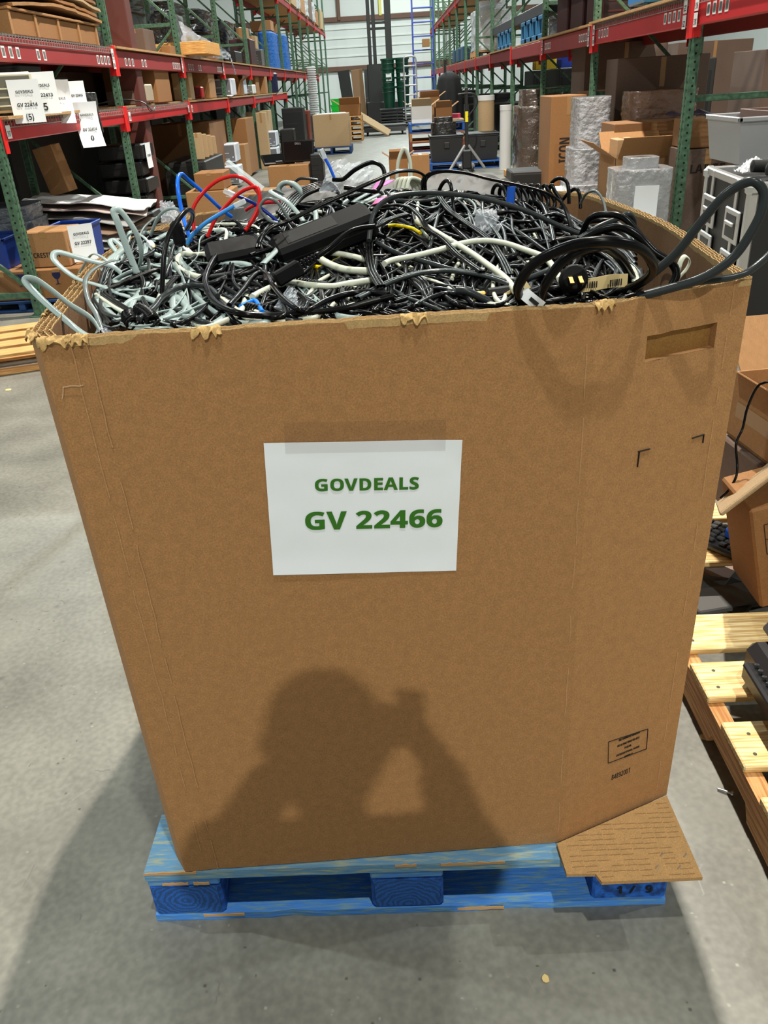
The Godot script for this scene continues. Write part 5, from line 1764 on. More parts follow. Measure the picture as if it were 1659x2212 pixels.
	part("yellow_label", boxed(Vector3(0, 0.86, 0.030), Vector3(0.05, 0.16, 0.006), 0.001), mat("label yellow", Color(0.95, 0.88, 0.05), 0.5), st)
	var hd := Shape.new()
	hd.tube(curve(PackedVector3Array([Vector3(-0.14, 1.20, 0.02), Vector3(0.0, 1.21, 0.02), Vector3(0.13, 1.19, 0.02), Vector3(0.18, 1.10, 0.02), Vector3(0.15, 1.0, 0.02), Vector3(0.02, 0.86, 0.02)])), 0.014, 8)
	part("handle", hd, bm, st)
	for s in [-1.0, 1.0]:
		part("leg", bar_shape(Vector3(s * 0.03, 0.42, 0), Vector3(s * 0.30, 0.05, 0.12), 0.05, 0.035, 0.006), mat("leg steel", grey(0.6), 0.4, 0.5), st)
		part("fork", boxed(Vector3(s * 0.09, 0.09, -0.45), Vector3(0.1, 0.05, 0.9), 0.01), mat("leg steel", grey(0.6), 0.4, 0.5), st)
		part("wheel", boxed(Vector3(s * 0.09, 0.04, 0.05), Vector3(0.05, 0.08, 0.08), 0.02), bm, st)
	part("base", boxed(Vector3(0, 0.2, 0), Vector3(0.16, 0.3, 0.12), 0.02), bm, st)
	# cartons nearer in the aisle
	carton("brown carton with open flaps standing on the floor right of the aisle's middle", {"at": Vector3(0.13, 0.0, -13.9), "w": 0.30, "h": 0.40}, 0.3, 0, true)
	carton("closed brown carton right of the one with open flaps in the aisle", {"at": Vector3(0.47, 0.0, -13.7), "w": 0.28, "h": 0.42}, 0.3, 1)
	# rolls and tubes by the right posts
	for k in 4:
		var o := thing("paper_roll", ["tall tan carpet roll standing by the right posts", "tall white plastic tube standing beside the tan roll", "short white drum by the fifth right post", "white capped tube half hidden by the right posts"][k], "roll", Vector3([1.78, 1.98, 2.3, 2.28][k], 0, [-16.4, -15.2, -16.0, -14.6][k]))
		var h: float = [1.12, 0.98, 0.7, 0.9][k]
		var r: float = [0.15, 0.10, 0.14, 0.08][k]
		var g := Shape.new()
		g.lathe(PackedVector2Array([Vector2(0, 0), Vector2(r, 0), Vector2(r * 0.98, h * 0.97), Vector2(r * 0.8, h), Vector2(0, h)]), Vector3.ZERO, 20)
		part("roll_body", g, [kraft_n(4), mat("tube white", grey(0.82), 0.4), mat("tube white", grey(0.82), 0.4), mat("tube white", grey(0.82), 0.4)][k], o)
		var c := Shape.new()
		c.lathe(PackedVector2Array([Vector2(0, h + 0.02), Vector2(r * 1.02, h + 0.02), Vector2(r * 1.02, h - 0.06)]), Vector3.ZERO, 20)
		part("cap", c, mat("tube white", grey(0.82), 0.4), o)
	# dark goods along both rack feet, far off
	for k in 6:
		appliance("equipment_case", "black equipment at the foot of the right racks, %s from the near end" % ordinal(k), "case", {"at": Vector3(2.75, 0, -16.5 - 3.1 * k), "w": 0.9, "h": 0.75 + 0.15 * (k % 3)}, 1.6, black, 0.5, 3)
	for k in 5:
		carton("carton on the top level of the far left racks, %s from the near end" % ordinal(k), {"at": Vector3(-3.0, 3.63, -27.75 - 3.05 * k), "w": 0.7, "h": 0.5 + 0.2 * (k % 3)}, 1.6, [4, 1, 3, 0, 4][k])
	for k in 3:
		wrapped("white wrapped load on the top level of the far left racks, %s of three" % ordinal(k), {"at": Vector3(-2.95, 3.63, -29.42 - 3.05 * k), "w": 0.7, "h": 0.9}, 0.9, Color(0.75, 0.76, 0.78), [[1.0, 0.7], [0.7, 0.3]], 30.0 + k)
	var spring := thing("spiral_tube", "white ribbed hose hanging beside the far left racks", "hose", Vector3(-2.42, 0.0, -29.8))
	var sp := Shape.new()
	for k in 31:
		sp.lathe(PackedVector2Array([Vector2(0.12, 0.0), Vector2(0.17, 0.03), Vector2(0.12, 0.06)]), Vector3(0, k * 0.066, 0), 14)
	part("ribs", sp, mat("tube white", grey(0.82), 0.4), spring)
	# pale roller door panel in the end wall
	var door := structure("door_1", boxed(Vector3(0, 0, 0), Vector3(4.4, 3.6, 0.1), 0.02), mat("door white", Color(0.95, 0.97, 0.95), 0.5), "white door panel framed in yellow high on the end wall", "door")
	door.position = Vector3(2.1, 6.25, -46.88)
	for x in [-2.25, 2.25]:
		part("door_frame", boxed(Vector3(x, 0, 0.02), Vector3(0.14, 3.7, 0.16), 0.02), mat("frame yellow", Color(0.88, 0.85, 0.45), 0.5), door)


func ladder(label: String, at: Vector3, w: float, tall: float, m: Material, rungs: int) -> void:
	var o := thing("step_ladder", label, "ladder", at)
	for x in [-w / 2, w / 2]:
		var g := Shape.new()
		g.tube(PackedVector3Array([Vector3(x, 0, 0.0), Vector3(x, tall, -0.25)]), 0.03, 8)
		part("side_rail", g, m, o)
		var b := Shape.new()
		b.tube(PackedVector3Array([Vector3(x, 0, -1.0), Vector3(x, tall * 0.62, -0.2)]), 0.026, 8)
		part("back_rail", b, m, o)
	for k in rungs:
		var y := tall * (k + 0.6) / (rungs + 0.2)
		part("rung", boxed(Vector3(0, y, -0.25 * y / tall), Vector3(w, 0.045, 0.10 if rungs > 6 else 0.05), 0.008), m, o)
	var t := Shape.new()
	t.tube(curve(PackedVector3Array([Vector3(-w / 2, tall, -0.25), Vector3(-w / 2 + 0.06, tall + 0.1, -0.26), Vector3(w / 2 - 0.06, tall + 0.1, -0.26), Vector3(w / 2, tall, -0.25)])), 0.028, 8)
	part("top_rail", t, m, o)


# ---------------------------------------------------------------- beside the bulk box, right
func near_right() -> void:
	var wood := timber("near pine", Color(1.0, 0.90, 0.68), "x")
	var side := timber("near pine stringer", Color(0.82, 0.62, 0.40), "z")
	# the pine pallet with the printer: boards run to the right
	var o := thing("wooden_pallet", "new pine pallet on the floor right of the bulk box, under the black printer", "pallet", Vector3(1.30, 0, -1.60))
	var x0 := 0.68
	var x1 := 1.85
	var rows := [[-0.82, 0.14], [-1.03, 0.14], [-1.249, 0.136], [-1.465, 0.13], [-1.646, 0.148], [-2.05, 0.11], [-2.31, 0.11]]
	for r in rows:
		var a: float = r[0]
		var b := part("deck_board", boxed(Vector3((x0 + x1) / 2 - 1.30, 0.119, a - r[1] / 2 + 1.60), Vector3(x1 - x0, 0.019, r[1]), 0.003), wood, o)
		for k in 2:
			var s := Shape.new()
			s.lathe(PackedVector2Array([Vector2(0.0, 0.0008), Vector2(0.0042, 0.0006), Vector2(0.0046, -0.001)]), Vector3(x0 + 0.035 + 0.01 * k - 1.30, 0.1287, a + 1.60 - 0.035 - 0.06 * k), 10)
			part("nail", s, mat("nail dull", Color(0.30, 0.28, 0.24), 0.6, 0.4), b)
	var knot := Shape.new()
	knot.lathe(PackedVector2Array([Vector2(0, 0.0008), Vector2(0.016, 0.0006), Vector2(0.018, -0.001)]), Vector3(0.80 - 1.30, 0.1287, -1.505 + 1.60), 16)
	part("knot", knot, mat("knot brown", Color(0.45, 0.24, 0.15), 0.7), o)
	for x in [0.70, 1.28, 1.83]:
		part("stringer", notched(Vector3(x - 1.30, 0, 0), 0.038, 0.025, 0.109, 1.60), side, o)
	for zz in [-0.70, 0.70]:
		part("bottom_board", boxed(Vector3(0, 0.009, zz), Vector3(x1 - x0, 0.018, 0.1), 0.003), wood, o)
	# the black printer with its open tray
	var pr := thing("printer", "black desktop printer with an open paper tray on the pine pallet", "printer", Vector3(1.00, 0.129, -1.36))
	var bm := mat("printer black", Color(0.13, 0.13, 0.14), 0.4)
	var dull := mat("printer shell", Color(0.24, 0.24, 0.25), 0.45)
	part("base", boxed(Vector3(0.0, 0.06, 0.03), Vector3(0.46, 0.12, 0.40), 0.02), bm, pr)
	part("upper_body", boxed(Vector3(0.03, 0.142, -0.02), Vector3(0.44, 0.06, 0.36), 0.03), dull, pr)
	part("scanner_lid", boxed(Vector3(0.04, 0.18, -0.03), Vector3(0.42, 0.022, 0.33), 0.01), dull, pr)
	part("lid_seam", boxed(Vector3(0.04, 0.17, -0.03), Vector3(0.424, 0.003, 0.334), 0.001), mat("printer gap", grey(0.02), 0.8), pr)
	var tr := part("paper_tray", boxed(Vector3(-0.225, 0.085, 0.07), Vector3(0.06, 0.016, 0.36), 0.005, Basis(Vector3.BACK, -0.25)), bm, pr)
	for k in 16:
		part("tray_rib", boxed(Vector3(-0.215, 0.098, 0.225 - 0.021 * k), Vector3(0.045, 0.006, 0.007), 0.002, Basis(Vector3.BACK, -0.25)), dull, tr)
	part("control_panel", boxed(Vector3(0.16, 0.178, 0.16), Vector3(0.14, 0.012, 0.07), 0.004), bm, pr)
	# keyboard and dark flat things behind the printer
	var kb := thing("keyboard", "black computer keyboard lying on the pine pallet behind the printer", "keyboard", Vector3(0.93, 0.132, -2.20), -0.95)
	part("tray", boxed(Vector3(0, 0.01, 0), Vector3(0.44, 0.02, 0.145), 0.006), bm, kb)
	for r in 5:
		for c in 15:
			if r == 4 and c in [4, 5, 6, 7, 8, 9]:
				continue
			part("key", boxed(Vector3(-0.20 + 0.0285 * c + 0.004 * (r % 2), 0.0235, -0.052 + 0.0245 * r), Vector3(0.0235, 0.009, 0.0195), 0.003), dull, kb)
	part("space_bar", boxed(Vector3(-0.02, 0.0235, 0.046), Vector3(0.15, 0.009, 0.0195), 0.003), dull, kb)
	var cap := thing("bottle_cap", "small bright blue cap lying on the keyboard", "cap", kb.position + Vector3(0.05, 0.03, 0.06))
	var cg := Shape.new()
	cg.lathe(PackedVector2Array([Vector2(0, 0), Vector2(0.02, 0), Vector2(0.019, 0.02), Vector2(0.015, 0.026), Vector2(0, 0.026)]), Vector3.ZERO, 16)
	part("cap_shell", cg, mat("cap blue", Color(0.05, 0.35, 0.85), 0.4), cap)
	for k in 4:
		var q: Array = [[1590, 1236, 0.16, 0.07, 0.5], [1560, 1268, 0.2, 0.03, -0.3], [1600, 1280, 0.22, 0.04, 0.9], [1572, 1296, 0.25, 0.05, 0.2]][k]
		var p := on_y(q[0], q[1], 0.02)
		var s := Shape.new()
		s.box(Vector3(0, 0.012 + 0.004 * k, 0), Vector3(q[2], 0.02, q[3] + 0.06), Basis(Vector3.UP, q[4]), 0.004)
		one("scrap_piece", ["pale pink board scrap lying below the keyboard", "grey plastic scrap in the shade below the keyboard", "long black plastic scrap behind the printer", "grey metal scrap nearest the printer's back"][k], "scrap", s, mat("scrap %d" % k, [Color(0.62, 0.52, 0.48), grey(0.3), grey(0.1), grey(0.36)][k], 0.6)).position = p * Vector3(1, 0, 1) + Vector3(0, 0.004, 0)
	# cartons at the right edge
	var big := carton("open light brown carton with taped seam at the right edge", {"at": Vector3(1.36, 0.36, -2.04), "w": 0.56, "h": 0.21}, 0.46, 1, true, "", 0.12)
	part("tape", boxed(Vector3(-0.281, 0.10, 0.02), Vector3(0.002, 0.05, 0.42), 0.0), mat("carton tape", Color(0.62, 0.47, 0.30), 0.3), big)
	carton("light brown carton lower under the open one at the right edge", {"at": Vector3(1.34, 0.13, -2.04), "w": 0.56, "h": 0.225}, 0.46, 3, false, "", 0.12)
	var f := Transform3D(Basis(Vector3.BACK, 0.245), Vector3(0.935, 0.132, -1.80))
	var lean := thing("carton", "tilted brown file carton with printed label lines and blue tape at the right edge", "box", f.origin)
	lean.basis = f.basis
	part("body", boxed(Vector3(0.20, 0.155, -0.10), Vector3(0.40, 0.31, 0.20), 0.006), kraft_n(0), lean)
	part("lid_edge", boxed(Vector3(0.17, 0.40, -0.09), Vector3(0.50, 0.012, 0.24), 0.004, Basis(Vector3.BACK, 0.50) * Basis(Vector3.RIGHT, -0.5)), kraft_n(4), lean)
	part("blue_tape", boxed(Vector3(0.13, 0.275, 0.0012), Vector3(0.04, 0.06, 0.002), 0.0), mat("tape blue", Color(0.05, 0.27, 0.58), 0.5), lean)
	part("orange_label", boxed(Vector3(0.17, 0.10, 0.0012), Vector3(0.06, 0.05, 0.002), 0.0), mat("label orange", Color(0.80, 0.30, 0.08), 0.5), lean)
	var ink := mat("carton ink", Color(0.1, 0.08, 0.07), 0.8)
	for s in [[0.02, 0.335, 0.16, 0.002, 0.36], [0.02, 0.0, 0.0, 0.0, 0.0]]:
		if s[2] > 0.0:
			for k in 3:
				part("printed_line", boxed(Vector3(0.11, 0.26 - 0.045 * k, 0.0008), Vector3(0.16, 0.0016, 0.0012)), ink, lean)
			for k in 2:
				part("printed_line", boxed(Vector3(0.03 + 0.16 * k, 0.215, 0.0008), Vector3(0.0016, 0.09, 0.0012)), ink, lean)
	# thin black cord hanging over the open carton
	var line := curve(PackedVector3Array([on_z(1690, 822, -2.02), on_z(1654, 826, -2.02), on_z(1634, 838, -2.04), on_z(1614, 882, -2.03), on_z(1604, 925, -2.02), on_z(1590, 958, -2.0), on_z(1592, 1000, -1.98), on_z(1590, 1030, -1.96), on_z(1574, 1058, -1.95), on_z(1556, 1076, -1.95)]), 5)
	var cord_o := thing("cable", "thin black cord hanging down over the light brown cartons at the right edge", "cable", line[0])
	var lg := Shape.new()
	lg.tube(line, 0.0034, 8)
	part("jacket", lg, cord_mat(BLACK), cord_o).position = -line[0]
	# road case with aluminium edges
	road_case()


func notched(at: Vector3, w: float, y0: float, y1: float, len: float) -> Shape:
	var g := Shape.new()
	var pts := PackedVector2Array([Vector2(-len / 2, y0 - 0.006), Vector2(-len / 2, y1), Vector2(len / 2, y1), Vector2(len / 2, y0 - 0.006)])
	for c in [0.28, -0.28]:
		pts.append_array([Vector2(c + 0.12, y0 - 0.006), Vector2(c + 0.10, y0 + 0.03), Vector2(c - 0.10, y0 + 0.03), Vector2(c - 0.12, y0 - 0.006)])
	g.prism(pts, w, Transform3D(Basis(Vector3(0, 0, -1), Vector3.UP, Vector3.RIGHT), at + Vector3(w / 2, 0, 0)))
	return g


func road_case() -> void:
	var top := 0.98
	var near := on_y(1624, 398, top)
	var far := on_y(1528, 362, top)
	var along := (far - near) * Vector3(1, 0, 1)
	var len := along.length()
	var z := -along.normalized()
	var b := Basis(Vector3.UP.cross(z), Vector3.UP, z)
	var o := thing("road_case", "large black road case with aluminium edges and butterfly latches at the right", "case", Vector3(near.x, 0, near.z))
	o.basis = b
	var skin := mat("case black", Color(0.12, 0.12, 0.125), 0.55)
	var alu := mat("case aluminium", grey(0.78), 0.35, 0.85)
	var w := 0.9
	var low := 0.30
	part("body", boxed(Vector3(w / 2, (top + low) / 2, -len / 2), Vector3(w - 0.01, top - low - 0.01, len - 0.01), 0.004), skin, o)
	for y in [top - 0.012, low + 0.012]:
		for zz in [-0.012, -len + 0.012]:
			part("edge_trim", boxed(Vector3(w / 2, y, zz), Vector3(w, 0.034, 0.034), 0.005), alu, o)
		for xx in [0.012, w - 0.012]:
			part("edge_trim", boxed(Vector3(xx, y, -len / 2), Vector3(0.034, 0.034, len), 0.005), alu, o)
	for zz in [-0.014, -len + 0.014]:
		for xx in [0.014, w - 0.014]:
			part("corner_trim", boxed(Vector3(xx, (top + low) / 2, zz), Vector3(0.042, top - low, 0.042), 0.006), alu, o)
			part("ball_corner", boxed(Vector3(xx, top - 0.022, zz), Vector3(0.062, 0.062, 0.062), 0.02), alu, o)
	for zz in [-len * 0.25, -len * 0.80]:
		part("seam_trim", boxed(Vector3(0.0, (top + low) / 2, zz), Vector3(0.012, top - low, 0.03), 0.003), alu, o)
	var dark := mat("latch dish", grey(0.25), 0.5, 0.6)
	for q in [[0.14, 0.25], [0.32, 0.25], [0.13, 0.80], [0.30, 0.80], [0.47, 0.25]]:
		var y: float = top - 0.05 - q[0]
		var zz: float = -len * q[1]
		var l := part("latch", boxed(Vector3(-0.006, y, zz), Vector3(0.012, 0.14, len * 0.3), 0.005), alu, o)
		part("latch_dish", boxed(Vector3(-0.012, y, zz), Vector3(0.004, 0.10, len * 0.2), 0.002), dark, l)
		part("latch_wing", boxed(Vector3(-0.018, y + 0.01, zz), Vector3(0.012, 0.018, len * 0.16), 0.004), alu, l)
	for xx in [0.12, w - 0.12]:
		for zz in [-0.1, -len + 0.1]:
			var g := Shape.new()
			g.lathe(PackedVector2Array([Vector2(0, -0.02), Vector2(0.05, -0.02), Vector2(0.055, 0), Vector2(0.05, 0.02), Vector2(0, 0.02)]), Vector3(xx, 0.055, zz), 16, Basis(Vector3.BACK, PI / 2))
			part("caster", g, mat("tyre black", grey(0.09), 0.6), o)
			part("caster_fork", boxed(Vector3(xx, 0.15, zz), Vector3(0.06, 0.31 - 0.1, 0.05), 0.006), alu, o)
	part("base_board", boxed(Vector3(w / 2, low - 0.03, -len / 2), Vector3(w, 0.05, len), 0.006), mat("case black", Color(0.12, 0.12, 0.125), 0.55), o)
	# on the case: grey tub with a drawer in it, a crumpled bag, black handles
	var deck := top + 0.006
	var at := o.transform * Vector3(0.42, deck, -len + 0.06)
	var m := mat("tub grey", Color(0.62, 0.62, 0.63), 0.35)
	var t := tote("translucent grey plastic tub standing on the far end of the road case", {"at": at + Vector3(0, 0, -0.05), "w": 0.6, "h": 0.2}, 0.45, m)
	var d := thing("metal_drawer", "perforated brown metal drawer lying in the grey tub", "drawer", t.position + Vector3(0.06, 0.125, 0.0))
	part("drawer_base", boxed(Vector3(0, 0.01, 0), Vector3(0.42, 0.012, 0.34), 0.003), mat("drawer brown", Color(0.30, 0.24, 0.19), 0.6, 0.2), d)
	for s in [-1.0, 1.0]:
		part("drawer_side", boxed(Vector3(s * 0.21, 0.055, 0), Vector3(0.01, 0.1, 0.34), 0.002), mat("drawer side", Color(0.45, 0.36, 0.33), 0.5), d)
		part("drawer_side", boxed(Vector3(0, 0.055, s * 0.17), Vector3(0.42, 0.1, 0.01), 0.002), mat("drawer side", Color(0.45, 0.36, 0.33), 0.5), d)
	var bp := o.transform * Vector3(0.12, deck, -len * 0.55)
	var film := clear_plastic("bag case", Color(0.92, 0.93, 0.96), 0.5, 0.27)
	var g2 := Shape.new()
	g2.sheet(func(u, v):
		var puff := sin(PI * u) * sin(PI * v)
		return Vector3((u - 0.5) * 0.14, puff * 0.05 + absf(wobble.get_noise_2d(u * 12.0, v * 12.0)) * 0.03, (0.5 - v) * 0.1), 20, 16, 0.001, false)
	one("plastic_bag", "small crumpled clear bag lying on top of the road case", "bag", g2, film).position = bp
	for k in 2:
		var h := thing("microphone_handle", ["thick black handle lying on the road case beside the clear bag", "black grip lying nearest on top of the road case"][k], "handle", o.transform * Vector3(0.20 + 0.02 * k, deck + 0.028, -len * (0.42 - 0.2 * k)))
		var l := Shape.new()
		l.lathe(PackedVector2Array([Vector2(0, -0.14), Vector2(0.022, -0.14), Vector2(0.025, -0.10), Vector2(0.02, -0.02), Vector2(0.027, 0.02), Vector2(0.026, 0.12), Vector2(0, 0.13)]), Vector3.ZERO, 16, Basis(Vector3.BACK, PI / 2 - 0.05) )
		part("grip", l, mat("grip black", grey(0.11), 0.5), h)
		var rr := Shape.new()
		rr.lathe(PackedVector2Array([Vector2(0.0265, -0.01), Vector2(0.029, 0), Vector2(0.0265, 0.01)]), Vector3.ZERO, 16, Basis(Vector3.BACK, PI / 2 - 0.05))
		part("ring", rr, mat("grip grey", grey(0.35), 0.4), h)


# ---------------------------------------------------------------- the tangle
# depth of the heap's surface seen at a place: it climbs from the front rim to the back
func heap_z(px: float, py: float) -> float:
	var rim := 742.0 - 0.064 * px
	var t := clampf((rim - py) / 300.0, 0.0, 1.1)
	return -1.085 - 0.93 * t


func heap_point(px: float, py: float, fwd := 0.0) -> Vector3:
	return on_z(px, py, minf(heap_z(px, py) + fwd, -1.105))


func cord_mat(color: Color) -> StandardMaterial3D:
	var m := mat("cord %s" % color.to_html(false), color, 0.24)
	m.metallic_specular = 0.26
	return m


const BLACK := Color(0.045, 0.045, 0.05)
const CHAR := Color(0.18, 0.195, 0.20)
const GREY := Color(0.60, 0.66, 0.655)
const CREAM := Color(0.82, 0.83, 0.76)
const MIDGREY := Color(0.42, 0.45, 0.45)


# p: x, y pairs as traced; z0..z1 gives the depth of a loop that stands clear of the heap (0: it lies on the heap)
func cord_line(p: Array, z0 := 0.0, z1 := 0.0, zb := 0.0, fwd := 0.02) -> PackedVector3Array:
	var pts := PackedVector3Array()
	var n := p.size() / 2
	for k in n:
		var x: float = p[k * 2]
		var y: float = p[k * 2 + 1]
		if z0 == 0.0:
			pts.append(heap_point(x, y, fwd))
		else:
			var t := float(k) / (n - 1)
			pts.append(on_z(x, y, lerpf(z0, z1, t) + zb * sin(PI * t)))
	return curve(pts, 5)


func cord(label: String, color: Color, r: float, p: Array, z0 := 0.0, z1 := 0.0, zb := 0.0, fwd := 0.02, cores := 0, called := "cable") -> Node3D:
	var line := cord_line(p, z0, z1, zb, fwd)
	var o := thing(called, label, "cable", line[0])
	var g := Shape.new()
	if cores > 0:
		g.ribbon(line, r * 2.0, r * (0.55 if cores == 1 else 2.0 / cores * 1.1), cores)
	else:
		g.tube(line, r, 8)
	part("jacket", g, cord_mat(color), o).position = -line[0]
	return o


# a modular plug at the end of a cord
func modular_plug(o: Node3D, at: Vector3, along: Vector3) -> void:
	var z := along.normalized()
	var x := Vector3.UP.cross(z).normalized()
	var b := Basis(x, z.cross(x), z)
	var clear := clear_plastic("plug clear", Color(0.92, 0.94, 0.96), 0.55, 0.3)
	part("plug", boxed(at - o.position + z * 0.009, Vector3(0.0118, 0.0085, 0.021), 0.001, b), clear, o)
	var c := Shape.new()
	for k in 6:
		c.box(at - o.position + b * Vector3((k - 2.5) * 0.0015, 0.0043, 0.016), Vector3(0.0007, 0.0008, 0.006), b)
	part("contacts", c, mat("plug brass", Color(0.55, 0.42, 0.22), 0.4, 0.8), o)
	var t := Shape.new()
	t.box(at - o.position + b * Vector3(0, -0.006, 0.004), Vector3(0.005, 0.0012, 0.018), b * Basis(Vector3.RIGHT, 0.25))
	part("latch", t, clear, o)


func helix(label: String, p: Array, coil: float, r: float, pitch: float, fwd := 0.02) -> void:
	var line := cord_line(p, 0, 0, 0, fwd)
	var f := Shape.frames(line)
	var pts := PackedVector3Array()
	var run := 0.0
	for k in line.size() - 1:
		var len := line[k].distance_to(line[k + 1])
		var n := maxi(2, int(len / pitch * 9.0))
		for j in n:
			var w := float(j) / n
			var a := (run + len * w) / pitch * TAU
			var x: Vector3 = f[k][0].lerp(f[k + 1][0], w)
			var y: Vector3 = f[k][1].lerp(f[k + 1][1], w)
			pts.append(line[k].lerp(line[k + 1], w) + (x * cos(a) + y * sin(a)) * coil)
		run += len
	var o := thing("coiled_cord", label, "cable", pts[0])
	var g := Shape.new()
	g.tube(pts, r, 6)
	part("coil", g, cord_mat(BLACK), o).position = -pts[0]


func crumpled(label: String, p: Array, z: float, color: Color, alpha: float, seedy: float, called := "plastic_bag") -> void:
	# corners of the bag: lower left, lower right, upper right, upper left
	var q := []
	for k in 4:
		q.append(on_z(p[k * 2], p[k * 2 + 1], z - (0.05 if k > 1 else 0.0)))
	var film := clear_plastic("bag %s %.2f" % [color.to_html(false), alpha], color, alpha, 0.27)
	var g := Shape.new()
	var sag: float = q[0].distance_to(q[1]) * 0.22
	g.sheet(func(u, v):
		var a: Vector3 = q[0].lerp(q[1], u)
		var b: Vector3 = q[3].lerp(q[2], u)
		var puff := sin(PI * clampf(u, 0, 1)) * sin(PI * clampf(v, 0, 1))
		var n1 := wobble.get_noise_3d(u * 5.0 + seedy, v * 5.0, 1.0)
		var n2 := absf(wobble.get_noise_3d(u * 11.0 + seedy, v * 11.0, 7.0))
		return a.lerp(b, v) + Vector3(n1 * sag * 0.6, n1 * sag * 0.5, puff * sag + n2 * sag * 0.7), 26, 20, 0.002, false)
	var o := one(called, label, "bag" if called == "plastic_bag" else "label", g, film)
	var base: Vector3 = (q[0] + q[1]) / 2
	var m := Shape.new()
	o.set_meta("label", label)


func cables() -> void:
	tangle()
	# --- left: flat grey telephone cords
	cord("flat grey cord looping farthest out over the left rim of the box", GREY, 0.0054, [213, 720, 182, 722, 127, 679, 84, 641, 57, 612, 58, 602, 81, 606, 114, 629, 152, 659, 197, 688, 218, 720], -1.12, -1.12, -0.10, 0, 1)
	cord("flat grey cord in a long loop over the left rim, inner one", GREY, 0.0054, [330, 653, 266, 637, 215, 617, 165, 601, 124, 570, 115, 553, 127, 545, 165, 555, 203, 565, 240, 574, 262, 590], -1.30, -1.45, -0.03, 0, 1)
	cord("flat grey cord standing up in a tall narrow loop at the left of the pile", GREY, 0.0058, [283, 600, 297, 580, 304, 563, 305, 539, 295, 505, 273, 471, 258, 454, 249, 453, 246, 460, 254, 480, 268, 519, 285, 563, 296, 590], -1.48, -1.42, 0.0, 0, 1)
	cord("grey cord curling down inside the left rim to the front corner", MIDGREY, 0.0036, [222, 716, 208, 680, 192, 652, 184, 618, 187, 599, 205, 580, 234, 566, 258, 563, 283, 575], -1.14, -1.4, 0.0, 0, 1)
	cord("short flat grey cord bent at the left of the pile beside a white plug", GREY, 0.005, [300, 592, 275, 566, 258, 551, 240, 528, 238, 519, 246, 518, 262, 532, 268, 545, 280, 500], 0, 0, 0, 0.03, 1)
	cord("flat grey cord running right from the left rim, below the black one", GREY, 0.0056, [400, 655, 360, 650, 321, 644, 268, 623, 240, 600, 222, 580], 0, 0, 0, 0.03, 1)
	cord("thin grey cord arching at the left back of the pile", MIDGREY, 0.0024, [296, 545, 306, 500, 330, 475, 352, 466, 372, 470, 385, 485], 0, 0, 0, 0.05)
	cord("grey cord arching to the left of the standing blue cord", GREY, 0.003, [322, 520, 336, 480, 352, 458, 372, 450, 386, 453], -1.7, -1.6, 0.0)
	# --- left: black
	cord("thick black cord folded back sharply at the left of the pile", BLACK, 0.0052, [318, 700, 285, 676, 249, 653, 224, 634, 232, 626, 263, 613, 297, 598, 336, 583, 356, 580], 0, 0, 0, 0.06, 2)
	cord("black cord hooked like a cane at the left of the pile", BLACK, 0.0042, [346, 660, 350, 626, 352, 587, 355, 548, 364, 510, 384, 476, 403, 454, 415, 457, 415, 474, 404, 495], -1.28, -1.55, 0.04)
	cord("black cord running from the left up to the black power brick", BLACK, 0.0045, [356, 600, 364, 577, 377, 558, 401, 544, 430, 529, 480, 505, 497, 499, 532, 499, 565, 500], 0, 0, 0, 0.05)
	cord("black cord in the widest round loop at the front left of the pile", BLACK, 0.0048, [575, 610, 573, 591, 571, 565, 561, 531, 536, 514, 512, 514, 483, 534, 459, 565, 445, 596, 445, 618, 464, 652, 512, 676, 575, 682, 633, 679, 671, 669, 705, 650, 753, 635, 802, 632, 840, 638], 0, 0, 0, 0.09)
	cord("black cord looped over itself in front of the black plug", BLACK, 0.0042, [495, 660, 522, 629, 544, 600, 560, 589, 575, 592, 589, 616, 609, 642, 640, 666, 669, 674, 717, 670, 765, 662, 821, 648], 0, 0, 0, 0.10)
	cord("black cord lying along the front rim, left of the middle", BLACK, 0.0046, [440, 668, 454, 680, 480, 696, 520, 702, 580, 702, 640, 696, 700, 680, 770, 660, 850, 640], -1.12, -1.14, 0.0)
	cord("black cord with pale sheen curving left from the black power brick", BLACK, 0.0042, [420, 610, 448, 588, 478, 552, 500, 536, 540, 526, 570, 531, 592, 540, 620, 541], 0, 0, 0, 0.06)
	cord("black cord crossing the coiled cord at the front left", CHAR, 0.0045, [300, 690, 330, 668, 352, 640, 385, 622, 420, 616, 452, 622, 470, 640], 0, 0, 0, 0.08)
	# --- middle
	cord("long black flat cord crossing over the middle up to the pale bag", BLACK, 0.0046, [557, 535, 561, 519, 573, 502, 594, 487, 623, 477, 693, 443, 753, 416, 801, 394, 832, 380, 861, 370, 898, 370, 917, 382, 915, 404], -1.45, -1.7, 0.0, 0, 2)
	cord("black cord arched highest before the clear bag at the back", BLACK, 0.0042, [719, 388, 741, 387, 765, 368, 789, 355, 806, 351, 823, 358, 830, 372, 828, 388, 816, 410, 801, 413, 743, 405], -1.74, -1.66, 0.0)
	cord("three core black cord arching over the right back of the pile", BLACK, 0.0062, [916, 412, 916, 391, 928, 377, 957, 370, 1005, 374, 1053, 386, 1101, 396, 1150, 407, 1186, 419, 1213, 438, 1226, 463, 1234, 495, 1242, 530], -1.78, -1.5, 0.02, 0, 3)
	cord("long charcoal cord arching from the middle to the right of the pile", CHAR, 0.0044, [797, 520, 800, 495, 805, 468, 819, 444, 848, 426, 896, 418, 957, 418, 1017, 424, 1077, 437, 1138, 456, 1200, 484, 1258, 508], -1.42, -1.5, -0.06)
	cord("three core black cord dropping steeply in the middle of the pile", BLACK, 0.0068, [823, 618, 812, 600, 802, 577, 797, 533, 804, 497, 818, 486, 840, 474, 880, 462], 0, 0, 0, 0.13, 3)
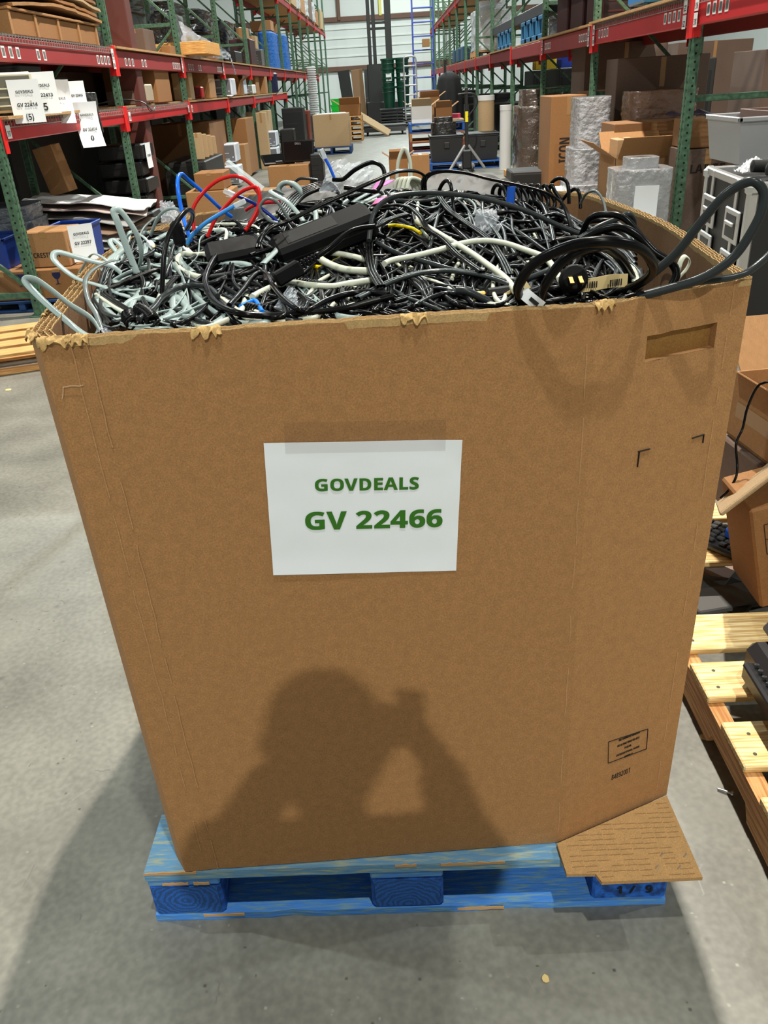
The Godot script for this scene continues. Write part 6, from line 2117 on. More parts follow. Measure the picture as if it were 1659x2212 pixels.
	cord("paired black cord dropping left of the steep three core one", BLACK, 0.005, [800, 570, 788, 550, 776, 520, 770, 486, 784, 460, 810, 452, 850, 449], 0, 0, 0, 0.10, 2)
	cord("black cord arching right then falling across the middle", BLACK, 0.0052, [800, 452, 848, 443, 884, 448, 908, 468, 925, 495, 957, 517, 993, 553, 1041, 588], 0, 0, 0, 0.11, 2)
	cord("three core black cord running down to the right under the charcoal arch", BLACK, 0.0064, [949, 425, 969, 452, 1005, 480, 1053, 514, 1085, 560, 1101, 594], 0, 0, 0, 0.07, 3)
	cord("thick cream cord slanting down to the right through the middle", CREAM, 0.0052, [900, 478, 930, 494, 969, 517, 1017, 546, 1053, 572, 1089, 599, 1113, 628], 0, 0, 0, 0.085)
	cord("thick cream cord arching from the middle to the right of the pile", CREAM, 0.005, [830, 570, 848, 562, 896, 553, 945, 541, 993, 527, 1041, 520, 1089, 525, 1138, 541, 1174, 555, 1195, 577, 1210, 604], 0, 0, 0, 0.09)
	cord("thick cream cord bent in a hairpin below the power brick", CREAM, 0.0062, [792, 526, 760, 525, 729, 527, 700, 534, 687, 548, 696, 562, 729, 578, 760, 584, 800, 586], 0, 0, 0, 0.08)
	cord("cream cord lying inside the cream hairpin", CREAM, 0.0054, [690, 547, 718, 547, 741, 550, 765, 555, 792, 562], 0, 0, 0, 0.065)
	cord("cream cord snaking along over the long black coiled cord", CREAM, 0.0052, [545, 642, 566, 630, 594, 618, 621, 611, 645, 612, 669, 616, 717, 619, 753, 613, 800, 606], 0, 0, 0, 0.075)
	cord("short cream cord curled left of the round black loop", CREAM, 0.0052, [460, 548, 420, 551, 400, 548, 385, 556, 383, 572, 396, 586, 424, 597, 450, 600], 0, 0, 0, 0.05)
	cord("flat pale grey cord lying diagonally across the black power brick", GREY, 0.006, [568, 570, 597, 541, 623, 510, 669, 486, 717, 468, 777, 440, 818, 420], -1.40, -1.72, 0.0, 0, 1)
	cord("black cord crossing low over the face of the power brick", BLACK, 0.0045, [540, 552, 573, 542, 633, 526, 705, 506, 753, 496, 790, 498, 830, 512], 0, 0, 0, 0.12)
	cord("thick black cord arching along the front of the middle", CHAR, 0.006, [770, 645, 800, 630, 848, 607, 908, 590, 969, 585, 1029, 592, 1077, 604, 1120, 622], 0, 0, 0, 0.09, 2)
	cord("charcoal cord sloping gently right beneath the cream arch", CHAR, 0.0046, [815, 525, 860, 548, 921, 567, 981, 584, 1041, 595, 1110, 606, 1170, 590, 1215, 565], 0, 0, 0, 0.07)
	cord("black cord looped small at the front, right of the middle", BLACK, 0.0042, [900, 662, 930, 645, 965, 635, 1000, 640, 1020, 655, 1028, 672], 0, 0, 0, 0.06)
	cord("thick charcoal cord along the front rim right of the middle", CHAR, 0.0055, [985, 628, 1010, 630, 1050, 648, 1090, 660, 1150, 667, 1210, 664], -1.14, -1.12, 0.0)
	cord("black cord rising in a small peak at the back of the middle", BLACK, 0.004, [945, 420, 955, 398, 966, 390, 974, 402, 979, 440, 982, 470], -1.8, -1.7, 0.0)
	cord("thin grey cord coiled in a ring right of the middle", MIDGREY, 0.003, [970, 435, 990, 430, 1012, 432, 1026, 445, 1024, 462, 1008, 474, 990, 478], 0, 0, 0, 0.05)
	cord("thin pale cord looped small on the charcoal arch", GREY, 0.003, [948, 421, 952, 435, 940, 447, 918, 446, 900, 438, 893, 428, 905, 420], -1.62, -1.62, 0.0, 0, 1)
	# --- top left of the middle
	cord("bright red cord standing in the larger arch at the back left", Color(0.80, 0.13, 0.13), 0.0036, [420, 500, 416, 455, 435, 421, 464, 394, 493, 382, 517, 382, 541, 397, 560, 421, 561, 445, 550, 470, 530, 498], -1.62, -1.6, -0.05)
	cord("bright red cord standing in the smaller arch at the back left", Color(0.80, 0.13, 0.13), 0.0034, [448, 512, 466, 472, 488, 445, 517, 417, 541, 406, 556, 406, 561, 424, 556, 452, 536, 490], -1.58, -1.56, -0.03)
	cord("short red cord lying flat behind the red arches", Color(0.72, 0.10, 0.14), 0.0032, [530, 455, 548, 444, 575, 438, 606, 436], -1.75, -1.75, 0.0)
	cord("bright blue cord standing in a tall hook at the back left", Color(0.10, 0.42, 0.90), 0.0038, [412, 520, 402, 490, 394, 462, 385, 414, 384, 388, 392, 376, 408, 389, 445, 421, 478, 452, 500, 468], -1.55, -1.75, 0.0)
	var lb := cord("light blue cord ending in a clear plug in front of the red arches", Color(0.26, 0.58, 0.90), 0.0036, [405, 527, 412, 512, 440, 485, 476, 462, 508, 444], -1.5, -1.5, 0.0)
	modular_plug(lb, on_z(508, 444, -1.5), on_z(525, 436, -1.5) - on_z(508, 444, -1.5))
	var db := cord("dark blue cord ending in a clear plug inside the red arches", Color(0.08, 0.16, 0.50), 0.0033, [600, 480, 585, 466, 556, 444, 532, 431, 505, 421], -1.6, -1.62, 0.0)
	modular_plug(db, on_z(505, 421, -1.62), on_z(490, 414, -1.62) - on_z(505, 421, -1.62))
	var bs := cord("short bright blue cord sticking up before the clear bag at the back", Color(0.16, 0.40, 0.90), 0.0032, [722, 384, 717, 372, 711, 358, 702, 342], -1.85, -1.85, 0.0)
	modular_plug(bs, on_z(702, 342, -1.85), Vector3(-0.3, 1, 0))
	cord("thin charcoal cord end sticking out right at the back left", CHAR, 0.0028, [628, 405, 636, 394, 648, 386, 665, 386, 686, 389], -1.8, -1.8, 0.0)
	cord("flat pale cord bent over left of the black bundle at the back", GREY, 0.0044, [655, 478, 647, 465, 622, 437, 600, 424, 584, 414, 590, 410, 612, 420], -1.55, -1.66, 0.0, 0, 1)
	cord("thin pale cord in an open ring right of the red arches", MIDGREY, 0.0026, [625, 474, 613, 456, 599, 437, 580, 429, 566, 437, 562, 453, 579, 475, 600, 482], -1.5, -1.5, 0.0)
	for k in 5:
		cord("black cord of the thick bundle at the back left of middle, %s from above" % ordinal(k), BLACK, 0.0045, [600 + 4 * k, 462 + 3 * k, 625 + 3 * k, 428 + 4 * k, 661, 405 + 4 * k, 700, 395 + 3 * k, 722 + 3 * k, 402 + 4 * k, 735, 420 + 4 * k], 0, 0, 0, 0.05).set_meta("group", "black bundle")
	cord("flat pale cord standing before the clear bag at the back", CREAM, 0.004, [738, 432, 741, 410, 738, 386, 733, 374, 728, 372], -1.75, -1.75, 0.0, 0, 1)
	cord("cream cord standing in the tallest narrow arch at the back", CREAM, 0.0042, [857, 405, 858, 377, 861, 347, 873, 321, 885, 345, 888, 384, 890, 402], -1.95, -1.95, 0.0)
	for k in 4:
		cord("cream cord coiled at the cream arch's foot, %s turn from the left" % ordinal(k), CREAM, 0.004, [852 + 9 * k, 408, 858 + 9 * k, 390 - k, 872 + 9 * k, 386, 888 + 8 * k, 394, 894 + 8 * k, 410], -1.92 + 0.015 * k, -1.92, 0.0).set_meta("group", "cream coil")
	for k in 3:
		cord("pale cord coiled in a small ring at the back left, %s turn from inside" % ordinal(k), GREY, 0.004, [608 - k, 425, 604 - k, 408 - 2 * k, 616, 396 - k, 634, 396 + 2 * k, 648, 408 + 3 * k, 650, 420], -1.78 + 0.02 * k, -1.75, 0.0).set_meta("group", "pale ring")
	# --- right
	cord("thick black cord in the front arch reaching over the right of the front rim", BLACK, 0.0068, [1128, 655, 1119, 622, 1152, 571, 1226, 533, 1290, 522, 1340, 524, 1384, 538, 1410, 569, 1406, 594, 1373, 618, 1330, 634], -1.10, -1.16, 0.12)
	cord("thick black cord in the inner arch reaching over the right of the front rim", BLACK, 0.0066, [1168, 657, 1176, 620, 1209, 571, 1250, 543, 1290, 534, 1316, 538, 1348, 569, 1373, 620], -1.10, -1.22, 0.11)
	cord("thick black cord arching behind the two front arches on the right", BLACK, 0.006, [1222, 560, 1246, 528, 1291, 501, 1340, 491, 1381, 512, 1414, 545, 1451, 569, 1461, 594, 1449, 620], -1.35, -1.22, 0.03)
	cord("black cord arching at the right back against the side panel", BLACK, 0.0055, [1252, 525, 1258, 504, 1275, 472, 1307, 463, 1348, 471, 1385, 512, 1400, 545], -1.5, -1.35, 0.0)
	cord("dark cord rising to a peak against the right side panel", CHAR, 0.005, [1250, 516, 1291, 491, 1328, 475, 1356, 463, 1369, 475, 1370, 498], -1.45, -1.5, 0.0)
	cord("long charcoal cord looping farthest out over the right corner", CHAR, 0.0062, [1335, 652, 1358, 636, 1410, 591, 1463, 545, 1512, 483, 1561, 426, 1602, 398, 1631, 393, 1649, 414, 1648, 446, 1631, 487, 1594, 545, 1553, 581, 1504, 606, 1451, 622, 1369, 643, 1287, 656, 1205, 664], -1.16, -1.12, 0.05)
	cord("charcoal cord leaving the box over its right front corner", CHAR, 0.005, [1389, 636, 1440, 622, 1492, 611, 1550, 604, 1586, 598, 1618, 586, 1659, 553, 1710, 500], -1.13, -1.20, 0.02)
	cord("small cream loop standing against the right side panel", CREAM, 0.0042, [1460, 622, 1466, 602, 1483, 581, 1490, 563, 1480, 553, 1470, 566, 1464, 590, 1458, 620], -1.3, -1.28, 0.0, 0, 1)
	cord("black cord arching up at the back right corner", BLACK, 0.0042, [1184, 420, 1192, 395, 1209, 385, 1226, 397, 1229, 440], -1.95, -1.9, 0.0)
	cord("thin grey cord arching at the back right over the panel", MIDGREY, 0.0028, [1254, 440, 1266, 419, 1287, 413, 1303, 434, 1309, 462], -1.9, -1.8, 0.0)
	cord("black cord arching right of the one in the back corner", BLACK, 0.004, [1215, 432, 1230, 415, 1244, 408, 1252, 420, 1254, 450], -1.95, -1.9, 0.0)
	for k in 9:
		cord("black cord turn of the coil with a blue strap, %s from the left" % ordinal(k), BLACK, 0.0042, [1066 + 15 * k, 432 + 3 * k, 1064 + 15 * k, 414, 1072 + 15 * k, 400, 1086 + 14 * k, 404 + k, 1094 + 15 * k, 424 + 2 * k, 1092 + 14 * k, 440 + 3 * k], -1.86 + 0.012 * (k % 3), -1.78, 0.0).set_meta("group", "coil with blue strap")
	for k in 5:
		cord("black cord in the loose turns at the right, %s from the back" % ordinal(k), BLACK, 0.0045, [1230, 500 + 11 * k, 1262, 482 + 12 * k, 1310, 476 + 13 * k, 1350, 492 + 14 * k, 1372, 524 + 12 * k], 0, 0, 0, 0.02).set_meta("group", "loose right turns")
	var st := Shape.new()
	st.sheet(func(u, v): return on_z(lerpf(1092, 1110, u) + 8.0 * v * 0.5, lerpf(446, 403, v), -1.74 + 0.012 * sin(PI * u)), 8, 12, 0.002)
	one("cable_strap", "crinkled blue strap tied round the black coil at the back right", "strap", st, mat("strap blue", Color(0.06, 0.36, 0.82), 0.5))
	helix("short black coiled cord at the front left, left one of two", [297, 712, 287, 700, 279, 690, 277, 681], 0.0085, 0.0022, 0.0058, 0.07)
	helix("short black coiled cord at the front left, right one of two", [336, 708, 330, 695, 320, 682, 305, 672, 294, 670], 0.009, 0.0022, 0.0058, 0.07)
	helix("long black coiled cord lying along the front of the middle", [560, 655, 585, 640, 620, 622, 650, 618, 690, 624, 740, 636, 790, 640], 0.0115, 0.0022, 0.0062, 0.02)
	helix("black coiled cord bunched at the front beside a bright blue cord", [535, 668, 552, 672, 575, 674, 592, 674], 0.009, 0.0022, 0.006, 0.03)
	cord("short bright blue cord end bent at the front of the pile", Color(0.10, 0.48, 0.88), 0.0035, [520, 662, 540, 652, 552, 650, 560, 662, 567, 674], 0, 0, 0, 0.06)
	cord("short yellow cord piece right of the steep three core cord", Color(0.90, 0.78, 0.05), 0.0035, [838, 488, 850, 487, 866, 488, 880, 491], 0, 0, 0, 0.06)
	cord("second short yellow cord piece lying lower to its right", Color(0.90, 0.78, 0.05), 0.0035, [880, 491, 892, 494, 902, 500, 908, 503], 0, 0, 0, 0.06)
	cord("short yellow cord piece under the cream hairpin", Color(0.90, 0.78, 0.05), 0.0035, [678, 575, 690, 577, 704, 573, 740, 556], 0, 0, 0, 0.04)
	# --- solid things in the pile
	var bm := mat("brick black", Color(0.05, 0.05, 0.055), 0.6)
	bm.metallic_specular = 0.25
	brick("large black power brick lying across the middle of the pile", on_z(700, 512, -1.50), Vector3(0.185, 0.045, 0.075), 0.27, bm, true)
	brick("flat black power brick mostly buried left of the large one", on_z(505, 545, -1.52), Vector3(0.1, 0.03, 0.07), 0.1, bm, false)
	var pl := thing("power_plug", "black square power connector below the power brick", "plug", on_z(622, 590, -1.27))
	var pb := Basis(Vector3.BACK, 0.42) * Basis(Vector3.UP, 0.3)
	part("connector_body", boxed(Vector3.ZERO, Vector3(0.045, 0.022, 0.026), 0.003, pb), bm, pl)
	for k in 5:
		part("strain_relief_ring", boxed(pb * Vector3(0.028 + 0.006 * k, 0, 0), Vector3(0.004, 0.014 - 0.001 * k, 0.014), 0.001, pb), bm, pl)
	var tail := Shape.new()
	tail.tube(curve(PackedVector3Array([pb * Vector3(0.02, 0, 0), pb * Vector3(0.07, 0.0, 0), pb * Vector3(0.12, 0.004, -0.02), pb * Vector3(0.16, -0.01, -0.03)])), 0.0042, 8)
	part("cord", tail, cord_mat(BLACK), pl)
	var p2 := thing("power_plug", "round black mains plug with brass prongs facing out at the right front", "plug", on_z(1238, 604, -1.13))
	var g := Shape.new()
	g.lathe(PackedVector2Array([Vector2(0, 0.012), Vector2(0.016, 0.012), Vector2(0.019, 0.008), Vector2(0.019, -0.006), Vector2(0.012, -0.016), Vector2(0, -0.016)]), Vector3.ZERO, 18, Basis(Vector3.RIGHT, 1.1))
	part("plug_body", g, bm, p2)
	var brass := mat("plug brass", Color(0.55, 0.42, 0.22), 0.4, 0.8)
	for x in [-0.0064, 0.0064]:
		part("prong", boxed(Vector3(x, 0.004, 0.018), Vector3(0.006, 0.0015, 0.02), 0.0004, Basis(Vector3.RIGHT, 0.3)), brass, p2)
	var p3 := thing("power_plug", "black plug with a yellow tip at the front right of the middle", "plug", on_z(1085, 637, -1.16))
	part("plug_body", boxed(Vector3.ZERO, Vector3(0.05, 0.022, 0.024), 0.006, Basis(Vector3.BACK, 0.08)), bm, p3)
	part("tip", boxed(Vector3(-0.032, -0.001, 0.0), Vector3(0.018, 0.014, 0.012), 0.002), mat("tip yellow", Color(0.85, 0.66, 0.12), 0.5), p3)
	var rl := Shape.new()
	rl.lathe(PackedVector2Array([Vector2(0.009, 0.0), Vector2(0.009, 0.012), Vector2(0.006, 0.03)]), Vector3.ZERO, 12, Basis(Vector3.BACK, -PI / 2 + 0.05))
	part("strain_relief", rl, bm, p3).position = Vector3(0.022, 0, 0)
	var fr := thing("ferrite_bead", "black ferrite cylinder on a cord at the left back of the pile", "bead", on_z(384, 505, -1.5))
	var fg := Shape.new()
	fg.lathe(PackedVector2Array([Vector2(0.004, -0.022), Vector2(0.010, -0.017), Vector2(0.011, -0.013), Vector2(0.011, 0.013), Vector2(0.010, 0.017), Vector2(0.004, 0.022)]), Vector3.ZERO, 16, Basis(Vector3.BACK, 0.1))
	part("bead_shell", fg, bm, fr)
	for q in [[322, 524, "pale modular plug on top of the grey cords at the left"], [402, 540, "clear modular plug lying among black cords at the left"], [238, 572, "clear modular plug facing out of the grey cords at the left rim"]]:
		var o := thing("modular_plug", q[2], "plug", on_z(q[0], q[1], heap_z(q[0], q[1]) + 0.06))
		modular_plug(o, o.position, Vector3(0.6, -0.5, 0.5))
		modular_body(o)
	# --- bags, tags
	crumpled("clear plastic bag puffed up at the back of the pile", [690, 412, 812, 412, 800, 352, 716, 345], -1.86, Color(0.88, 0.90, 0.94), 0.30, 1.0)
	crumpled("clear plastic bag crumpled right of the middle of the pile", [1018, 512, 1082, 505, 1072, 450, 1030, 452], -1.58, Color(0.9, 0.92, 0.96), 0.28, 4.0)
	crumpled("small clear bag at the left back beside the standing blue cord", [350, 482, 402, 486, 372, 438, 345, 432], -1.68, Color(0.9, 0.92, 0.96), 0.30, 7.0)
	crumpled("dark translucent bag at the front left of the middle", [588, 668, 645, 668, 642, 628, 622, 620], -1.16, Color(0.55, 0.58, 0.62), 0.6, 9.0)
	crumpled("small clear bag tucked in the front left corner of the box", [206, 722, 262, 716, 240, 690, 215, 688], -1.13, Color(0.9, 0.9, 0.95), 0.45, 12.0)
	for q in [[[800, 412, 836, 398, 852, 392, 815, 396], -1.9, "pink paper strip sticking up at the back of the pile"], [[803, 442, 840, 432, 850, 426, 815, 432], -1.72, "pink paper strip lying below the charcoal arch"]]:
		var s := Shape.new()
		var c: Array = q[0]
		s.sheet(func(u, v): return on_z(lerpf(lerpf(c[0], c[2], u), lerpf(c[6], c[4], u), v), lerpf(lerpf(c[1], c[3], u), lerpf(c[7], c[5], u), v) - 4.0 * v, q[1] - 0.03 * v + 0.006 * sin(u * 6.0)), 8, 4, 0.001)
		one("paper_strip", q[2], "paper strip", s, mat("pink paper", Color(0.88, 0.36, 0.66), 0.6))
	var tag_m := mat("tag paper", Color(0.90, 0.80, 0.58), 0.6)
	var bar_m := mat("tag ink", grey(0.08), 0.7)
	var tg := thing("barcode_tag", "curled cream barcode tag beside the round mains plug", "tag", on_z(1302, 614, -1.135))
	var ts := Shape.new()
	ts.sheet(func(u, v): return Vector3((u - 0.5) * 0.066, (v - 0.5) * 0.018 + 0.004 * u, 0.004 * sin(u * 7.0)), 16, 3, 0.0006)
	part("tag_sheet", ts, tag_m, tg)
	for k in 12:
		part("bar", boxed(Vector3(-0.026 + 0.0032 * k + (0.016 if k > 5 else 0.0), 0.002, 0.0045 + 0.004 * sin(((-0.026 + 0.0032 * k) / 0.066 + 0.5) * 7.0)), Vector3(0.0014 if k % 3 else 0.0022, 0.009, 0.0005)), bar_m, tg)
	for q in [[1118, 628, 0.6, "small cream tag hanging at the foot of the front arch"], [1150, 648, -0.7, "white tag with dark print wrapped at the foot of the front arch"], [625, 549, -0.25, "pale tag with dark print on the power brick's cord"]]:
		var o := thing("cable_tag", q[3], "tag", on_z(q[0], q[1], heap_z(q[0], q[1]) + 0.07))
		var s := Shape.new()
		var bb := Basis(Vector3.BACK, q[2])
		s.sheet(func(u, v): return bb * Vector3((u - 0.5) * 0.034, (v - 0.5) * 0.016, 0.003 * sin(u * 4.0)), 8, 3, 0.0006)
		part("tag_sheet", s, tag_m if q[0] < 1140 and q[0] > 700 else mat("paper white", Color(0.9, 0.92, 0.95), 0.6), o)
		part("printed_mark", boxed(bb * Vector3(0.002, 0, 0.0036), Vector3(0.014, 0.005, 0.0006), 0.0, bb), bar_m, o)


func modular_body(o: Node3D) -> void:
	var t := Shape.new()
	t.ribbon(curve(PackedVector3Array([Vector3.ZERO, Vector3(-0.02, 0.012, -0.02), Vector3(-0.05, 0.01, -0.05), Vector3(-0.09, -0.03, -0.07)])), 0.006, 0.0025)
	part("flat_cord", t, cord_mat(GREY), o)


func brick(label: String, at: Vector3, size: Vector3, tilt: float, m: Material, seam: bool) -> void:
	var o := thing("power_brick", label, "power brick", at)
	o.basis = Basis(Vector3.BACK, tilt) * Basis(Vector3.UP, 0.25) * Basis(Vector3.RIGHT, 0.3)
	part("case", boxed(Vector3.ZERO, size, 0.008), m, o)
	part("seam", boxed(Vector3.ZERO, Vector3(size.x + 0.0008, 0.0018, size.z + 0.0008), 0.0), mat("brick seam", grey(0.012), 0.7), o)
	if seam:
		part("rating_label", boxed(Vector3(-0.02, size.y / 2 + 0.0003, 0), Vector3(size.x * 0.5, 0.0008, size.z * 0.6)), mat("brick label", grey(0.06), 0.4), o)


# everything below and between: a few hundred single cords, and under them the uncountable rest
func tangle() -> void:
	var area := PackedVector2Array([Vector2(215, 705), Vector2(200, 640), Vector2(235, 560), Vector2(300, 505), Vector2(420, 490), Vector2(560, 470), Vector2(640, 440), Vector2(820, 410), Vector2(1000, 412), Vector2(1180, 440), Vector2(1255, 480), Vector2(1330, 530), Vector2(1400, 600), Vector2(1375, 640), Vector2(1250, 662), Vector2(900, 690), Vector2(500, 712)])
	var r := RandomNumberGenerator.new()
	r.seed = 77
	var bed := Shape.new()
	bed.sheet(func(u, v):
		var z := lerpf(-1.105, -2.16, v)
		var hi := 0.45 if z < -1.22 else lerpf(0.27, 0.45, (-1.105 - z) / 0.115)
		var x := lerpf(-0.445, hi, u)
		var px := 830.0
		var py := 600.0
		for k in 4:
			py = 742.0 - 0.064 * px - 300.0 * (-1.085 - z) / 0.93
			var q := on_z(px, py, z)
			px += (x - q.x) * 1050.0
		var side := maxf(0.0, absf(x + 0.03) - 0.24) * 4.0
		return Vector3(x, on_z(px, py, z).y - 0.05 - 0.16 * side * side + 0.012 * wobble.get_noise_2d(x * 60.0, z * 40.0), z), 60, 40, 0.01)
	var root := thing("cable_tangle", "mass of tangled thin cables filling the bulk box beneath the single cords", "cables", Vector3(0, 1.1, -1.6))
	root.set_meta("kind", "stuff")
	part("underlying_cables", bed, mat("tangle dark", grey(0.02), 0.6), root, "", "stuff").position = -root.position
	var sets := [[Shape.new(), BLACK, 900], [Shape.new(), MIDGREY, 140], [Shape.new(), CREAM, 60]]
	for s in sets:
		for k in s[2]:
			var q := pick(r, area)
			if s[1] != BLACK and s[1] != CREAM and r.randf() < 0.7:
				q.x = r.randf_range(215, 480)
				q.y = r.randf_range(540, 700)
			s[0].tube(wander(r, q, r.randi_range(6, 10), 30.0, -0.07, -0.012, area), r.randf_range(0.0014, 0.0032), 5)
		part("cable_strands", s[0], cord_mat(s[1]), root, "", "stuff").position = -root.position
	var kinds := [
		["thin black", BLACK, 0.0036, 0, 96], ["thicker black", BLACK, 0.0050, 0, 50], ["flat twin black", BLACK, 0.0050, 2, 30],
		["charcoal", CHAR, 0.0038, 0, 20], ["cream", CREAM, 0.0040, 0, 13], ["flat grey", GREY, 0.0050, 1, 34],
	]
	for kind in kinds:
		for k in kind[4]:
			var q := pick(r, area)
			if kind[1] == GREY and k % 5:
				q = Vector2(r.randf_range(225, 420), r.randf_range(560, 695))
			elif kind[1] != GREY and q.x < 400 and r.randf() < 0.5:
				q.x += 420
			var line := wander(r, q, r.randi_range(7, 12), r.randf_range(40.0, 78.0), -0.012, 0.05, area)
			var o := thing("cable", "%s cord%s" % [kind[0], manner(line, q)], "cable", line[0], 0.0, kind[0] + " cords in the pile")
			var g := Shape.new()
			if kind[3] > 0:
				g.ribbon(line, kind[2] * 2.0, kind[2] * (0.55 if kind[3] == 1 else 1.05), kind[3], r.randf_range(-2, 2))
			else:
				g.tube(line, kind[2] * r.randf_range(0.8, 1.15), 6)
			part("jacket", g, cord_mat(kind[1]), o).position = -line[0]


# how a cord lies and where, for its label
func manner(line: PackedVector3Array, q: Vector2) -> String:
	var run := 0.0
	for k in line.size() - 1:
		run += line[k].distance_to(line[k + 1])
	var d := line[-1] - line[0]
	var k := d.length() / run
	var bend := "nearly straight" if k > 0.9 else ("gently bent" if k > 0.72 else ("curled" if k > 0.42 else "looped round"))
	var way := "lengthwise" if absf(d.z) > 1.4 * absf(d.x) else ("crosswise" if absf(d.x) > 2.2 * absf(d.z) else ("aslant right" if d.x * d.z < 0.0 else "aslant left"))
	var row := (q.y - 400.0 + (q.x - 830.0) * 0.06) / 300.0
	var at := "back" if row < 0.33 else ("centre" if row < 0.66 else "front")
	var col := "far left" if q.x < 330 else ("left" if q.x < 520 else ("left of middle" if q.x < 720 else ("middle" if q.x < 920 else ("right of middle" if q.x < 1100 else ("right" if q.x < 1240 else "far right")))))
	return ", %s, %s, at the pile's %s, %s" % [bend, way, at, col]


func pick(r: RandomNumberGenerator, area: PackedVector2Array) -> Vector2:
	for k in 60:
		var q := Vector2(r.randf_range(200, 1400), r.randf_range(400, 715))
		if Geometry2D.is_point_in_polygon(q, area):
			return q
	return Vector2(800, 600)


# a cord that wanders over the heap, turning back where the heap ends
func wander(r: RandomNumberGenerator, from: Vector2, n: int, step: float, low: float, high: float, area: PackedVector2Array) -> PackedVector3Array:
	var pts := PackedVector3Array()
	var d := Vector2.from_angle(r.randf() * TAU)
	d.y *= 0.55
	var turn := r.randf_range(-0.5, 0.5)
	var p := from
	var phase := r.randf() * TAU
	for k in n:
		var fwd := lerpf(low, high, 0.5 + 0.5 * sin(phase + k * 0.9)) + r.randf_range(-0.008, 0.008)
		pts.append(heap_point(p.x, p.y, fwd))
		var q := p + d * step
		var tries := 0
		while not Geometry2D.is_point_in_polygon(q, area) and tries < 8:
			d = d.rotated(0.8 if turn > 0 else -0.8)
			q = p + d * step
			tries += 1
		p = q
		d = d.rotated(turn + r.randf_range(-0.35, 0.35))
		if r.randf() < 0.18:
			turn = -turn
	return curve(pts, 5)


# ---------------------------------------------------------------- the photographer, standing behind the lens
# surface nets over the smooth union of tapered capsules [a, b, radius at a, radius at b]
func nets(bones: Array, cell: float, blend: float) -> Shape:
	var lo := Vector3.INF
	var hi := -Vector3.INF
	for b in bones:
		var r := maxf(b[2], b[3]) + blend + cell * 2.0
		for k in 2:
			lo = lo.min(b[k] - Vector3.ONE * r)
			hi = hi.max(b[k] + Vector3.ONE * r)
	var n := Vector3i(((hi - lo) / cell).ceil()) + Vector3i.ONE
	var f := PackedFloat32Array()
	f.resize(n.x * n.y * n.z)
	f.fill(1.0)
	for b in bones:
		var a: Vector3 = b[0]
		var d: Vector3 = b[1] - a
		var dd := maxf(d.length_squared(), 1e-9)
		var r := maxf(b[2], b[3]) + blend + cell * 2.0
		var i0 := Vector3i(((a.min(b[1]) - Vector3.ONE * r - lo) / cell).floor()).clamp(Vector3i.ZERO, n - Vector3i.ONE)
		var i1 := Vector3i(((a.max(b[1]) + Vector3.ONE * r - lo) / cell).ceil()).clamp(Vector3i.ZERO, n - Vector3i.ONE)
		for z in range(i0.z, i1.z + 1):
			for y in range(i0.y, i1.y + 1):
				var row := (z * n.y + y) * n.x
				for x in range(i0.x, i1.x + 1):
					var p := lo + Vector3(x, y, z) * cell - a
					var t := clampf(p.dot(d) / dd, 0.0, 1.0)
					var e := (p - d * t).length() - lerpf(b[2], b[3], t)
					var g := f[row + x]
					var h := maxf(blend - absf(e - g), 0.0) / blend
					f[row + x] = minf(e, g) - h * h * blend * 0.25
	var at := {}
	var pos := PackedVector3Array()
	var nor := PackedVector3Array()
	var step := [1, n.x, n.x * n.y]
	for z in n.z - 1:
		for y in n.y - 1:
			for x in n.x - 1:
				var i := (z * n.y + y) * n.x + x
				var inside := 0
				for c in 8:
					if f[i + (c & 1) + ((c >> 1) & 1) * n.x + (c >> 2) * step[2]] < 0.0:
						inside += 1
				if inside == 0 or inside == 8:
					continue
				var sum := Vector3.ZERO
				var count := 0
				for ax in 3:
					for c in 8:
						if (c >> ax) & 1:
							continue
						var o := Vector3(c & 1, (c >> 1) & 1, c >> 2)
						var j: int = i + (c & 1) + ((c >> 1) & 1) * n.x + (c >> 2) * step[2]
						var u := f[j]
						var v := f[j + step[ax]]
						if (u < 0.0) != (v < 0.0):
							o[ax] += u / (u - v)
							sum += o
							count += 1
				at[i] = pos.size()
				pos.append(lo + (Vector3(x, y, z) + sum / count) * cell)
				nor.append(Vector3(f[i + 1] - f[i], f[i + n.x] - f[i], f[i + step[2]] - f[i]).normalized())
	var s := Shape.new()
	for i in at:
		for ax in 3:
			var b: int = step[(ax + 1) % 3]
			var c: int = step[(ax + 2) % 3]
			if not (at.has(i - b) and at.has(i - c) and at.has(i - b - c)):
				continue
			var inn := f[i] < 0.0
			if inn == (f[i + step[ax]] < 0.0):
				continue
			var q := [at[i], at[i - b], at[i - b - c], at[i - c]]
			if not inn:
				q = [at[i], at[i - c], at[i - b - c], at[i - b]]
			s.soft(pos[q[0]], pos[q[1]], pos[q[2]], pos[q[3]], nor[q[0]], nor[q[1]], nor[q[2]], nor[q[3]])
	return s


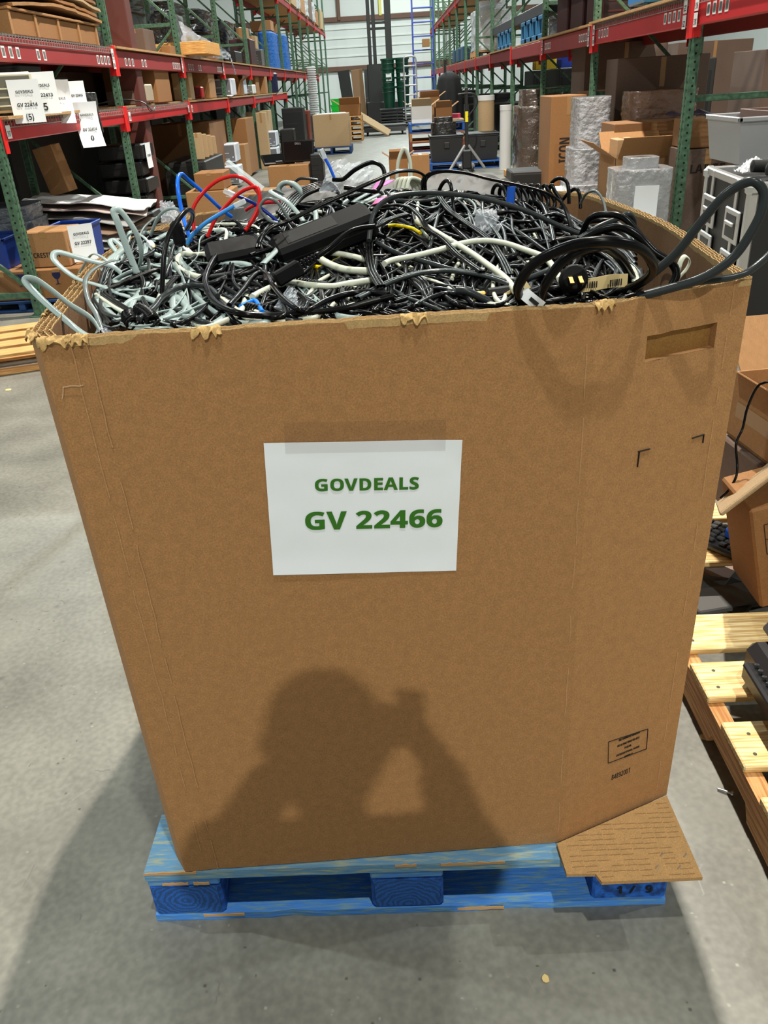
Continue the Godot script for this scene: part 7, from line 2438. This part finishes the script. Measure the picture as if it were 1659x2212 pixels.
func photographer() -> void:
	var skin := mat("skin", Color(0.78, 0.58, 0.47), 0.55)
	var o := thing("person", "standing person in dark work clothes holding up a phone with both hands, behind the lens", "person", Vector3(-0.02, 0, 0.42))
	var base := o.position
	var V := func(x, y, z): return Vector3(x, y, z) - base
	var arms := []
	var sleeves := []
	var hands := []
	for s in [-1.0, 1.0]:
		var sh: Vector3 = V.call(-0.02 + s * 0.19, 1.46, 0.36)
		var el: Vector3 = V.call(-0.25 if s < 0 else 0.19, 1.25 if s < 0 else 1.24, 0.18)
		var wr: Vector3 = V.call(s * 0.115, 1.385, 0.055)
		arms.append_array([[sh, el, 0.050, 0.040], [el, wr, 0.038, 0.027]])
		sleeves.append_array([[sh, el, 0.062, 0.054], [el, el.lerp(wr, 0.8), 0.050, 0.040]])
		var palm: Vector3 = V.call(s * 0.088, 1.41, 0.034)
		hands.append_array([[wr, palm, 0.024, 0.024], [palm, V.call(s * 0.086, 1.455, 0.034), 0.020, 0.017]])
		for k in 4:
			var y := 1.392 + 0.022 * k
			var l: float = [0.042, 0.052, 0.055, 0.048][k]
			hands.append_array([[V.call(s * 0.092, y, 0.034), V.call(s * 0.092, y + 0.004, 0.034 - l * 0.55), 0.0095, 0.0088], [V.call(s * 0.092, y + 0.004, 0.034 - l * 0.5), V.call(s * (0.092 - 0.028), y + 0.006, 0.0), 0.0088, 0.0078]])
		hands.append_array([[V.call(s * 0.090, 1.43, 0.048), V.call(s * 0.070, 1.462, 0.052), 0.0115, 0.0105], [V.call(s * 0.070, 1.462, 0.052), V.call(s * 0.045, 1.472, 0.040), 0.0105, 0.009]])
	var neck: Vector3 = V.call(-0.02, 1.53, 0.375)
	var torso := [[V.call(-0.14, 1.43, 0.39), V.call(0.10, 1.43, 0.39), 0.085, 0.085], [V.call(-0.07, 1.28, 0.40), V.call(0.03, 1.28, 0.40), 0.115, 0.115], [V.call(-0.06, 1.08, 0.41), V.call(0.02, 1.08, 0.41), 0.105, 0.105], [V.call(-0.09, 0.95, 0.42), V.call(0.05, 0.95, 0.42), 0.115, 0.115]]
	var legs := []
	var pants := []
	var shoes := []
	for s in [-1.0, 1.0]:
		var hip: Vector3 = V.call(-0.02 + s * 0.095, 0.92, 0.42)
		var knee: Vector3 = V.call(-0.02 + s * 0.115, 0.50, 0.40)
		var ank: Vector3 = V.call(-0.02 + s * 0.125, 0.09, 0.44)
		var toe: Vector3 = V.call(-0.02 + s * 0.15, 0.035, 0.30)
		legs.append_array([[hip, knee, 0.085, 0.056], [knee, ank, 0.052, 0.036], [ank, toe, 0.036, 0.028]])
		pants.append_array([[hip, knee, 0.098, 0.072], [knee, ank, 0.070, 0.056]])
		shoes.append_array([[ank + Vector3(0, -0.045, 0.03), toe + Vector3(0, 0.006, -0.02), 0.044, 0.038]])
	var body := torso.duplicate()
	body.append_array(arms)
	body.append_array(legs)
	body.append_array([[neck + Vector3(0, -0.08, 0.01), neck + Vector3(0, 0.05, -0.01), 0.055, 0.05]])
	var sh_body := nets(body, 0.015, 0.05)
	var head: Vector3 = V.call(-0.02, 1.66, 0.335)
	var hd := nets([[head + Vector3(0, 0.02, 0.02), head + Vector3(0, 0.02, 0.02), 0.092, 0.092], [head + Vector3(0, 0.0, -0.03), head + Vector3(0, -0.07, -0.045), 0.066, 0.042], [head + Vector3(0, -0.05, 0.02), neck, 0.055, 0.052], [head + Vector3(0, 0.0, -0.092), head + Vector3(0, -0.028, -0.108), 0.009, 0.013], [head + Vector3(-0.085, -0.015, 0.0), head + Vector3(-0.088, 0.02, 0.008), 0.011, 0.014], [head + Vector3(0.085, -0.015, 0.0), head + Vector3(0.088, 0.02, 0.008), 0.011, 0.014], [head + Vector3(-0.022, -0.062, -0.086), head + Vector3(0.022, -0.062, -0.086), 0.008, 0.008]], 0.006, 0.02)
	sh_body.v.append_array(hd.v)
	sh_body.n.append_array(hd.n)
	sh_body.t.append_array(hd.t)
	sh_body.c.append_array(hd.c)
	var hn := nets(hands, 0.004, 0.007)
	sh_body.v.append_array(hn.v)
	sh_body.n.append_array(hn.n)
	sh_body.t.append_array(hn.t)
	sh_body.c.append_array(hn.c)
	part("body", sh_body, skin, o)
	var eyes := mat("eye white", grey(0.9), 0.3)
	for s in [-1.0, 1.0]:
		var g := Shape.new()
		g.lathe(PackedVector2Array([Vector2(0, -0.011), Vector2(0.009, -0.006), Vector2(0.011, 0), Vector2(0.009, 0.006), Vector2(0, 0.011)]), head + Vector3(s * 0.031, 0.012, -0.083), 12)
		part("eye", g, eyes, o)
	var shirt := torso.duplicate(true)
	for b in shirt:
		b[2] += 0.016
		b[3] += 0.016
	shirt.append_array(sleeves)
	part("shirt", nets(shirt, 0.016, 0.05), mat("shirt navy", Color(0.12, 0.14, 0.2), 0.85), o)
	part("trousers", nets([[V.call(-0.09, 0.95, 0.42), V.call(0.05, 0.95, 0.42), 0.128, 0.128]] + pants, 0.016, 0.05), mat("trouser dark", Color(0.1, 0.1, 0.11), 0.85), o)
	part("shoes", nets(shoes, 0.012, 0.02), mat("shoe black", grey(0.06), 0.6), o)
	part("hair", nets([[head + Vector3(0, 0.045, 0.04), head + Vector3(0, 0.05, 0.02), 0.088, 0.09], [head + Vector3(0, -0.01, 0.06), head + Vector3(0, -0.04, 0.06), 0.07, 0.06]], 0.01, 0.03), mat("hair brown", Color(0.2, 0.13, 0.08), 0.7), o)
	var ph := thing("phone", "dark phone held upright in both hands behind the lens", "phone", Vector3(0, 1.41, 0.014))
	part("case", boxed(Vector3(0, 0, 0.004), Vector3(0.150, 0.075, 0.008), 0.003), mat("phone black", grey(0.05), 0.3), ph)
	part("screen", boxed(Vector3(0, 0, 0.0085), Vector3(0.142, 0.069, 0.001)), mat("phone glass", grey(0.08), 0.1), ph)
